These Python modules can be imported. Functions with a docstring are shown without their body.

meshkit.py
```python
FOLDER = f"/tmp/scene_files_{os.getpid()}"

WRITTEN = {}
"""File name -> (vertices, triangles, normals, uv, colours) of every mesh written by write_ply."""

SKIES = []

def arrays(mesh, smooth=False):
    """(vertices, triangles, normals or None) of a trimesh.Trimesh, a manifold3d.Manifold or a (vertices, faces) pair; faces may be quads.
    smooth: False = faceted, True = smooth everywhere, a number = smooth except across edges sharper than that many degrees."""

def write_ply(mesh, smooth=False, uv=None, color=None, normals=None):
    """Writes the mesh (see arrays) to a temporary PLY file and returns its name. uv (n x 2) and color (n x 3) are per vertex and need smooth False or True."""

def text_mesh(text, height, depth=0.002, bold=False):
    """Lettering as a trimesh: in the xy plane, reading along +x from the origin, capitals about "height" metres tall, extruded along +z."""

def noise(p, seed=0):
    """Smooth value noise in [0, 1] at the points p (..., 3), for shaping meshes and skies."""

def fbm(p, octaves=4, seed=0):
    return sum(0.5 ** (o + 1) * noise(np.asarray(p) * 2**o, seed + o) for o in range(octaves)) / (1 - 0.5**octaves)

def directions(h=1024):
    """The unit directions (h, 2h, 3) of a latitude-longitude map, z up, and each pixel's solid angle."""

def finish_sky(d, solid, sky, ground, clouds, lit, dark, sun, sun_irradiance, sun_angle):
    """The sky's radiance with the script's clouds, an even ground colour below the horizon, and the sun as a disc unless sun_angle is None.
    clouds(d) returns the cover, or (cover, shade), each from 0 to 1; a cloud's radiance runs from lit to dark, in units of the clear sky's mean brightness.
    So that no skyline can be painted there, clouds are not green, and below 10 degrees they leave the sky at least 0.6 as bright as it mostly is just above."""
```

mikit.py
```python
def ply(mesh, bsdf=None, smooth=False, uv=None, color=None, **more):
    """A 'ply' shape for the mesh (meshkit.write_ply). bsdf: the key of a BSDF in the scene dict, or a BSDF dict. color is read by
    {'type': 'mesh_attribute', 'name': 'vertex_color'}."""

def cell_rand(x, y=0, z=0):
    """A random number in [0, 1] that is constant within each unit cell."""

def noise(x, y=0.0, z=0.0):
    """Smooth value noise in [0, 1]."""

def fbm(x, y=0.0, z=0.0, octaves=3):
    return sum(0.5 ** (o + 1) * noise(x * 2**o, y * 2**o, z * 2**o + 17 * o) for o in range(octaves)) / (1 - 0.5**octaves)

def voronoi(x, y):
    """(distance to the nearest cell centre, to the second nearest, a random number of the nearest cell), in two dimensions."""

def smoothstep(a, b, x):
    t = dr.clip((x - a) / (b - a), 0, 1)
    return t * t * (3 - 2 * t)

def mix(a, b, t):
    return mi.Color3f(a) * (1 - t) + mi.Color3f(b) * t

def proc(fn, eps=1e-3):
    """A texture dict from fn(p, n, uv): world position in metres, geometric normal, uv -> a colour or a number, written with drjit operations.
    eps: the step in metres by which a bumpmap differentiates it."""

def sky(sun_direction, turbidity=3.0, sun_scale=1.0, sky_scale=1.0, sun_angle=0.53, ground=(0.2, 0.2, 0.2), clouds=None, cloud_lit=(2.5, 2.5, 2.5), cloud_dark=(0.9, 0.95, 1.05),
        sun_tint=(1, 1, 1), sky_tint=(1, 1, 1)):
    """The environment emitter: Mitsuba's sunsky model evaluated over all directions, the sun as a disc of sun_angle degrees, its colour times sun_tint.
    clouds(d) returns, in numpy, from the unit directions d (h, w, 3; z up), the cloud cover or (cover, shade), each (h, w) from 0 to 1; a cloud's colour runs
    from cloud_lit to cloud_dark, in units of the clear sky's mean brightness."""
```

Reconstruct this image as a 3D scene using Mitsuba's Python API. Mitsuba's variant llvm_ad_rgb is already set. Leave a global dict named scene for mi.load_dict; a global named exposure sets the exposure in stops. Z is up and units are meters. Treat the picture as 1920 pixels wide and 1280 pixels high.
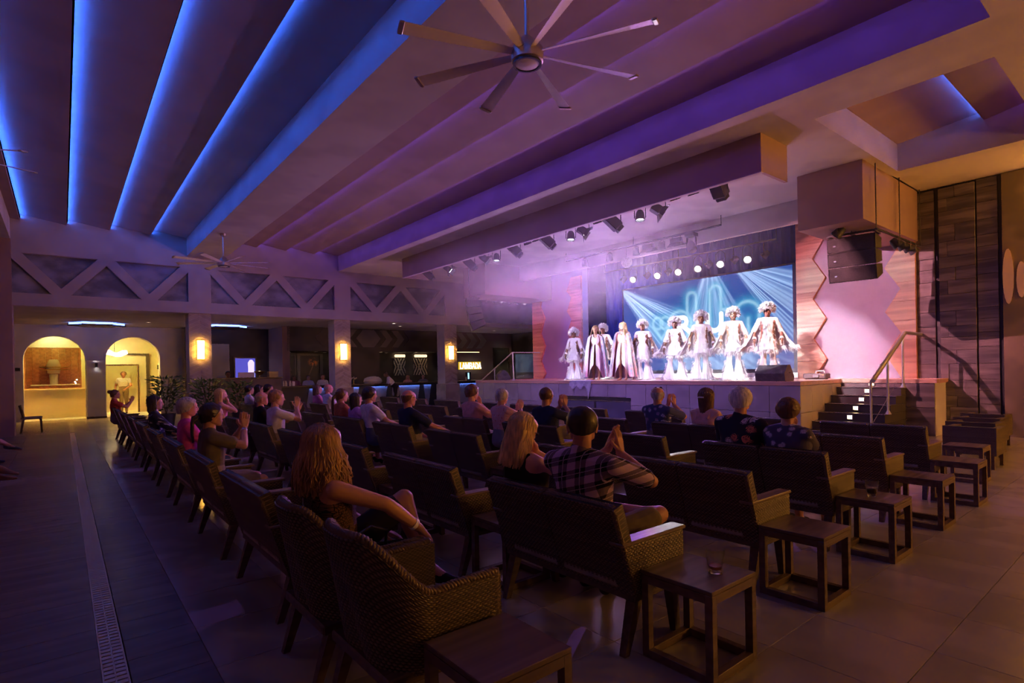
import math, random
import numpy as np
import drjit as dr
import trimesh
import mitsuba as mi
import manifold3d as m3
import shapely
from shapely.geometry import Polygon, LineString, box as sbox
from shapely import affinity
import mikit, meshkit
from mikit import noise, fbm, cell_rand, smoothstep, mix

T = mi.ScalarTransform4f
scene, labels = {"type": "scene"}, {}
rng = np.random.default_rng(7)

# ------------------------------------------------------------------ camera, exposure, main lights
EYE = 1.55
YAW, PITCH, ROLL, FOC, CY = 0.680666535, -0.00234748547, 0.0188792274, 1040.745, 696.511
exposure = 0.2


def camera_matrix():
    f = np.array([math.sin(YAW) * math.cos(PITCH), math.cos(YAW) * math.cos(PITCH), math.sin(PITCH)])
    r = np.array([math.cos(YAW), -math.sin(YAW), 0])
    d = np.cross(f, r)
    r2 = r * math.cos(ROLL) + d * math.sin(ROLL)
    d2 = -r * math.sin(ROLL) + d * math.cos(ROLL)
    m = np.eye(4)
    m[:3, 0], m[:3, 1], m[:3, 2], m[:3, 3] = -r2, -d2, f, [0, 0, EYE]
    return m


scene["camera"] = {"type": "perspective", "fov": math.degrees(2 * math.atan(960 / FOC)), "fov_axis": "x",
                   "principal_point_offset_y": -(CY - 640) / 1280, "near_clip": 0.05, "far_clip": 200.0,
                   "to_world": T(camera_matrix().tolist())}


def area(rgb, k=1.0, w=1.0):
    return {"type": "area", "radiance": {"type": "rgb", "value": [float(c * k) for c in rgb]}, "sampling_weight": float(w)}


def spot(key, p, target, rgb, k, cutoff, beam=None, w=1.0):
    scene[key] = {"type": "spot", "to_world": T().look_at(origin=list(map(float, p)), target=list(map(float, target)), up=[0.12, 0.97, 0.21]),
                  "intensity": {"type": "rgb", "value": [float(c * k) for c in rgb]}, "cutoff_angle": float(cutoff),
                  "beam_width": float(beam if beam is not None else cutoff * 0.6), "sampling_weight": float(w)}


WARM, AMBER, VIOLET, MAGENTA, BLUE, COOL = (1.0, 0.52, 0.14), (1.0, 0.42, 0.07), (0.42, 0.16, 1.0), (1.0, 0.22, 0.62), (0.05, 0.16, 1.0), (0.80, 0.82, 1.0)

# the rig over the stage: the white beams falling from the lighting box (their lamp bodies are built further down)
PARS = [(12.39, 4.66), (9.45, 4.68), (7.39, 4.70)]
for i, (y, z) in enumerate(PARS):
    spot(f"front_beam_{i + 1}", (9.56, y, z), (9.75, y - 0.1, 1.2), COOL, 15, 9, 6, 11)
ROW = [12.35, 11.32, 10.30, 9.41]
for i, y in enumerate(ROW):
    spot(f"stage_beam_{i + 1}", (13.1, y, 4.86), (13.5, y - 0.1, 1.2), (0.88, 0.84, 1.0), 13, 9, 6, 11)
# the rig's washes: white on the performers, pink on the two zigzag walls, violet from the lamps over the screen
for i, (y, yt) in enumerate(((13.6, 12.6), (11.9, 11.0), (9.9, 9.5), (8.3, 8.0), (6.9, 6.5))):
    spot(f"wash_front_{i + 1}", (9.75, y, 4.56), (13.3, yt, 2.25), (1.0, 0.90, 0.98), 430, 19, 13, 5)
spot("wash_pink_near", (9.9, 6.6, 4.55), (14.9, 5.2, 2.6), (1.0, 0.34, 0.42), 330, 27, 18, 5)
spot("wash_pink_far", (9.9, 14.2, 4.55), (14.9, 15.6, 2.8), (0.85, 0.16, 0.55), 95, 30, 20, 4)
spot("wash_violet_hall", (15.1, 10.4, 4.45), (5.6, 8.0, 0.4), VIOLET, 330, 40, 26, 5)
spot("wash_violet_front", (9.3, 10.8, 4.70), (12.0, 10.8, 0.7), (0.42, 0.22, 1.0), 60, 62, 40, 4)
spot("back_blue", (13.2, 12.6, 4.80), (17.2, 13.6, 2.6), (0.12, 0.18, 1.0), 95, 40, 24, 3)
spot("lilac_uplight", (12.25, 10.4, 1.30), (11.4, 10.4, 5.4), (0.70, 0.62, 1.0), 34, 66, 40, 4)
# coloured floor lights along the stage edge, throwing violet and magenta up over the hall
for i, (y, c) in enumerate(((7.0, (0.75, 0.28, 0.66)), (10.6, (0.55, 0.22, 1.0)), (14.6, (0.80, 0.26, 0.80)))):
    spot(f"edge_uplight_{i + 1}", (12.1, y, 1.30), (6.2, y + 0.6, 5.2), c, 24, 62, 30, 6)

# ------------------------------------------------------------------ helpers
def number(name, store):
    if name not in store:
        store[name] = 0
        return name
    store[name] += 1
    return f"{name}_{store[name]:03d}"


_names = {}
ORD = ["first", "second", "third", "fourth", "fifth", "sixth", "seventh", "eighth", "ninth", "tenth"]


def thing(name, label, category, group=None):
    key = number(name, _names)
    labels[key] = {"label": label, "category": category}
    if group:
        labels[key]["group"] = group
    return key


def shape(d, at=None, mat=None, **more):
    d = dict(d)
    if at is not None:
        d["to_world"] = at
    if mat is not None:
        d["bsdf"] = {"type": "ref", "id": mat}
    d.update(more)
    return d


def part(parent, name, d, label=None, **props):
    key = number(f"{parent}__{name}", _names)
    scene[key] = d
    if label or props:
        labels[key] = dict(props)
        if label:
            labels[key]["label"] = label
    return key


def one(name, label, category, d, group=None):
    key = thing(name, label, category, group)
    scene[key] = d
    return key


def structure(name, d=None, label=None):
    key = number(name, _names)
    if d is not None:
        scene[key] = d
    labels[key] = {"kind": "structure"}
    if label:
        labels[key]["label"] = label
    return key


def M(verts, faces):
    return trimesh.Trimesh(np.asarray(verts, float), np.asarray(faces, int), process=False)


def cat(*ms):
    ms = [m for g in ms for m in (g if isinstance(g, (list, tuple)) else [g])]
    vs, fs, n = [], [], 0
    for m in ms:
        vs.append(np.asarray(m.vertices)); fs.append(np.asarray(m.faces) + n); n += len(m.vertices)
    return M(np.vstack(vs), np.vstack(fs))


def man(m):
    a = m.to_mesh()
    return M(a.vert_properties[:, :3], a.tri_verts)


def bx(x0, x1, y0, y1, z0, z1, c=0.0):
    """A box between two corners, its edges chamfered by c."""
    if c <= 0:
        v = [[x, y, z] for x in (x0, x1) for y in (y0, y1) for z in (z0, z1)]
        f = [[0, 1, 3], [0, 3, 2], [4, 6, 7], [4, 7, 5], [0, 4, 5], [0, 5, 1], [2, 3, 7], [2, 7, 6], [0, 2, 6], [0, 6, 4], [1, 5, 7], [1, 7, 3]]
        return M(v, f)
    pts = []
    for x, sx in ((x0, 1), (x1, -1)):
        for y, sy in ((y0, 1), (y1, -1)):
            for z, sz in ((z0, 1), (z1, -1)):
                pts += [[x + c * sx, y + c * sy, z], [x + c * sx, y, z + c * sz], [x, y + c * sy, z + c * sz]]
    return man(m3.Manifold.hull_points(np.array(pts)))


_cache = {}


def box_ply(w, d, h, c=0.0):
    """The dict of a box that stands on z = 0, centred in x and y; the same size is written once."""
    k = ("box", round(w, 4), round(d, 4), round(h, 4), round(c, 4))
    if k not in _cache:
        _cache[k] = mikit.ply(bx(-w / 2, w / 2, -d / 2, d / 2, 0, h, c))
    return _cache[k]


def tr(x=0, y=0, z=0, rz=0):
    t = T().translate([float(x), float(y), float(z)])
    return t.rotate([0, 0, 1], float(rz)) if rz else t


def box3(x0, x1, y0, y1, z0, z1, mat, c=0.0, **more):
    return shape(box_ply(x1 - x0, y1 - y0, z1 - z0, c), tr((x0 + x1) / 2, (y0 + y1) / 2, z0), mat, **more)


def ply(mesh, mat, smooth=False, **more):
    return mikit.ply(mesh, mat, smooth=smooth, **more)


def ext(poly, h):
    polys = getattr(poly, "geoms", [poly])
    return cat([trimesh.creation.extrude_polygon(p, h, engine="earcut") for p in polys])


def moved(m, mat4):
    m = M(np.array(m.vertices), np.array(m.faces))
    m.apply_transform(np.asarray(mat4, float))
    return m


def axes(ex, ey, ez, o=(0, 0, 0)):
    a = np.eye(4)
    a[:3, 0], a[:3, 1], a[:3, 2], a[:3, 3] = ex, ey, ez, o
    return a


def on_x(m, X, flip=False):
    """Mesh drawn in the xy plane, extruded along z, stood up in the plane x = X: drawing x -> world y, drawing y -> world z, depth towards -x (flip: +x)."""
    a = axes([0, 1, 0], [0, 0, 1], [1, 0, 0], [X, 0, 0])
    if not flip:
        a = axes([0, 1, 0], [0, 0, 1], [-1, 0, 0], [X, 0, 0])
    m = moved(m, a)
    return m


def on_y(m, Y, flip=False):
    """The same in the plane y = Y: drawing x -> world x, drawing y -> world z, depth towards -y (flip: +y)."""
    s = 1 if flip else -1
    a = axes([1, 0, 0], [0, 0, 1], [0, s, 0], [0, Y, 0])
    m = moved(m, a)
    return m


def tube(pts, r, n=10, caps=True):
    """A round tube along points; r one radius or one per point."""
    p = np.asarray(pts, float)
    r = np.broadcast_to(np.asarray(r, float), len(p))
    t = np.gradient(p, axis=0)
    t /= np.linalg.norm(t, axis=1, keepdims=True) + 1e-12
    u = np.cross(t[0], [0, 0, 1] if abs(t[0][2]) < 0.9 else [1, 0, 0])
    vs = []
    a = np.arange(n) * 2 * np.pi / n
    for i in range(len(p)):
        u = u - t[i] * (u @ t[i]); u /= np.linalg.norm(u) + 1e-12
        w = np.cross(t[i], u)
        vs.append(p[i] + r[i] * (np.cos(a)[:, None] * u + np.sin(a)[:, None] * w))
    v = np.vstack(vs)
    f = []
    for i in range(len(p) - 1):
        for k in range(n):
            a0, a1, b0, b1 = i * n + k, i * n + (k + 1) % n, (i + 1) * n + k, (i + 1) * n + (k + 1) % n
            f += [[a0, a1, b1], [a0, b1, b0]]
    if caps:
        v = np.vstack([v, p[:1], p[-1:]])
        e = len(v)
        for k in range(n):
            f += [[e - 2, (k + 1) % n, k], [e - 1, (len(p) - 1) * n + k, (len(p) - 1) * n + (k + 1) % n]]
    return M(v, f)


def lathe(profile, n=32):
    """Turned round z; profile: (radius, height) from bottom to top."""
    pr = np.asarray(profile, float)
    a = np.arange(n) * 2 * np.pi / n
    v = np.stack([np.outer(pr[:, 0], np.cos(a)), np.outer(pr[:, 0], np.sin(a)), np.repeat(pr[:, 1:], n, 1)], -1).reshape(-1, 3)
    f = []
    for i in range(len(pr) - 1):
        for k in range(n):
            a0, a1, b0, b1 = i * n + k, i * n + (k + 1) % n, (i + 1) * n + k, (i + 1) * n + (k + 1) % n
            f += [[a0, a1, b1], [a0, b1, b0]]
    return M(v, f)


def emit_quad(c, u, v, rgb, k, w=1.0):
    """A rectangle lamp centred on c with half axes u and v; it shines along u x v."""
    c, u, v = (np.asarray(x, float) for x in (c, u, v))
    m = M([c - u - v, c + u - v, c + u + v, c - u + v], [[0, 1, 2], [0, 2, 3]])
    d = mikit.ply(m, "lamp_face")
    d["emitter"] = area(rgb, k, w)
    return d


def emit_mesh(m, rgb, k, w=1.0, **more):
    d = mikit.ply(m, "lamp_face", **more)
    d["emitter"] = area(rgb, k, w)
    return d


# ------------------------------------------------------------------ materials
def mat(key, rgb, rough=0.6, metallic=0.0, spec=0.5, **more):
    c = rgb if isinstance(rgb, dict) else {"type": "rgb", "value": list(map(float, rgb))}
    b = {"type": "principled", "base_color": c, "roughness": float(rough) if not isinstance(rough, dict) else rough, "metallic": float(metallic), "specular": float(spec), **more}
    scene[key] = {"type": "twosided", "bsdf": b}
    return key


def tone(a, b, sx=3.0, sy=None, sz=None, octaves=3, lo=0.35, hi=0.65):
    sy = sx if sy is None else sy
    sz = sx if sz is None else sz
    return mikit.proc(lambda p, n, uv: mix(a, b, smoothstep(lo, hi, fbm(p.x * sx, p.y * sy, p.z * sz, octaves))))


def grain(a, b, along="y", k=26.0):
    """Wood: streaks that run along one axis."""
    s = {"x": (1.2, k, k), "y": (k, 1.2, k), "z": (k, k, 1.2)}[along]
    return mikit.proc(lambda p, n, uv: mix(a, b, smoothstep(0.28, 0.72, fbm(p.x * s[0], p.y * s[1], p.z * s[2], 4) * 0.75 + 0.25 * noise(p.x * 0.9, p.y * 0.9, p.z * 2.3))))


scene["lamp_face"] = {"type": "diffuse", "reflectance": {"type": "rgb", "value": [0.02, 0.02, 0.02]}}
mat("plaster", tone((0.40, 0.36, 0.35), (0.46, 0.42, 0.40), 1.3), 0.85, spec=0.2)
mat("plaster_panel", tone((0.29, 0.195, 0.185), (0.33, 0.225, 0.21), 1.1), 0.6, spec=0.3)
mat("white_wall", tone((0.70, 0.66, 0.62), (0.76, 0.72, 0.68), 1.5), 0.8, spec=0.2)
mat("dark_wall", tone((0.035, 0.030, 0.030), (0.06, 0.05, 0.05), 1.7), 0.6)
mat("black", (0.012, 0.012, 0.014), 0.55)
mat("black_cloth", (0.012, 0.013, 0.03), 0.95, spec=0.1)
mat("grey_stage_panel", tone((0.27, 0.22, 0.30), (0.31, 0.25, 0.34), 0.9), 0.75, spec=0.25)
mat("metal", (0.62, 0.62, 0.64), 0.28, 1.0)
mat("dark_metal", (0.05, 0.05, 0.055), 0.4, 0.6)
mat("white_plastic", (0.78, 0.77, 0.75), 0.45)
mat("red_wood", grain((0.42, 0.17, 0.11), (0.60, 0.28, 0.18), "y", 14), 0.45)
mat("red_wood_b", grain((0.48, 0.20, 0.13), (0.66, 0.33, 0.22), "y", 11), 0.45)
mat("red_wood_c", grain((0.37, 0.14, 0.09), (0.55, 0.24, 0.16), "y", 17), 0.45)
mat("deck_wood", grain((0.46, 0.26, 0.18), (0.60, 0.36, 0.26), "y", 18), 0.35)
mat("dark_wood", grain((0.045, 0.028, 0.020), (0.085, 0.055, 0.038), "x", 40), 0.38)
mat("cap_wood", grain((0.10, 0.066, 0.046), (0.17, 0.115, 0.08), "x", 40), 0.32)
mat("step_dark", (0.035, 0.030, 0.034), 0.5)
mat("grout_light", (0.55, 0.52, 0.56), 0.8)
mat("grout_dark", (0.035, 0.032, 0.030), 0.9)
mat("tile_grey", tone((0.22, 0.20, 0.22), (0.28, 0.255, 0.275), 2.2), 0.45)
mat("tile_grey_b", tone((0.24, 0.215, 0.235), (0.30, 0.27, 0.29), 1.7), 0.45)
mat("tile_tan", tone((0.46, 0.38, 0.30), (0.54, 0.46, 0.37), 1.3), 0.5)
for i, (lo, hi) in enumerate((((0.20, 0.175, 0.155), (0.25, 0.22, 0.195)), ((0.215, 0.19, 0.17), (0.26, 0.23, 0.205)), ((0.19, 0.168, 0.15), (0.24, 0.21, 0.188)))):
    mat(f"floor_tile_{'abc'[i]}", tone(lo, hi, 2.6 + i), 0.22, spec=0.7)
for i, (lo, hi) in enumerate((((0.085, 0.066, 0.055), (0.125, 0.098, 0.082)), ((0.095, 0.075, 0.062), (0.135, 0.108, 0.09)), ((0.075, 0.058, 0.05), (0.115, 0.09, 0.076)))):
    mat(f"plank_tile_{'abc'[i]}", grain(lo, hi, "x", 16), 0.36, spec=0.5)
for i, (lo, hi) in enumerate((((0.05, 0.041, 0.042), (0.125, 0.10, 0.10)), ((0.040, 0.034, 0.036), (0.10, 0.082, 0.083)), ((0.06, 0.048, 0.047), (0.14, 0.115, 0.11)))):
    mat(f"stone_{'abc'[i]}", mikit.proc((lambda lo, hi, s: lambda p, n, uv: mix(lo, hi, smoothstep(0.3, 0.75, fbm(p.x * 1.4 + s, p.y * 1.4, p.z * 9.0, 4))))(lo, hi, 7.0 * i)), 0.42)
for i, k in enumerate((0.0, 5.3)):
    mat(f"mottled_{'ab'[i]}", mikit.proc((lambda k: lambda p, n, uv: mix((0.10, 0.11, 0.15), (0.30, 0.31, 0.38), smoothstep(0.3, 0.72, fbm(p.x * 1.7 + k, p.y, p.z * 2.1, 5))))(k)), 0.6)
mat("chevron_tile", tone((0.30, 0.25, 0.22), (0.38, 0.32, 0.28), 3.0), 0.6)
mat("chevron_tile_b", tone((0.26, 0.21, 0.19), (0.34, 0.28, 0.25), 3.6), 0.6)

# ------------------------------------------------------------------ structure: hall
ZC, ZLIP, ZHI, YB, SOFF = 5.40, 5.94, 6.10, 20.4, 3.59
XA, XB, XC = (-1.05, 3.155), (4.18, 8.13), (9.23, 13.1)
YN = 1.42

# the soffit with its three coffers cut out
outer = Polygon([(-6.5, -6), (20, -6), (20, YB), (-6.5, YB)])
holes = [sbox(XA[0], YN, XA[1], YB - 0.001), sbox(XB[0], YN, XB[1], YB - 0.001), sbox(XC[0], 1.58, XC[1], 3.75), sbox(13.35, 3.9, 19.6, 18.6)]
slab = outer
for h in holes:
    slab = slab.difference(h)
m = ext(slab, 0.85); m.apply_translation([0, 0, ZC])
ceiling = structure("ceiling", ply(m, "plaster"))
part(ceiling, "lid", box3(-6.5, 20, -6, YB + 0.4, ZC + 0.86, ZC + 0.96, "plaster"))


def panel_x(x0, x1, y0, y1, z0, z1, mat_):
    """A sloping ceiling board: z0 at x0, z1 at x1 (underside), 0.05 thick at the lip."""
    v = []
    for y in (y0, y1):
        v += [[x0, y, z0], [x1, y, z1], [x1, y, z1 + 0.10], [x1 - 0.05, y, z1 + 0.10], [x0, y, z0 + 0.05]]
    f = [[0, 5, 6], [0, 6, 1], [1, 6, 7], [1, 7, 2], [2, 7, 8], [2, 8, 3], [3, 8, 9], [3, 9, 4], [4, 9, 5], [4, 5, 0]]
    f += [[0, 1, 2], [0, 2, 3], [0, 3, 4], [5, 7, 6], [5, 8, 7], [5, 9, 8]]
    return ply(M(v, f), mat_)


LEDS_A = [-0.85, 0.16, 1.16, 2.19]
LEDS_B = [4.22, 5.25, 6.22, 7.22]
for leds, xr, rgb, k in ((LEDS_A, XA, (0.026, 0.14, 1.0), 36.0), (LEDS_B, XB, (0.16, 0.06, 1.0), 11.0)):
    edges = [xr[0]] + [x for x in leds if x > xr[0] + 0.1] + [xr[1]]
    for i in range(len(edges) - 1):
        first = i == 0
        part(ceiling, "panel", panel_x(edges[i], edges[i + 1], YN, YB, ZLIP + 0.02 if first and edges[1] - edges[0] < 0.4 else ZHI, ZLIP if i < len(edges) - 2 else ZLIP + 0.03, "plaster_panel"))
    for i, x in enumerate(leds):
        one("light_strip", f"{'blue' if leds is LEDS_A else 'violet'} light strip in the {['first', 'second', 'third', 'fourth'][i]} cove from the left of the {'left' if leds is LEDS_A else 'middle'} ceiling recess", "light strip",
            emit_quad((x + 0.012, (YN + YB) / 2, ZLIP + 0.075), (0, (YB - YN) / 2 - 0.03, 0), (-0.012, 0.0, 0.018), rgb, k, 2.0))
# the small recess near the stage, its boards stepping along y
for (y0, y1), z in (((2.40, 3.75), ZHI), ((1.58, 2.40), ZHI)):
    v = []
    for x in XC:
        v += [[x, y1, ZLIP], [x, y0, z], [x, y0, z + 0.05], [x, y1 - 0.05, ZLIP + 0.1], [x, y1, ZLIP + 0.1]]
    v = np.array(v)
    f = [[0, 6, 5], [0, 1, 6], [1, 7, 6], [1, 2, 7], [2, 8, 7], [2, 3, 8], [3, 9, 8], [3, 4, 9], [4, 5, 9], [4, 0, 5], [0, 2, 1], [0, 3, 2], [0, 4, 3], [5, 6, 7], [5, 7, 8], [5, 8, 9]]
    part(ceiling, "panel", ply(M(v, f), "plaster_panel"))
for y, rgb, k, lab in ((2.40, (0.05, 0.16, 1.0), 16.0, "blue light strip across the small ceiling recess beside the stage"), (1.60, (0.30, 0.09, 1.0), 7.0, "violet light strip at the near end of the small ceiling recess beside the stage")):
    one("light_strip", lab, "light strip", emit_quad(((XC[0] + XC[1]) / 2, y + 0.012, ZLIP + 0.10), (-(XC[1] - XC[0]) / 2 + 0.05, 0, 0), (0, -0.016, 0.016), rgb, k * 1.6, 1.0))

# hall floor: a dark bed, light square tiles, a border of long dark tiles, a drain with a slotted cover
floor = structure("floor", box3(-7, 20, -6, 32, -0.20, -0.012, "grout_dark"))
rest, shown = [], []
for ix in range(0, 24):
    for iy in range(-4, 37):
        x0, y0 = 0.61 + ix * 0.6, 0.9 + (iy - 4) * 0.6
        if x0 > 16 or y0 > 20.4 or y0 < -3:
            continue
        d = math.hypot(x0, y0)
        ahead = math.degrees(math.atan2(x0 + 0.3, y0 + 0.3))
        (shown if y0 > -0.2 and -8 < ahead < 88 else rest).append((d, x0, y0))
shown.sort()
tile_m = bx(0.0015, 0.5985, 0.0015, 0.5985, -0.012, 0.0, 0.0015)
tile_ply = mikit.ply(tile_m)
for i, (d, x0, y0) in enumerate(shown[:190]):
    part(floor, "tile", shape(tile_ply, tr(x0, y0, 0), f"floor_tile_{'abc'[(i * 7) % 3]}"))
flat = bx(0.0015, 0.5985, 0.0015, 0.5985, -0.012, 0.0)
ms = []
for d, x0, y0 in shown[190:] + rest:
    q = M(flat.vertices, flat.faces); q.apply_translation([x0, y0, 0]); ms.append(q)
part(floor, "far_tile", ply(cat(ms), "floor_tile_a"), kind="stuff")
shown, rest = [], []
for side, x1, n, w in ((0, 0.135, 8, 0.9), (1, 0.61, 1, 0.36)):
    for k in range(n):
        for iy in range(-8, 92):
            xa = x1 - (k + 1) * w - (0.45 if iy % 2 and side == 0 and k else 0) * 0
            y0 = iy * 0.3 - 2.0
            if y0 > 27:
                continue
            c = (xa + w / 2, y0)
            (shown if y0 > 1.6 and k < 5 else rest).append((math.hypot(*c), xa, y0, w))
shown.sort()
for w in (0.9, 0.36):
    _cache["pt", w] = mikit.ply(bx(0.0015, w - 0.0015, 0.0015, 0.2985, -0.012, 0.0, 0.0015))
for i, (d, x0, y0, w) in enumerate(shown[:110]):
    part(floor, "plank_tile", shape(_cache["pt", w], tr(x0, y0, 0), f"plank_tile_{'abc'[(i * 5) % 3]}"))
ms = [bx(x0 + 0.0015, x0 + w - 0.0015, y0 + 0.0015, y0 + 0.2985, -0.012, 0.0) for d, x0, y0, w in shown[110:] + rest]
part(floor, "far_plank_tile", ply(cat(ms), "plank_tile_b"), kind="stuff")
# the drain: two rows of slots between steel edges
t = thing("floor_drain", "narrow steel floor drain with slotted cover running along the left aisle", "drain")
for x in (0.138, 0.190, 0.242):
    part(t, "edge", box3(x - 0.004, x + 0.004, 1.2, 20.3, -0.012, 0.002, "drain_steel"))
ms = []
for iy in range(int((20.3 - 1.2) / 0.05)):
    for x in (0.142, 0.194):
        y = 1.2 + iy * 0.05
        ms.append(bx(x + 0.001, x + 0.044, y + 0.006, y + 0.042, -0.012, -0.001))
part(t, "slotted_cover", ply(cat(ms), "drain_steel"), kind="stuff")
mat("drain_steel", (0.66, 0.56, 0.44), 0.42, 0.7)
# light tiles beyond the hall
part(floor, "lobby_floor", box3(-6.5, 20, 20.4, 27.1, -0.012, 0.0, "floor_tile_b"))
part(floor, "lobby_floor", box3(-6.5, 20, 27.1, 32, -0.012, 0.0, "white_wall"))

# the long back wall above the columns: a zigzag of bands over recessed triangles
COLS = [(3.18, 3.83), (7.97, 8.60), (12.82, 13.45)]
PILLAR = (-1.65, -1.04)
zt, zb, wall = 5.04, 3.94, []
cut, tri_panels = [], []
for a, b in ((-1.04, 3.18), (3.83, 7.97), (8.60, 12.85)):
    w = b - a
    pts = [(a - 0.12, zt + 0.17), (a + 0.25 * w, zb - 0.03), (a + 0.5 * w, zt + 0.03), (a + 0.75 * w, zb - 0.03), (b + 0.12, zt + 0.17)]
    band = LineString(pts).buffer(0.135, join_style=2, cap_style=2)
    opening = sbox(a, zb, b, zt)
    for g in getattr(opening.difference(band), "geoms", []):
        if g.area > 0.05:
            cut.append(g)
face = sbox(-1.65, SOFF, 14.2, 6.2)
for g in cut:
    face = face.difference(g)
wall_back = structure("wall_back", ply(on_y(ext(face, 0.07), YB), "plaster"))
part(wall_back, "backing", box3(-1.65, 14.2, YB + 0.06, YB + 0.45, SOFF, 6.2, "plaster"))
for i, g in enumerate(cut):
    part(wall_back, "panel", ply(on_y(ext(g.buffer(-0.004), 0.02), YB + 0.065), f"mottled_{'ab'[i % 2]}"))
labels[wall_back]["label"] = "grey frieze wall with zigzag bands over the columns"

# columns: plain core, boards of chevron tiles on the hall side, a plinth
for ci, (a, b) in enumerate(COLS):
    lab = ["tile-clad column nearest the white arches", "middle tile-clad column in front of the bar", "tile-clad column beside the stage's far end"][ci]
    col = structure("column", box3(a, b, YB + 0.02, YB + 0.63, 0, SOFF, "plaster"), lab)
    part(col, "plinth", box3(a - 0.05, b + 0.05, YB - 0.09, YB + 0.68, 0, 1.02, "chevron_tile_b", 0.01))
    mid, n = (a + b) / 2, 0
    h, rise = 0.125, 0.17
    z = 0.96
    while z < SOFF + 0.02:
        for s in (-1, 1):
            quad = Polygon([(mid, z + rise), (mid, z + rise + h - 0.008), (mid + s * (b - a) / 2, z + h - 0.008), (mid + s * (b - a) / 2, z)])
            quad = quad.intersection(sbox(a, 1.03, b, SOFF - 0.004))
            if quad.area > 0.002:
                part(col, "chevron_tile", ply(on_y(ext(quad.buffer(-0.003, join_style=2), 0.014 + 0.008 * ((n * 7 + (s > 0) * 3) % 4) / 3), YB + 0.03), "chevron_tile" if (n + (s > 0)) % 2 else "chevron_tile_b"))
        z += h; n += 1
structure("column", box3(PILLAR[0], PILLAR[1], YB - 0.10, YB + 0.55, 0, ZC, "plaster_panel"), "dark plain pillar at the far end of the left aisle")

# walls that close the hall
structure("wall_left", box3(-7.0, -6.5, -6, 32, 0, 6.3, "plaster_panel"))
structure("wall_front", box3(-7.0, 20, -6.5, -6, 0, 6.3, "plaster_panel"))
structure("wall_right", box3(19.6, 20, -6, 32, 0, 6.3, "dark_wall"))
structure("ceiling", box3(-6.5, 20, YB + 0.42, 32, SOFF, SOFF + 0.2, "plaster"))
structure("wall_far", box3(-6.5, 20, 31.6, 32, 0, SOFF, "white_wall"))

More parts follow.
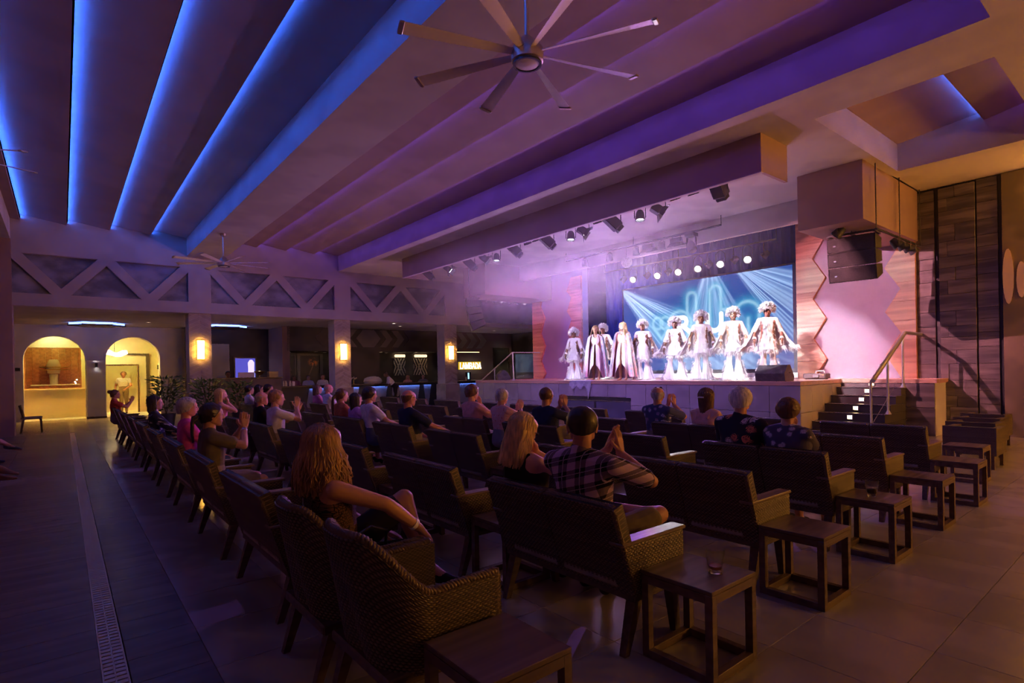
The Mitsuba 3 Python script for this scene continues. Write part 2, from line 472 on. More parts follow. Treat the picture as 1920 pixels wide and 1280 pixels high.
# warm lamps of the hall that hang behind and beside the viewer: their light reaches the near seats and the ceiling
def hall_lamp(x, y, z, facing, k, label, w=5.0):
    t = thing("hall_sconce", label, "wall lamp", "warm wall lamps of the hall")
    fx, fy = facing
    lx, ly = -fy, fx
    m = bx(-0.16, 0.16, 0.0, 0.10, -0.40, 0.40, 0.01)
    m = moved(m, axes([lx, ly, 0], [fx, fy, 0], [0, 0, 1], [x, y, z]))
    part(t, "light_box", emit_mesh(m, (1.0, 0.39, 0.06), k, w))
    part(t, "back_plate", ply(moved(bx(-0.20, 0.20, -0.03, 0.0, -0.45, 0.45), axes([lx, ly, 0], [fx, fy, 0], [0, 0, 1], [x, y, z])), "dark_metal"))


HALL = [((9.0, -5.97, 2.6), (0, 1), 170), ((13.0, -5.97, 2.6), (0, 1), 470), ((14.95, 1.25, 4.6), (-1, 0), 55)]
for i, (p, fdir, k) in enumerate(HALL):
    hall_lamp(*p, fdir, k, ["warm wall lamp on the wall behind the viewer, left of two", "warm wall lamp on the wall behind the viewer, right of two", "warm wall lamp high on the dark wall at the right edge"][i])

# ------------------------------------------------------------------ structure: stage
ZS, XS, XW, XWING = 1.20, 12.0, 15.0, 14.15
OPEN = (6.57, 14.30)
WALLY = (3.97, 17.04)
deck_poly = Polygon([(XS, 5.24), (XWING, 5.24), (XWING, 3.42), (18.4, 3.42), (18.4, 17.4), (XS, 17.4 - 0.4), (XS, 5.24)])
m = ext(deck_poly, 0.085); m.apply_translation([0, 0, ZS - 0.085])
stage = structure("stage_floor", ply(m, "deck_wood"), "raised stage with a wooden deck over grey tiles")
m = ext(deck_poly.buffer(-0.045, join_style=2), ZS - 0.087)
part(stage, "base", ply(m, "grout_light"))
# tile facing of the front, with the low grille in its middle
grille = (9.72, 12.42)
y = 5.242
i = 0
while y < 16.95:
    y1 = min(y + 0.663, 16.99)
    for z0, z1 in ((0.0, 0.528), (0.534, ZS - 0.092)):
        a, b = y + 0.004, y1 - 0.004
        if grille[0] - 0.02 < (a + b) / 2 < grille[1] + 0.02:
            if z0 == 0.0:
                continue
            z0 = 0.742
        part(stage, "tile", box3(XS + 0.012, XS + 0.045, a, b, z0 + 0.003, z1, "tile_grey" if (i * 3) % 5 < 3 else "tile_grey_b", 0.003))
        i += 1
    y = y1
for k in range(4):
    x0 = XS + 0.05 + k * 0.53
    x1 = min(x0 + 0.53, XWING)
    for z0, z1 in ((0.0, 0.528), (0.534, ZS - 0.092)):
        part(stage, "tile", box3(x0 + 0.003, x1 - 0.003, 5.25, 5.285, z0 + 0.003, z1, "tile_tan", 0.003))
for k in range(3):
    y0 = 3.46 + k * 0.6
    for z0, z1 in ((0.0, 0.59), (0.596, ZS - 0.092)):
        part(stage, "tile", box3(XWING + 0.012, XWING + 0.046, y0 + 0.003, min(y0 + 0.597, 5.23), z0 + 0.003, z1, "stone_a", 0.003))
g = thing("stage_hatch", "wide dark blue hatch low in the middle of the tiled stage front", "hatch", None)
part(g, "rail", box3(XS + 0.0, XS + 0.03, grille[0], grille[1], 0.635, 0.735, "black"))
part(g, "rail", box3(XS - 0.006, XS + 0.03, grille[0], grille[1], 0.622, 0.635, "metal"))
for y0, y1 in ((grille[0], 10.98), (11.06, grille[1])):
    part(g, "panel", box3(XS + 0.006, XS + 0.03, y0, y1, 0.02, 0.62, "hatch_blue", 0.003))
part(g, "post", box3(XS + 0.0, XS + 0.03, 10.98, 11.06, 0.02, 0.62, "black"))
mat("hatch_blue", tone((0.05, 0.05, 0.09), (0.07, 0.07, 0.12), 2.0), 0.4)

# steps up to the stage, a small lamp let into each riser
treads = [(12.22, 0.17), (12.55, 0.343), (12.88, 0.515), (13.21, 0.687), (13.54, 0.858), (13.87, 1.03)]
stair = structure("stairs", None, "dark steps with small riser lamps up to the stage's near end")
for k, (x, z) in enumerate(treads):
    part(stair, "step", box3(x, XWING + 0.01, 3.98, 5.235, z - 0.172 + (0.0 if k else 0.002), z - 0.022, "step_dark"))
    part(stair, "tread", box3(x - 0.02, XWING + 0.01, 3.97, 5.236, z - 0.022, z, "step_dark", 0.004))
    part(stair, "nosing", box3(x - 0.026, x + 0.012, 3.97, 5.236, z - 0.004, z + 0.002, "metal"))
    if k:
        ln = number("step_light", _names)
        labels[ln] = {"label": f"small square lamp let into the {['', 'second', 'third', 'fourth', 'fifth', 'top'][k]} riser of the stage steps, counted from the floor", "category": "step light", "group": "lamps in the stage steps"}
        part(ln, "frame", box3(x - 0.012, x + 0.001, 4.56, 4.68, z - 0.135, z - 0.035, "metal", 0.003))
        part(ln, "lens", emit_quad((x - 0.0125, 4.62, z - 0.085), (0, -0.045, 0), (0, 0, 0.038), (1.0, 0.72, 0.32), 9.0, 0.35))
x = XWING + 0.0
ln = number("step_light", _names)
labels[ln] = {"label": "small square lamp let into the stage edge above the topmost step", "category": "step light", "group": "lamps in the stage steps"}
part(ln, "frame", box3(x - 0.012, x + 0.02, 4.56, 4.68, 1.05, 1.11, "metal", 0.003))
part(ln, "lens", emit_quad((x - 0.0125, 4.62, 1.08), (0, -0.045, 0), (0, 0, 0.024), (1.0, 0.72, 0.32), 9.0, 0.2))

# wall beside the opening: zigzag-edged courses of red wood over a plain grey panel
def zig(edge, tip, notch, z_tips, side):
    """Polygon in (y, z): from the straight edge to a zigzag with tips and notches at half-period steps."""
    pts = [(notch, ZS)] if z_tips[0] - ZS > 0.4 else [(tip + (notch - tip) * (1 - (z_tips[0] - ZS) / 0.51), ZS)]
    for zt_ in z_tips:
        pts += [(tip, zt_), (notch, zt_ + 0.51)]
    return Polygon([(edge, ZS)] + pts + [(edge, pts[-1][1])]).buffer(0).intersection(sbox(0, ZS, 30, ZC))


wall_stage = structure("wall_stage", None, "stage wall of zigzag red wood over grey panels on both sides of the opening")
tips_a, tips_b = [1.70, 2.72, 3.74, 4.76], [1.74, 2.74, 3.76, 4.80]
woods = [zig(OPEN[0], 5.86, 6.17, tips_a, 0), zig(WALLY[0], 4.57, 4.26, tips_b, 1), zig(OPEN[1], 15.04, 14.80, [2.0, 2.93, 3.74, 4.5], 2), zig(WALLY[1], 16.32, 16.58, [1.40, 2.50, 3.60, 4.66], 3)]
k = 0
for wi, poly in enumerate(woods):
    z = ZS
    while z < ZC - 0.02:
        h = 0.44
        piece = poly.intersection(sbox(0, z + 0.002, 30, min(z + h - 0.002, ZC)))
        if piece.area > 0.01:
            part(wall_stage, "wood_panel", ply(on_x(ext(piece, 0.085), XW), ["red_wood", "red_wood_b", "red_wood_c"][(k * 5 + wi) % 3]))
        z += h; k += 1
for y0, y1 in ((WALLY[0], OPEN[0]), (OPEN[1], WALLY[1])):
    part(wall_stage, "grey_panel", box3(XW, XW + 0.30, y0, y1, ZS, ZC, "grey_stage_panel"))
# stone cladding of the wall on the right, tall fields of long flat pieces with dark joints between the fields
wall_stone = structure("wall_stone", box3(XW + 0.06, XW + 0.5, -5.9, 3.97, 0, ZC, "black"), "dark wall clad in long flat stone pieces right of the stage steps")
k = 0
for (y0, y1, dx) in ((3.63, 3.965, 0.0), (2.92, 3.55, 0.03), (2.56, 2.90, 0.0)):
    z, row = 0.0, 0
    while z < 5.3:
        h = [0.30, 0.24, 0.36, 0.28, 0.33][(row * 3 + int(y0 * 7)) % 5]
        cuts = [y0, y1] if y1 - y0 < 0.5 or row % 3 == 0 else [y0, y0 + (0.26 + 0.17 * ((row * 5) % 3)) * 0.8, y1]
        for a, b in zip(cuts[:-1], cuts[1:]):
            d = 0.035 + 0.012 * ((k * 7) % 4) / 3
            part(wall_stone, "stone", box3(XW + 0.06 - d - dx, XW + 0.07, a + 0.002, b - 0.002, z + 0.002, min(z + h - 0.002, 5.38), f"stone_{'abc'[(k * 11) % 3]}", 0.003))
            k += 1
        z += h; row += 1
part(wall_stone, "plain_field", box3(XW - 0.02, XW + 0.06, -5.9, 2.49, 0, 5.38, "plaster_dark"))
mat("plaster_dark", tone((0.10, 0.075, 0.05), (0.15, 0.11, 0.075), 1.6), 0.7)
for y, z, rz, ry in ((2.42, 3.27, 0.56, 0.085), (2.22, 3.18, 0.36, 0.075)):
    a = np.linspace(0, 2 * np.pi, 36, endpoint=False)
    disc = Polygon(np.c_[y - 0.02 + ry * np.cos(a), z + rz * np.sin(a)])
    t = one("wall_plaque", ("larger" if rz > 0.5 else "smaller") + " tall pale oval plaque on the dark wall right of the stone", "wall plaque", ply(on_x(ext(disc, 0.04), XW - 0.02), "plaque", 25))
mat("plaque", (0.62, 0.46, 0.28), 0.5)

# dropped boxes: lighting box, bulkheads over the two ends of the stage, header of the opening
box_b = structure("ceiling_box", None, "long dropped box for stage lights along the ceiling")
part(box_b, "front_board", box3(9.02, 9.09, 4.50, 16.95, 4.76, ZC, "plaster_panel"))
part(box_b, "lip", box3(9.012, 9.10, 4.50, 16.95, 4.745, 4.76, "plaster"))
part(box_b, "end_board", box3(9.09, 9.95, 4.50, 4.56, 4.76, ZC, "plaster_panel"))
part(box_b, "end_board", box3(9.09, 9.95, 16.89, 16.95, 4.76, ZC, "plaster_panel"))
bulk = structure("ceiling_bulkhead", box3(11.75, XW, 3.93, 5.12, 4.28, ZC, "plaster_panel"), "dropped ceiling part over the stage steps")
structure("ceiling_bulkhead", box3(11.75, XW, 15.95, 17.3, 4.28, ZC, "plaster_panel"), "dropped ceiling part over the far end of the stage")
structure("wall_header", box3(13.36, 13.48, 5.12, 15.95, 4.86, ZC + 0.8, "plaster"), "beam across the top of the stage opening")
structure("wall_stage_right", box3(XW + 0.30, 18.4, OPEN[0] - 0.9, OPEN[0] - 0.8, ZS, 6.2, "black_cloth"))
structure("wall_stage_left", box3(XW + 0.30, 18.4, OPEN[1] + 0.8, OPEN[1] + 0.9, ZS, 6.2, "black_cloth"))
# folded dark cloth behind the screen
yy = np.linspace(OPEN[0] - 0.8, OPEN[1] + 0.8, 260)
fold = 0.05 * np.sin(yy * 21) + 0.02 * np.sin(yy * 47 + 1)
v = np.vstack([np.c_[17.2 + fold, yy, np.full_like(yy, z)] for z in (ZS, 6.2)])
n = len(yy)
f = [[i, i + 1, n + i + 1] for i in range(n - 1)] + [[i, n + i + 1, n + i] for i in range(n - 1)]
mat("navy_cloth", (0.06, 0.075, 0.24), 0.9, spec=0.15)
one("stage_curtain", "dark blue folded backdrop curtain hanging behind the stage screen", "curtain", ply(M(v, f), "navy_cloth", True))
yy = np.linspace(OPEN[0] - 0.02, OPEN[0] + 0.16, 24)
v = np.vstack([np.c_[15.5 + 0.03 * np.sin(yy * 120), yy - (0 if z > 2 else 0.03), np.full_like(yy, z)] for z in (ZS, 2.4, 5.3)])
n = len(yy)
f = [q for r in (0, n) for i in range(n - 1) for q in ([r + i, r + i + 1, r + n + i + 1], [r + i, r + n + i + 1, r + n + i])]
one("leg_curtain", "narrow black side curtain at the right edge of the stage opening", "curtain", ply(M(v, f), "black_cloth", True))

# the screen: a flat picture of light rays, glowing loops and white lettering
XSC, SY, SZ = 16.30, (7.27, 13.44), (1.45, 4.43)


def screen_picture(p, n, uv):
    y, z = p.y, p.z
    s = (13.44 - y) / 6.17
    t = (z - 1.45) / 2.98
    base = mix((0.014, 0.036, 0.22), (0.055, 0.036, 0.22), smoothstep(0.25, 0.75, fbm(s * 3.1, t * 2.3 + 4, 0.0, 3)))
    base = base + mi.Color3f(0.02, 0.08, 0.20) * smoothstep(0.0, 0.5, fbm(s * 5 + 9, t * 4, 2.0, 3)) * 0.5
    for (ry, rz, a0, a1, freq, k, seed) in ((13.75, 4.62, 0.40, 0.92, 30.0, 0.95, 3.0), (9.25, 4.85, 0.30, 0.96, 24.0, 0.65, 11.0), (9.9, 5.0, 1.05, 2.05, 20.0, 0.62, 23.0)):
        dx, dz = ry - y, rz - z
        r = dr.sqrt(dx * dx + dz * dz)
        a = dr.atan2(dz, dx)
        w = smoothstep(a0 - 0.05, a0 + 0.05, a) * (1 - smoothstep(a1 - 0.06, a1 + 0.06, a))
        streak = 0.35 * noise(a * freq, seed) + 0.65 * dr.power(noise(a * freq * 2.3, seed + 5), 1.6)
        base = base + mi.Color3f(0.55, 0.78, 0.95) * (w * streak * k * dr.exp(-r * 0.34) * 2.3)

    def seg(ya, za, yb, zb):
        ux, uz = yb - ya, zb - za
        h = dr.clip(((y - ya) * ux + (z - za) * uz) / (ux * ux + uz * uz), 0, 1)
        return dr.sqrt(dr.square(y - ya - ux * h) + dr.square(z - za - uz * h))

    def arc(yc, zc, r, lo=-9.0, hi=9.0):
        d = dr.abs(dr.sqrt(dr.square(y - yc) + dr.square(z - zc)) - r)
        ok = (z > lo) & (z < hi)
        return dr.select(ok, d, 9.0)

    loops = [arc(11.93, 3.10, 0.20), arc(11.62, 3.10, 0.20), seg(12.12, 3.0, 11.78, 2.55), seg(11.44, 3.0, 11.78, 2.55), arc(11.05, 2.98, 0.46),
             seg(10.74, 3.85, 10.74, 2.6), seg(10.40, 3.85, 10.40, 2.6), arc(10.57, 3.85, 0.17, 3.85), seg(9.90, 3.95, 9.90, 2.5), seg(9.52, 3.95, 9.52, 2.5), arc(9.71, 3.95, 0.19, 3.95),
             seg(9.50, 3.36, 9.0, 3.30), seg(8.98, 3.2, 8.98, 2.4), arc(8.65, 3.12, 0.40, 3.1), seg(8.27, 3.12, 8.27, 2.2), seg(8.62, 3.0, 8.62, 2.5)]
    d = loops[0]
    for q in loops[1:]:
        d = dr.minimum(d, q)
    inner = dr.exp(-dr.square(d / 0.20)) * (0.65 + 0.35 * noise(s * 60, t * 30, 1.0))
    base = base * (1 - 0.75 * inner) + mi.Color3f(0.035, 0.30, 0.52) * (0.85 * inner) + mi.Color3f(0.22, 0.26, 0.20) * dr.exp(-dr.square(d / 0.055))

    def stroke(q, w):
        return 1 - smoothstep(w - 0.012, w + 0.012, q)

    r_top = dr.minimum(seg(11.17, 3.22, 10.92, 3.22), seg(11.05, 2.94, 10.92, 2.94))
    bowl = dr.select(y < 10.92, dr.abs(dr.sqrt(dr.square(y - 10.92) + dr.square(z - 3.08)) - 0.14), 9.0)
    leg = seg(10.93, 2.94, 10.62, 2.70)
    r_d = dr.minimum(dr.minimum(r_top, bowl), dr.minimum(leg, seg(11.17, 3.22, 11.17, 2.70)))
    i_d = seg(10.34, 3.22, 10.34, 2.70)
    u_d = dr.minimum(dr.minimum(seg(10.0, 3.22, 10.0, 2.95), seg(9.51, 3.22, 9.51, 2.95)), dr.select(z < 2.95, dr.abs(dr.sqrt(dr.square(y - 9.755) + dr.square(z - 2.95)) - 0.245), 9.0))
    white = dr.maximum(stroke(r_d, 0.075), dr.maximum(stroke(i_d, 0.08), stroke(u_d, 0.075)))
    return base * (1 - white) + mi.Color3f(1.6, 1.6, 1.6) * white


scr = thing("stage_screen", "large lit screen behind the performers showing light rays and white lettering", "screen")
part(scr, "housing", box3(XSC + 0.003, XSC + 0.14, SY[0] - 0.06, SY[1] + 0.06, SZ[0] - 0.06, SZ[1] + 0.06, "dark_metal"))
m = M([[XSC, SY[0], SZ[0]], [XSC, SY[1], SZ[0]], [XSC, SY[1], SZ[1]], [XSC, SY[0], SZ[1]]], [[0, 2, 1], [0, 3, 2]])
d = mikit.ply(m, "lamp_face", uv=[[1, 0], [0, 0], [0, 1], [1, 1]])
d["emitter"] = {"type": "area", "radiance": mikit.proc(screen_picture), "sampling_weight": 4.0}
part(scr, "picture", d)
m = meshkit.text_mesh("HOTELS & RESORTS", 0.115, 0.004, bold=True)
w = m.bounds[1][0] - m.bounds[0][0]
m.apply_scale([1.72 / w, 1, 1])
m = moved(m, axes([0, -1, 0], [0, 0, 1], [-1, 0, 0], [XSC - 0.003, 11.17, 2.36]))
part(scr, "lettering", emit_mesh(m, (1, 1, 1), 1.2, 0.05))
part(scr, "frame", ply(on_x(ext(sbox(SY[0] - 0.11, SZ[0] - 0.11, SY[1] + 0.05, SZ[1] + 0.05).difference(sbox(SY[0] - 0.005, SZ[0] - 0.005, SY[1] + 0.005, SZ[1] + 0.005)), 0.045), XSC + 0.02), "dark_metal"))
part(scr, "plinth", box3(XSC - 0.02, XSC + 0.4, 7.0, 14.2, ZS, ZS + 0.14, "white_plastic", 0.01))

# ------------------------------------------------------------------ beyond the columns: arches, lobby, bar
AX = (-1.12, 0.69, 1.33, 3.16)
wallp = sbox(-6.5, 0, 3.95, SOFF - 0.002)
for a, b in ((AX[0], AX[1]), (AX[2], AX[3])):
    r = (b - a) / 2
    ang = np.linspace(0, np.pi, 40)
    wallp = wallp.difference(Polygon([(a, -0.1), (b, -0.1)] + [((a + b) / 2 + r * math.cos(q), 2.27 + r * math.sin(q)) for q in ang]))
wall_arch = structure("wall_arch", ply(on_y(ext(wallp, 0.42), 27.1, True), "white_wall"), "white wall with two round arches at the far end of the aisle")
for a, b in ((AX[0], AX[1]), (AX[2], AX[3])):
    r = (b - a) / 2
    ang = np.linspace(0, np.pi, 40)
    ring = Polygon([((a + b) / 2 + (r + 0.30) * math.cos(q), 2.27 + (r + 0.30) * math.sin(q)) for q in ang] + [((a + b) / 2 + r * math.cos(q), 2.27 + r * math.sin(q)) for q in ang[::-1]])
    if a > 0:
        ring = ring.intersection(sbox((AX[1] + AX[2]) / 2, 0, 10, 5))
    else:
        ring = ring.intersection(sbox(-10, 0, (AX[1] + AX[2]) / 2, 5))
    part(wall_arch, "arch_band", ply(on_y(ext(ring, 0.05), 27.1), "white_wall"))
part(wall_arch, "pilaster", box3(0.72, 1.30, 26.80, 27.1, 0.0, 2.24, "white_wall", 0.01))
part(wall_arch, "pilaster_foot", box3(0.70, 1.32, 26.77, 27.1, 0.0, 0.07, "dark_wood"))
mat("brass", (0.55, 0.38, 0.16), 0.3, 1.0)


def updown(x, y, z, label, dy=-1, k=14.0):
    t = thing("wall_sconce", label, "wall lamp", "small up and down wall lamps at the arches")
    part(t, "body", ply(moved(tube([[x, y + dy * 0.09, z - 0.09], [x, y + dy * 0.09, z + 0.09]], 0.045, 14), np.eye(4)), "dark_metal"))
    part(t, "arm", ply(tube([[x, y, z], [x, y + dy * 0.06, z]], 0.015, 8), "dark_metal"))
    part(t, "upper_lens", emit_quad((x, y + dy * 0.09, z + 0.093), (0.03, 0, 0), (0, 0.03, 0), (1, 0.62, 0.22), 190 * k / 14, 0.7))
    part(t, "lower_lens", emit_quad((x, y + dy * 0.09, z - 0.093), (-0.03, 0, 0), (0, 0.03, 0), (1, 0.62, 0.22), 190 * k / 14, 0.7))


updown(1.02, 26.80, 2.05, "small up and down wall lamp on the white pilaster between the arches")
# rooms behind the arches: left a parapet with a window to a wood-panelled room, right an open doorway
room = structure("wall_lobby", None, "warm lobby walls behind the arches")
face = sbox(-3.5, 0, 0.98, SOFF - 0.01).difference(sbox(-1.16, 1.17, 0.60, 2.79))
part(room, "parapet_wall", ply(on_y(ext(face, 0.2), 28.5, True), "cream_wall"))
part(room, "ledge", box3(-1.3, 0.75, 28.42, 28.5, 1.10, 1.16, "cream_wall", 0.01))
part(room, "skirting", box3(-3.4, 0.98, 28.44, 28.5, 0.0, 0.12, "cream_wall"))
part(room, "partition", box3(0.98, 1.16, 27.55, 31.6, 0, SOFF - 0.01, "cream_wall"))
part(room, "side_wall", box3(3.95, 4.1, 27.1, 31.6, 0, SOFF - 0.01, "cream_wall"))
part(room, "side_wall", box3(-3.6, -3.5, 27.5, 31.6, 0, SOFF - 0.01, "cream_wall"))
mat("cream_wall", tone((0.74, 0.62, 0.42), (0.80, 0.68, 0.48), 1.1), 0.8, spec=0.2)
win = structure("window_1", None, "wide window to a wood-panelled room under the left arch")
part(win, "pane", shape(mikit.ply(M([[-1.16, 28.6, 1.17], [0.60, 28.6, 1.17], [0.60, 28.6, 2.79], [-1.16, 28.6, 2.79]], [[0, 1, 2], [0, 2, 3]]), "pane_glass")))
scene["pane_glass"] = {"type": "thindielectric", "int_ior": 1.5}
part(win, "frame", ply(on_y(ext(sbox(-1.18, 1.15, 0.62, 2.81).difference(sbox(-1.13, 1.20, 0.57, 2.76)), 0.06), 28.6), "red_wood"))
for k in range(14):
    x = -2.0 + k * 0.21
    part(room, "board", box3(x, x + 0.205, 30.2 + 0.01 * (k % 2), 30.3, 0, 3.3, ["red_wood", "red_wood_b", "red_wood_c"][(k * 5) % 3]))
t = thing("floor_lamp", "tall pale glowing column lamp in the wood-panelled room behind the window", "lamp")
part(t, "stem", ply(lathe([(0.0, 0.0), (0.16, 0.0), (0.13, 1.2), (0.15, 1.75), (0.0, 1.75)], 20), "white_wall", 30, to_world=tr(-0.28, 29.75, 0)))
part(t, "shade", ply(lathe([(0.0, 1.76), (0.20, 1.78), (0.24, 2.1), (0.15, 2.35), (0.0, 2.36)], 20), "white_wall", 30, to_world=tr(-0.28, 29.75, 0)))
for z in (1.92, 2.02):
    part(t, "ring", ply(lathe([(0.18, z), (0.46, z), (0.46, z + 0.03), (0.18, z + 0.03)], 28), "brass", to_world=tr(-0.28, 29.75, 0)))
t = thing("dining_counter", "pale counter with small lights in the wood-panelled room behind the window", "counter")
part(t, "top", box3(-1.0, 0.55, 29.2, 29.7, 1.28, 1.33, "white_wall", 0.01))
part(t, "body", box3(-0.95, 0.5, 29.25, 29.65, 0.0, 1.28, "red_wood_c"))
for i, (x, z) in enumerate(((0.40, 1.42), (0.46, 1.50), (0.42, 1.36))):
    one("table_candle", ["left tiny table light on the counter behind the window", "topmost tiny table light on the counter behind the window", "lowest tiny table light on the counter behind the window"][i], "candle", emit_mesh(trimesh.creation.icosphere(1, 0.028).apply_translation([x, 29.3, z]), (1, 0.75, 0.4), 14, 0.1), "tiny lights on the counter behind the window")
# right arch: door frame, bright hanging lamp
part(room, "door_wall", ply(on_y(ext(sbox(1.16, 0, 3.95, SOFF - 0.01).difference(sbox(1.40, -0.1, 2.62, 2.08)), 0.15), 30.0, True), "cream_wall"))
part(room, "trim", box3(1.34, 1.40, 29.93, 30.0, 0, 2.14, "dark_wood"))
part(room, "trim", box3(2.62, 2.68, 29.93, 30.0, 0, 2.14, "dark_wood"))
part(room, "trim", box3(1.40, 2.62, 29.93, 30.0, 2.08, 2.14, "dark_wood"))
part(room, "trim", box3(2.95, 3.07, 29.90, 30.0, 0, 2.62, "dark_metal"))
part(room, "trim", box3(2.25, 3.07, 29.90, 30.0, 2.56, 2.62, "dark_metal"))
part(room, "pier", box3(3.25, 3.5, 28.3, 28.6, 0, SOFF - 0.01, "cream_wall"))
updown(3.25, 28.45, 1.98, "small up and down wall lamp on the pier inside the right arch", 0, 10)
t = thing("hanging_lamp", "bright wavy white hanging lamp inside the right arch", "lamp")
pts = [[1.30 + 0.13 * k, 29.3, 2.60 + 0.06 * math.sin(k * 1.15)] for k in range(8)]
part(t, "glow_tube", emit_mesh(tube(pts, [0.06, 0.10, 0.11, 0.08, 0.09, 0.11, 0.11, 0.07], 12), (1.0, 0.80, 0.45), 10.0, 1.5))
part(t, "cord", ply(tube([[1.75, 29.3, 2.66], [1.75, 29.3, SOFF]], 0.008, 6), "dark_metal"))
for i, (x, y, lab) in enumerate(((-0.3, 27.9, "round ceiling lamp over the passage behind the left arch"), (2.2, 28.4, "round ceiling lamp over the passage behind the right arch"), (-0.3, 29.6, "round ceiling lamp of the wood-panelled room behind the window"), (2.3, 30.9, "round ceiling lamp beyond the doorway of the right arch"))):
    t = thing("ceiling_lamp", lab, "ceiling lamp", "round ceiling lamps behind the arches")
    part(t, "rim", ply(lathe([(0.26, 0.0), (0.30, 0.0), (0.30, 0.05), (0.26, 0.05)], 30), "white_plastic", to_world=tr(x, y, SOFF - 0.052)))
    part(t, "diffuser", emit_quad((x, y, SOFF - 0.02), (-0.18, 0, 0), (0, 0.18, 0), (1.0, 0.52, 0.09), 400.0 if i < 2 else 170.0, 3 if i < 2 else 1))
# small green exit sign plate by the left arch
t = one("wall_sign", "small dark sign plate on the white wall left of the arches", "sign", box3(-1.38, -1.20, 27.07, 27.1, 1.86, 1.98, "dark_metal", 0.004))

# star-shaped blue lights in the low ceiling
def star(cx, cy, label):
    t = thing("star_light", label, "ceiling light", "star-shaped blue ceiling lights")
    ro, ri = 1.08, 0.80
    pts = lambda k, n=6: [(cx + k * (ro if i % 2 else ri) * math.cos(math.pi * i / n + 0.5), cy + k * 0.8 * (ro if i % 2 else ri) * math.sin(math.pi * i / n + 0.5)) for i in range(2 * n)]
    m = ext(Polygon(pts(0.80)), 0.05); m.apply_translation([0, 0, SOFF - 0.15])
    part(t, "cover", ply(m, "dark_wood"))
    m = ext(Polygon(pts(1.0)), 0.012); m.apply_translation([0, 0, SOFF - 0.022])
    part(t, "backing", ply(m, "white_wall"))
    m = ext(Polygon(pts(0.76)), 0.07); m.apply_translation([0, 0, SOFF - 0.098])
    side = m.faces[np.abs(m.face_normals[:, 2]) < 0.5]
    part(t, "glow_band", emit_mesh(M(m.vertices, side), (0.10, 0.22, 1.0), 7.0, 0.8))
    return t


star(1.02, 25.3, "star-shaped blue ceiling light in front of the white arches")
star(5.1, 24.6, "star-shaped blue ceiling light above the reception desk")

# bar: back wall with a deep recess, counter, lit front
Y0, Y1 = 24.2, 26.2
wall_bar = structure("wall_bar", box3(3.95, 19.6, Y1, Y1 + 0.2, 0, SOFF, "dark_wall"), "dark bar wall behind the columns")
part(wall_bar, "upper_wall", box3(7.4, 15.4, Y0, Y0 + 0.25, 2.56, SOFF - 0.002, "dark_wall"))
part(wall_bar, "recess_ceiling", box3(7.4, 15.4, Y0 + 0.25, Y1, 2.56, 2.66, "dark_wall"))
part(wall_bar, "end_pier", box3(7.2, 7.5, Y0, Y1, 0, SOFF - 0.002, "plaster_panel"))
part(wall_bar, "end_pier", box3(9.6, 11.6, Y0, Y0 + 0.3, 0, 2.56, "dark_wall"))
part(wall_bar, "right_wall", box3(15.4, 19.6, Y0, Y0 + 0.25, 0, SOFF - 0.002, "plaster_panel"))
part(wall_bar, "led_strip", emit_quad((16.6, Y0 - 0.02, 2.55), (0.75, 0, 0), (0, 0, 0.018), (1, 0.6, 0.22), 3.0, 0.3))
mat("relief", tone((0.13, 0.115, 0.125), (0.18, 0.16, 0.17), 1.4), 0.55)
cx, cz, hx, hz = 11.05, 3.15, 0.60, 0.40
hexa = Polygon([(cx - hx, cz), (cx - hx * 0.45, cz + hz), (cx + hx * 0.45, cz + hz), (cx + hx, cz), (cx + hx * 0.45, cz - hz), (cx - hx * 0.45, cz - hz)])
part(wall_bar, "hexagon", ply(on_y(ext(hexa, 0.05), Y0), "relief"))
for s in (-1, 1):
    for k in range(3):
        o, w = 0.28 + k * 0.62, 0.34
        ch = Polygon([(cx + s * (hx * 0.45 + o), cz + hz), (cx + s * (hx * 0.45 + o + w), cz + hz), (cx + s * (hx + o + w), cz), (cx + s * (hx * 0.45 + o + w), cz - hz), (cx + s * (hx * 0.45 + o), cz - hz), (cx + s * (hx + o), cz)])
        if cx + s * (hx + o + w) > 7.5:
            part(wall_bar, "chevron", ply(on_y(ext(ch, 0.04), Y0), "relief" if k < 2 else "dark_wall"))
for k in range(3):
    ch = Polygon([(15.9 + k * 0.62, cz + hz), (16.25 + k * 0.62, cz + hz), (16.6 + k * 0.62, cz), (16.25 + k * 0.62, cz - hz), (15.9 + k * 0.62, cz - hz), (16.25 + k * 0.62, cz)])
    part(wall_bar, "chevron", ply(on_y(ext(ch, 0.035), Y0), "plaster"))
# pictures and patterned panels in the recess
t = thing("wall_picture", "tall dark picture of an orange flower in a pale frame behind the bar", "picture")
part(t, "frame", ply(on_y(ext(sbox(8.42, 0.9, 9.62, 2.50).difference(sbox(8.56, 0.98, 9.48, 2.42)), 0.06), Y1 - 0.002), "relief"))


def flower(p, n, uv):
    x, z = p.x - 9.18, p.z - 2.12
    r = dr.sqrt(x * x + z * z * 1.6)
    petal = smoothstep(0.32, 0.05, r) * smoothstep(0.35, 0.7, fbm(p.x * 14, p.z * 14, 1.0, 3))
    stem = smoothstep(0.05, 0.0, dr.abs(p.x - 9.18 + 0.30 * (2.05 - p.z) * (1 + 0.3 * dr.sin(p.z * 5)))) * smoothstep(2.1, 2.0, p.z)
    return mi.Color3f(0.02, 0.016, 0.02) + mi.Color3f(0.85, 0.30, 0.05) * petal + mi.Color3f(0.22, 0.15, 0.11) * stem


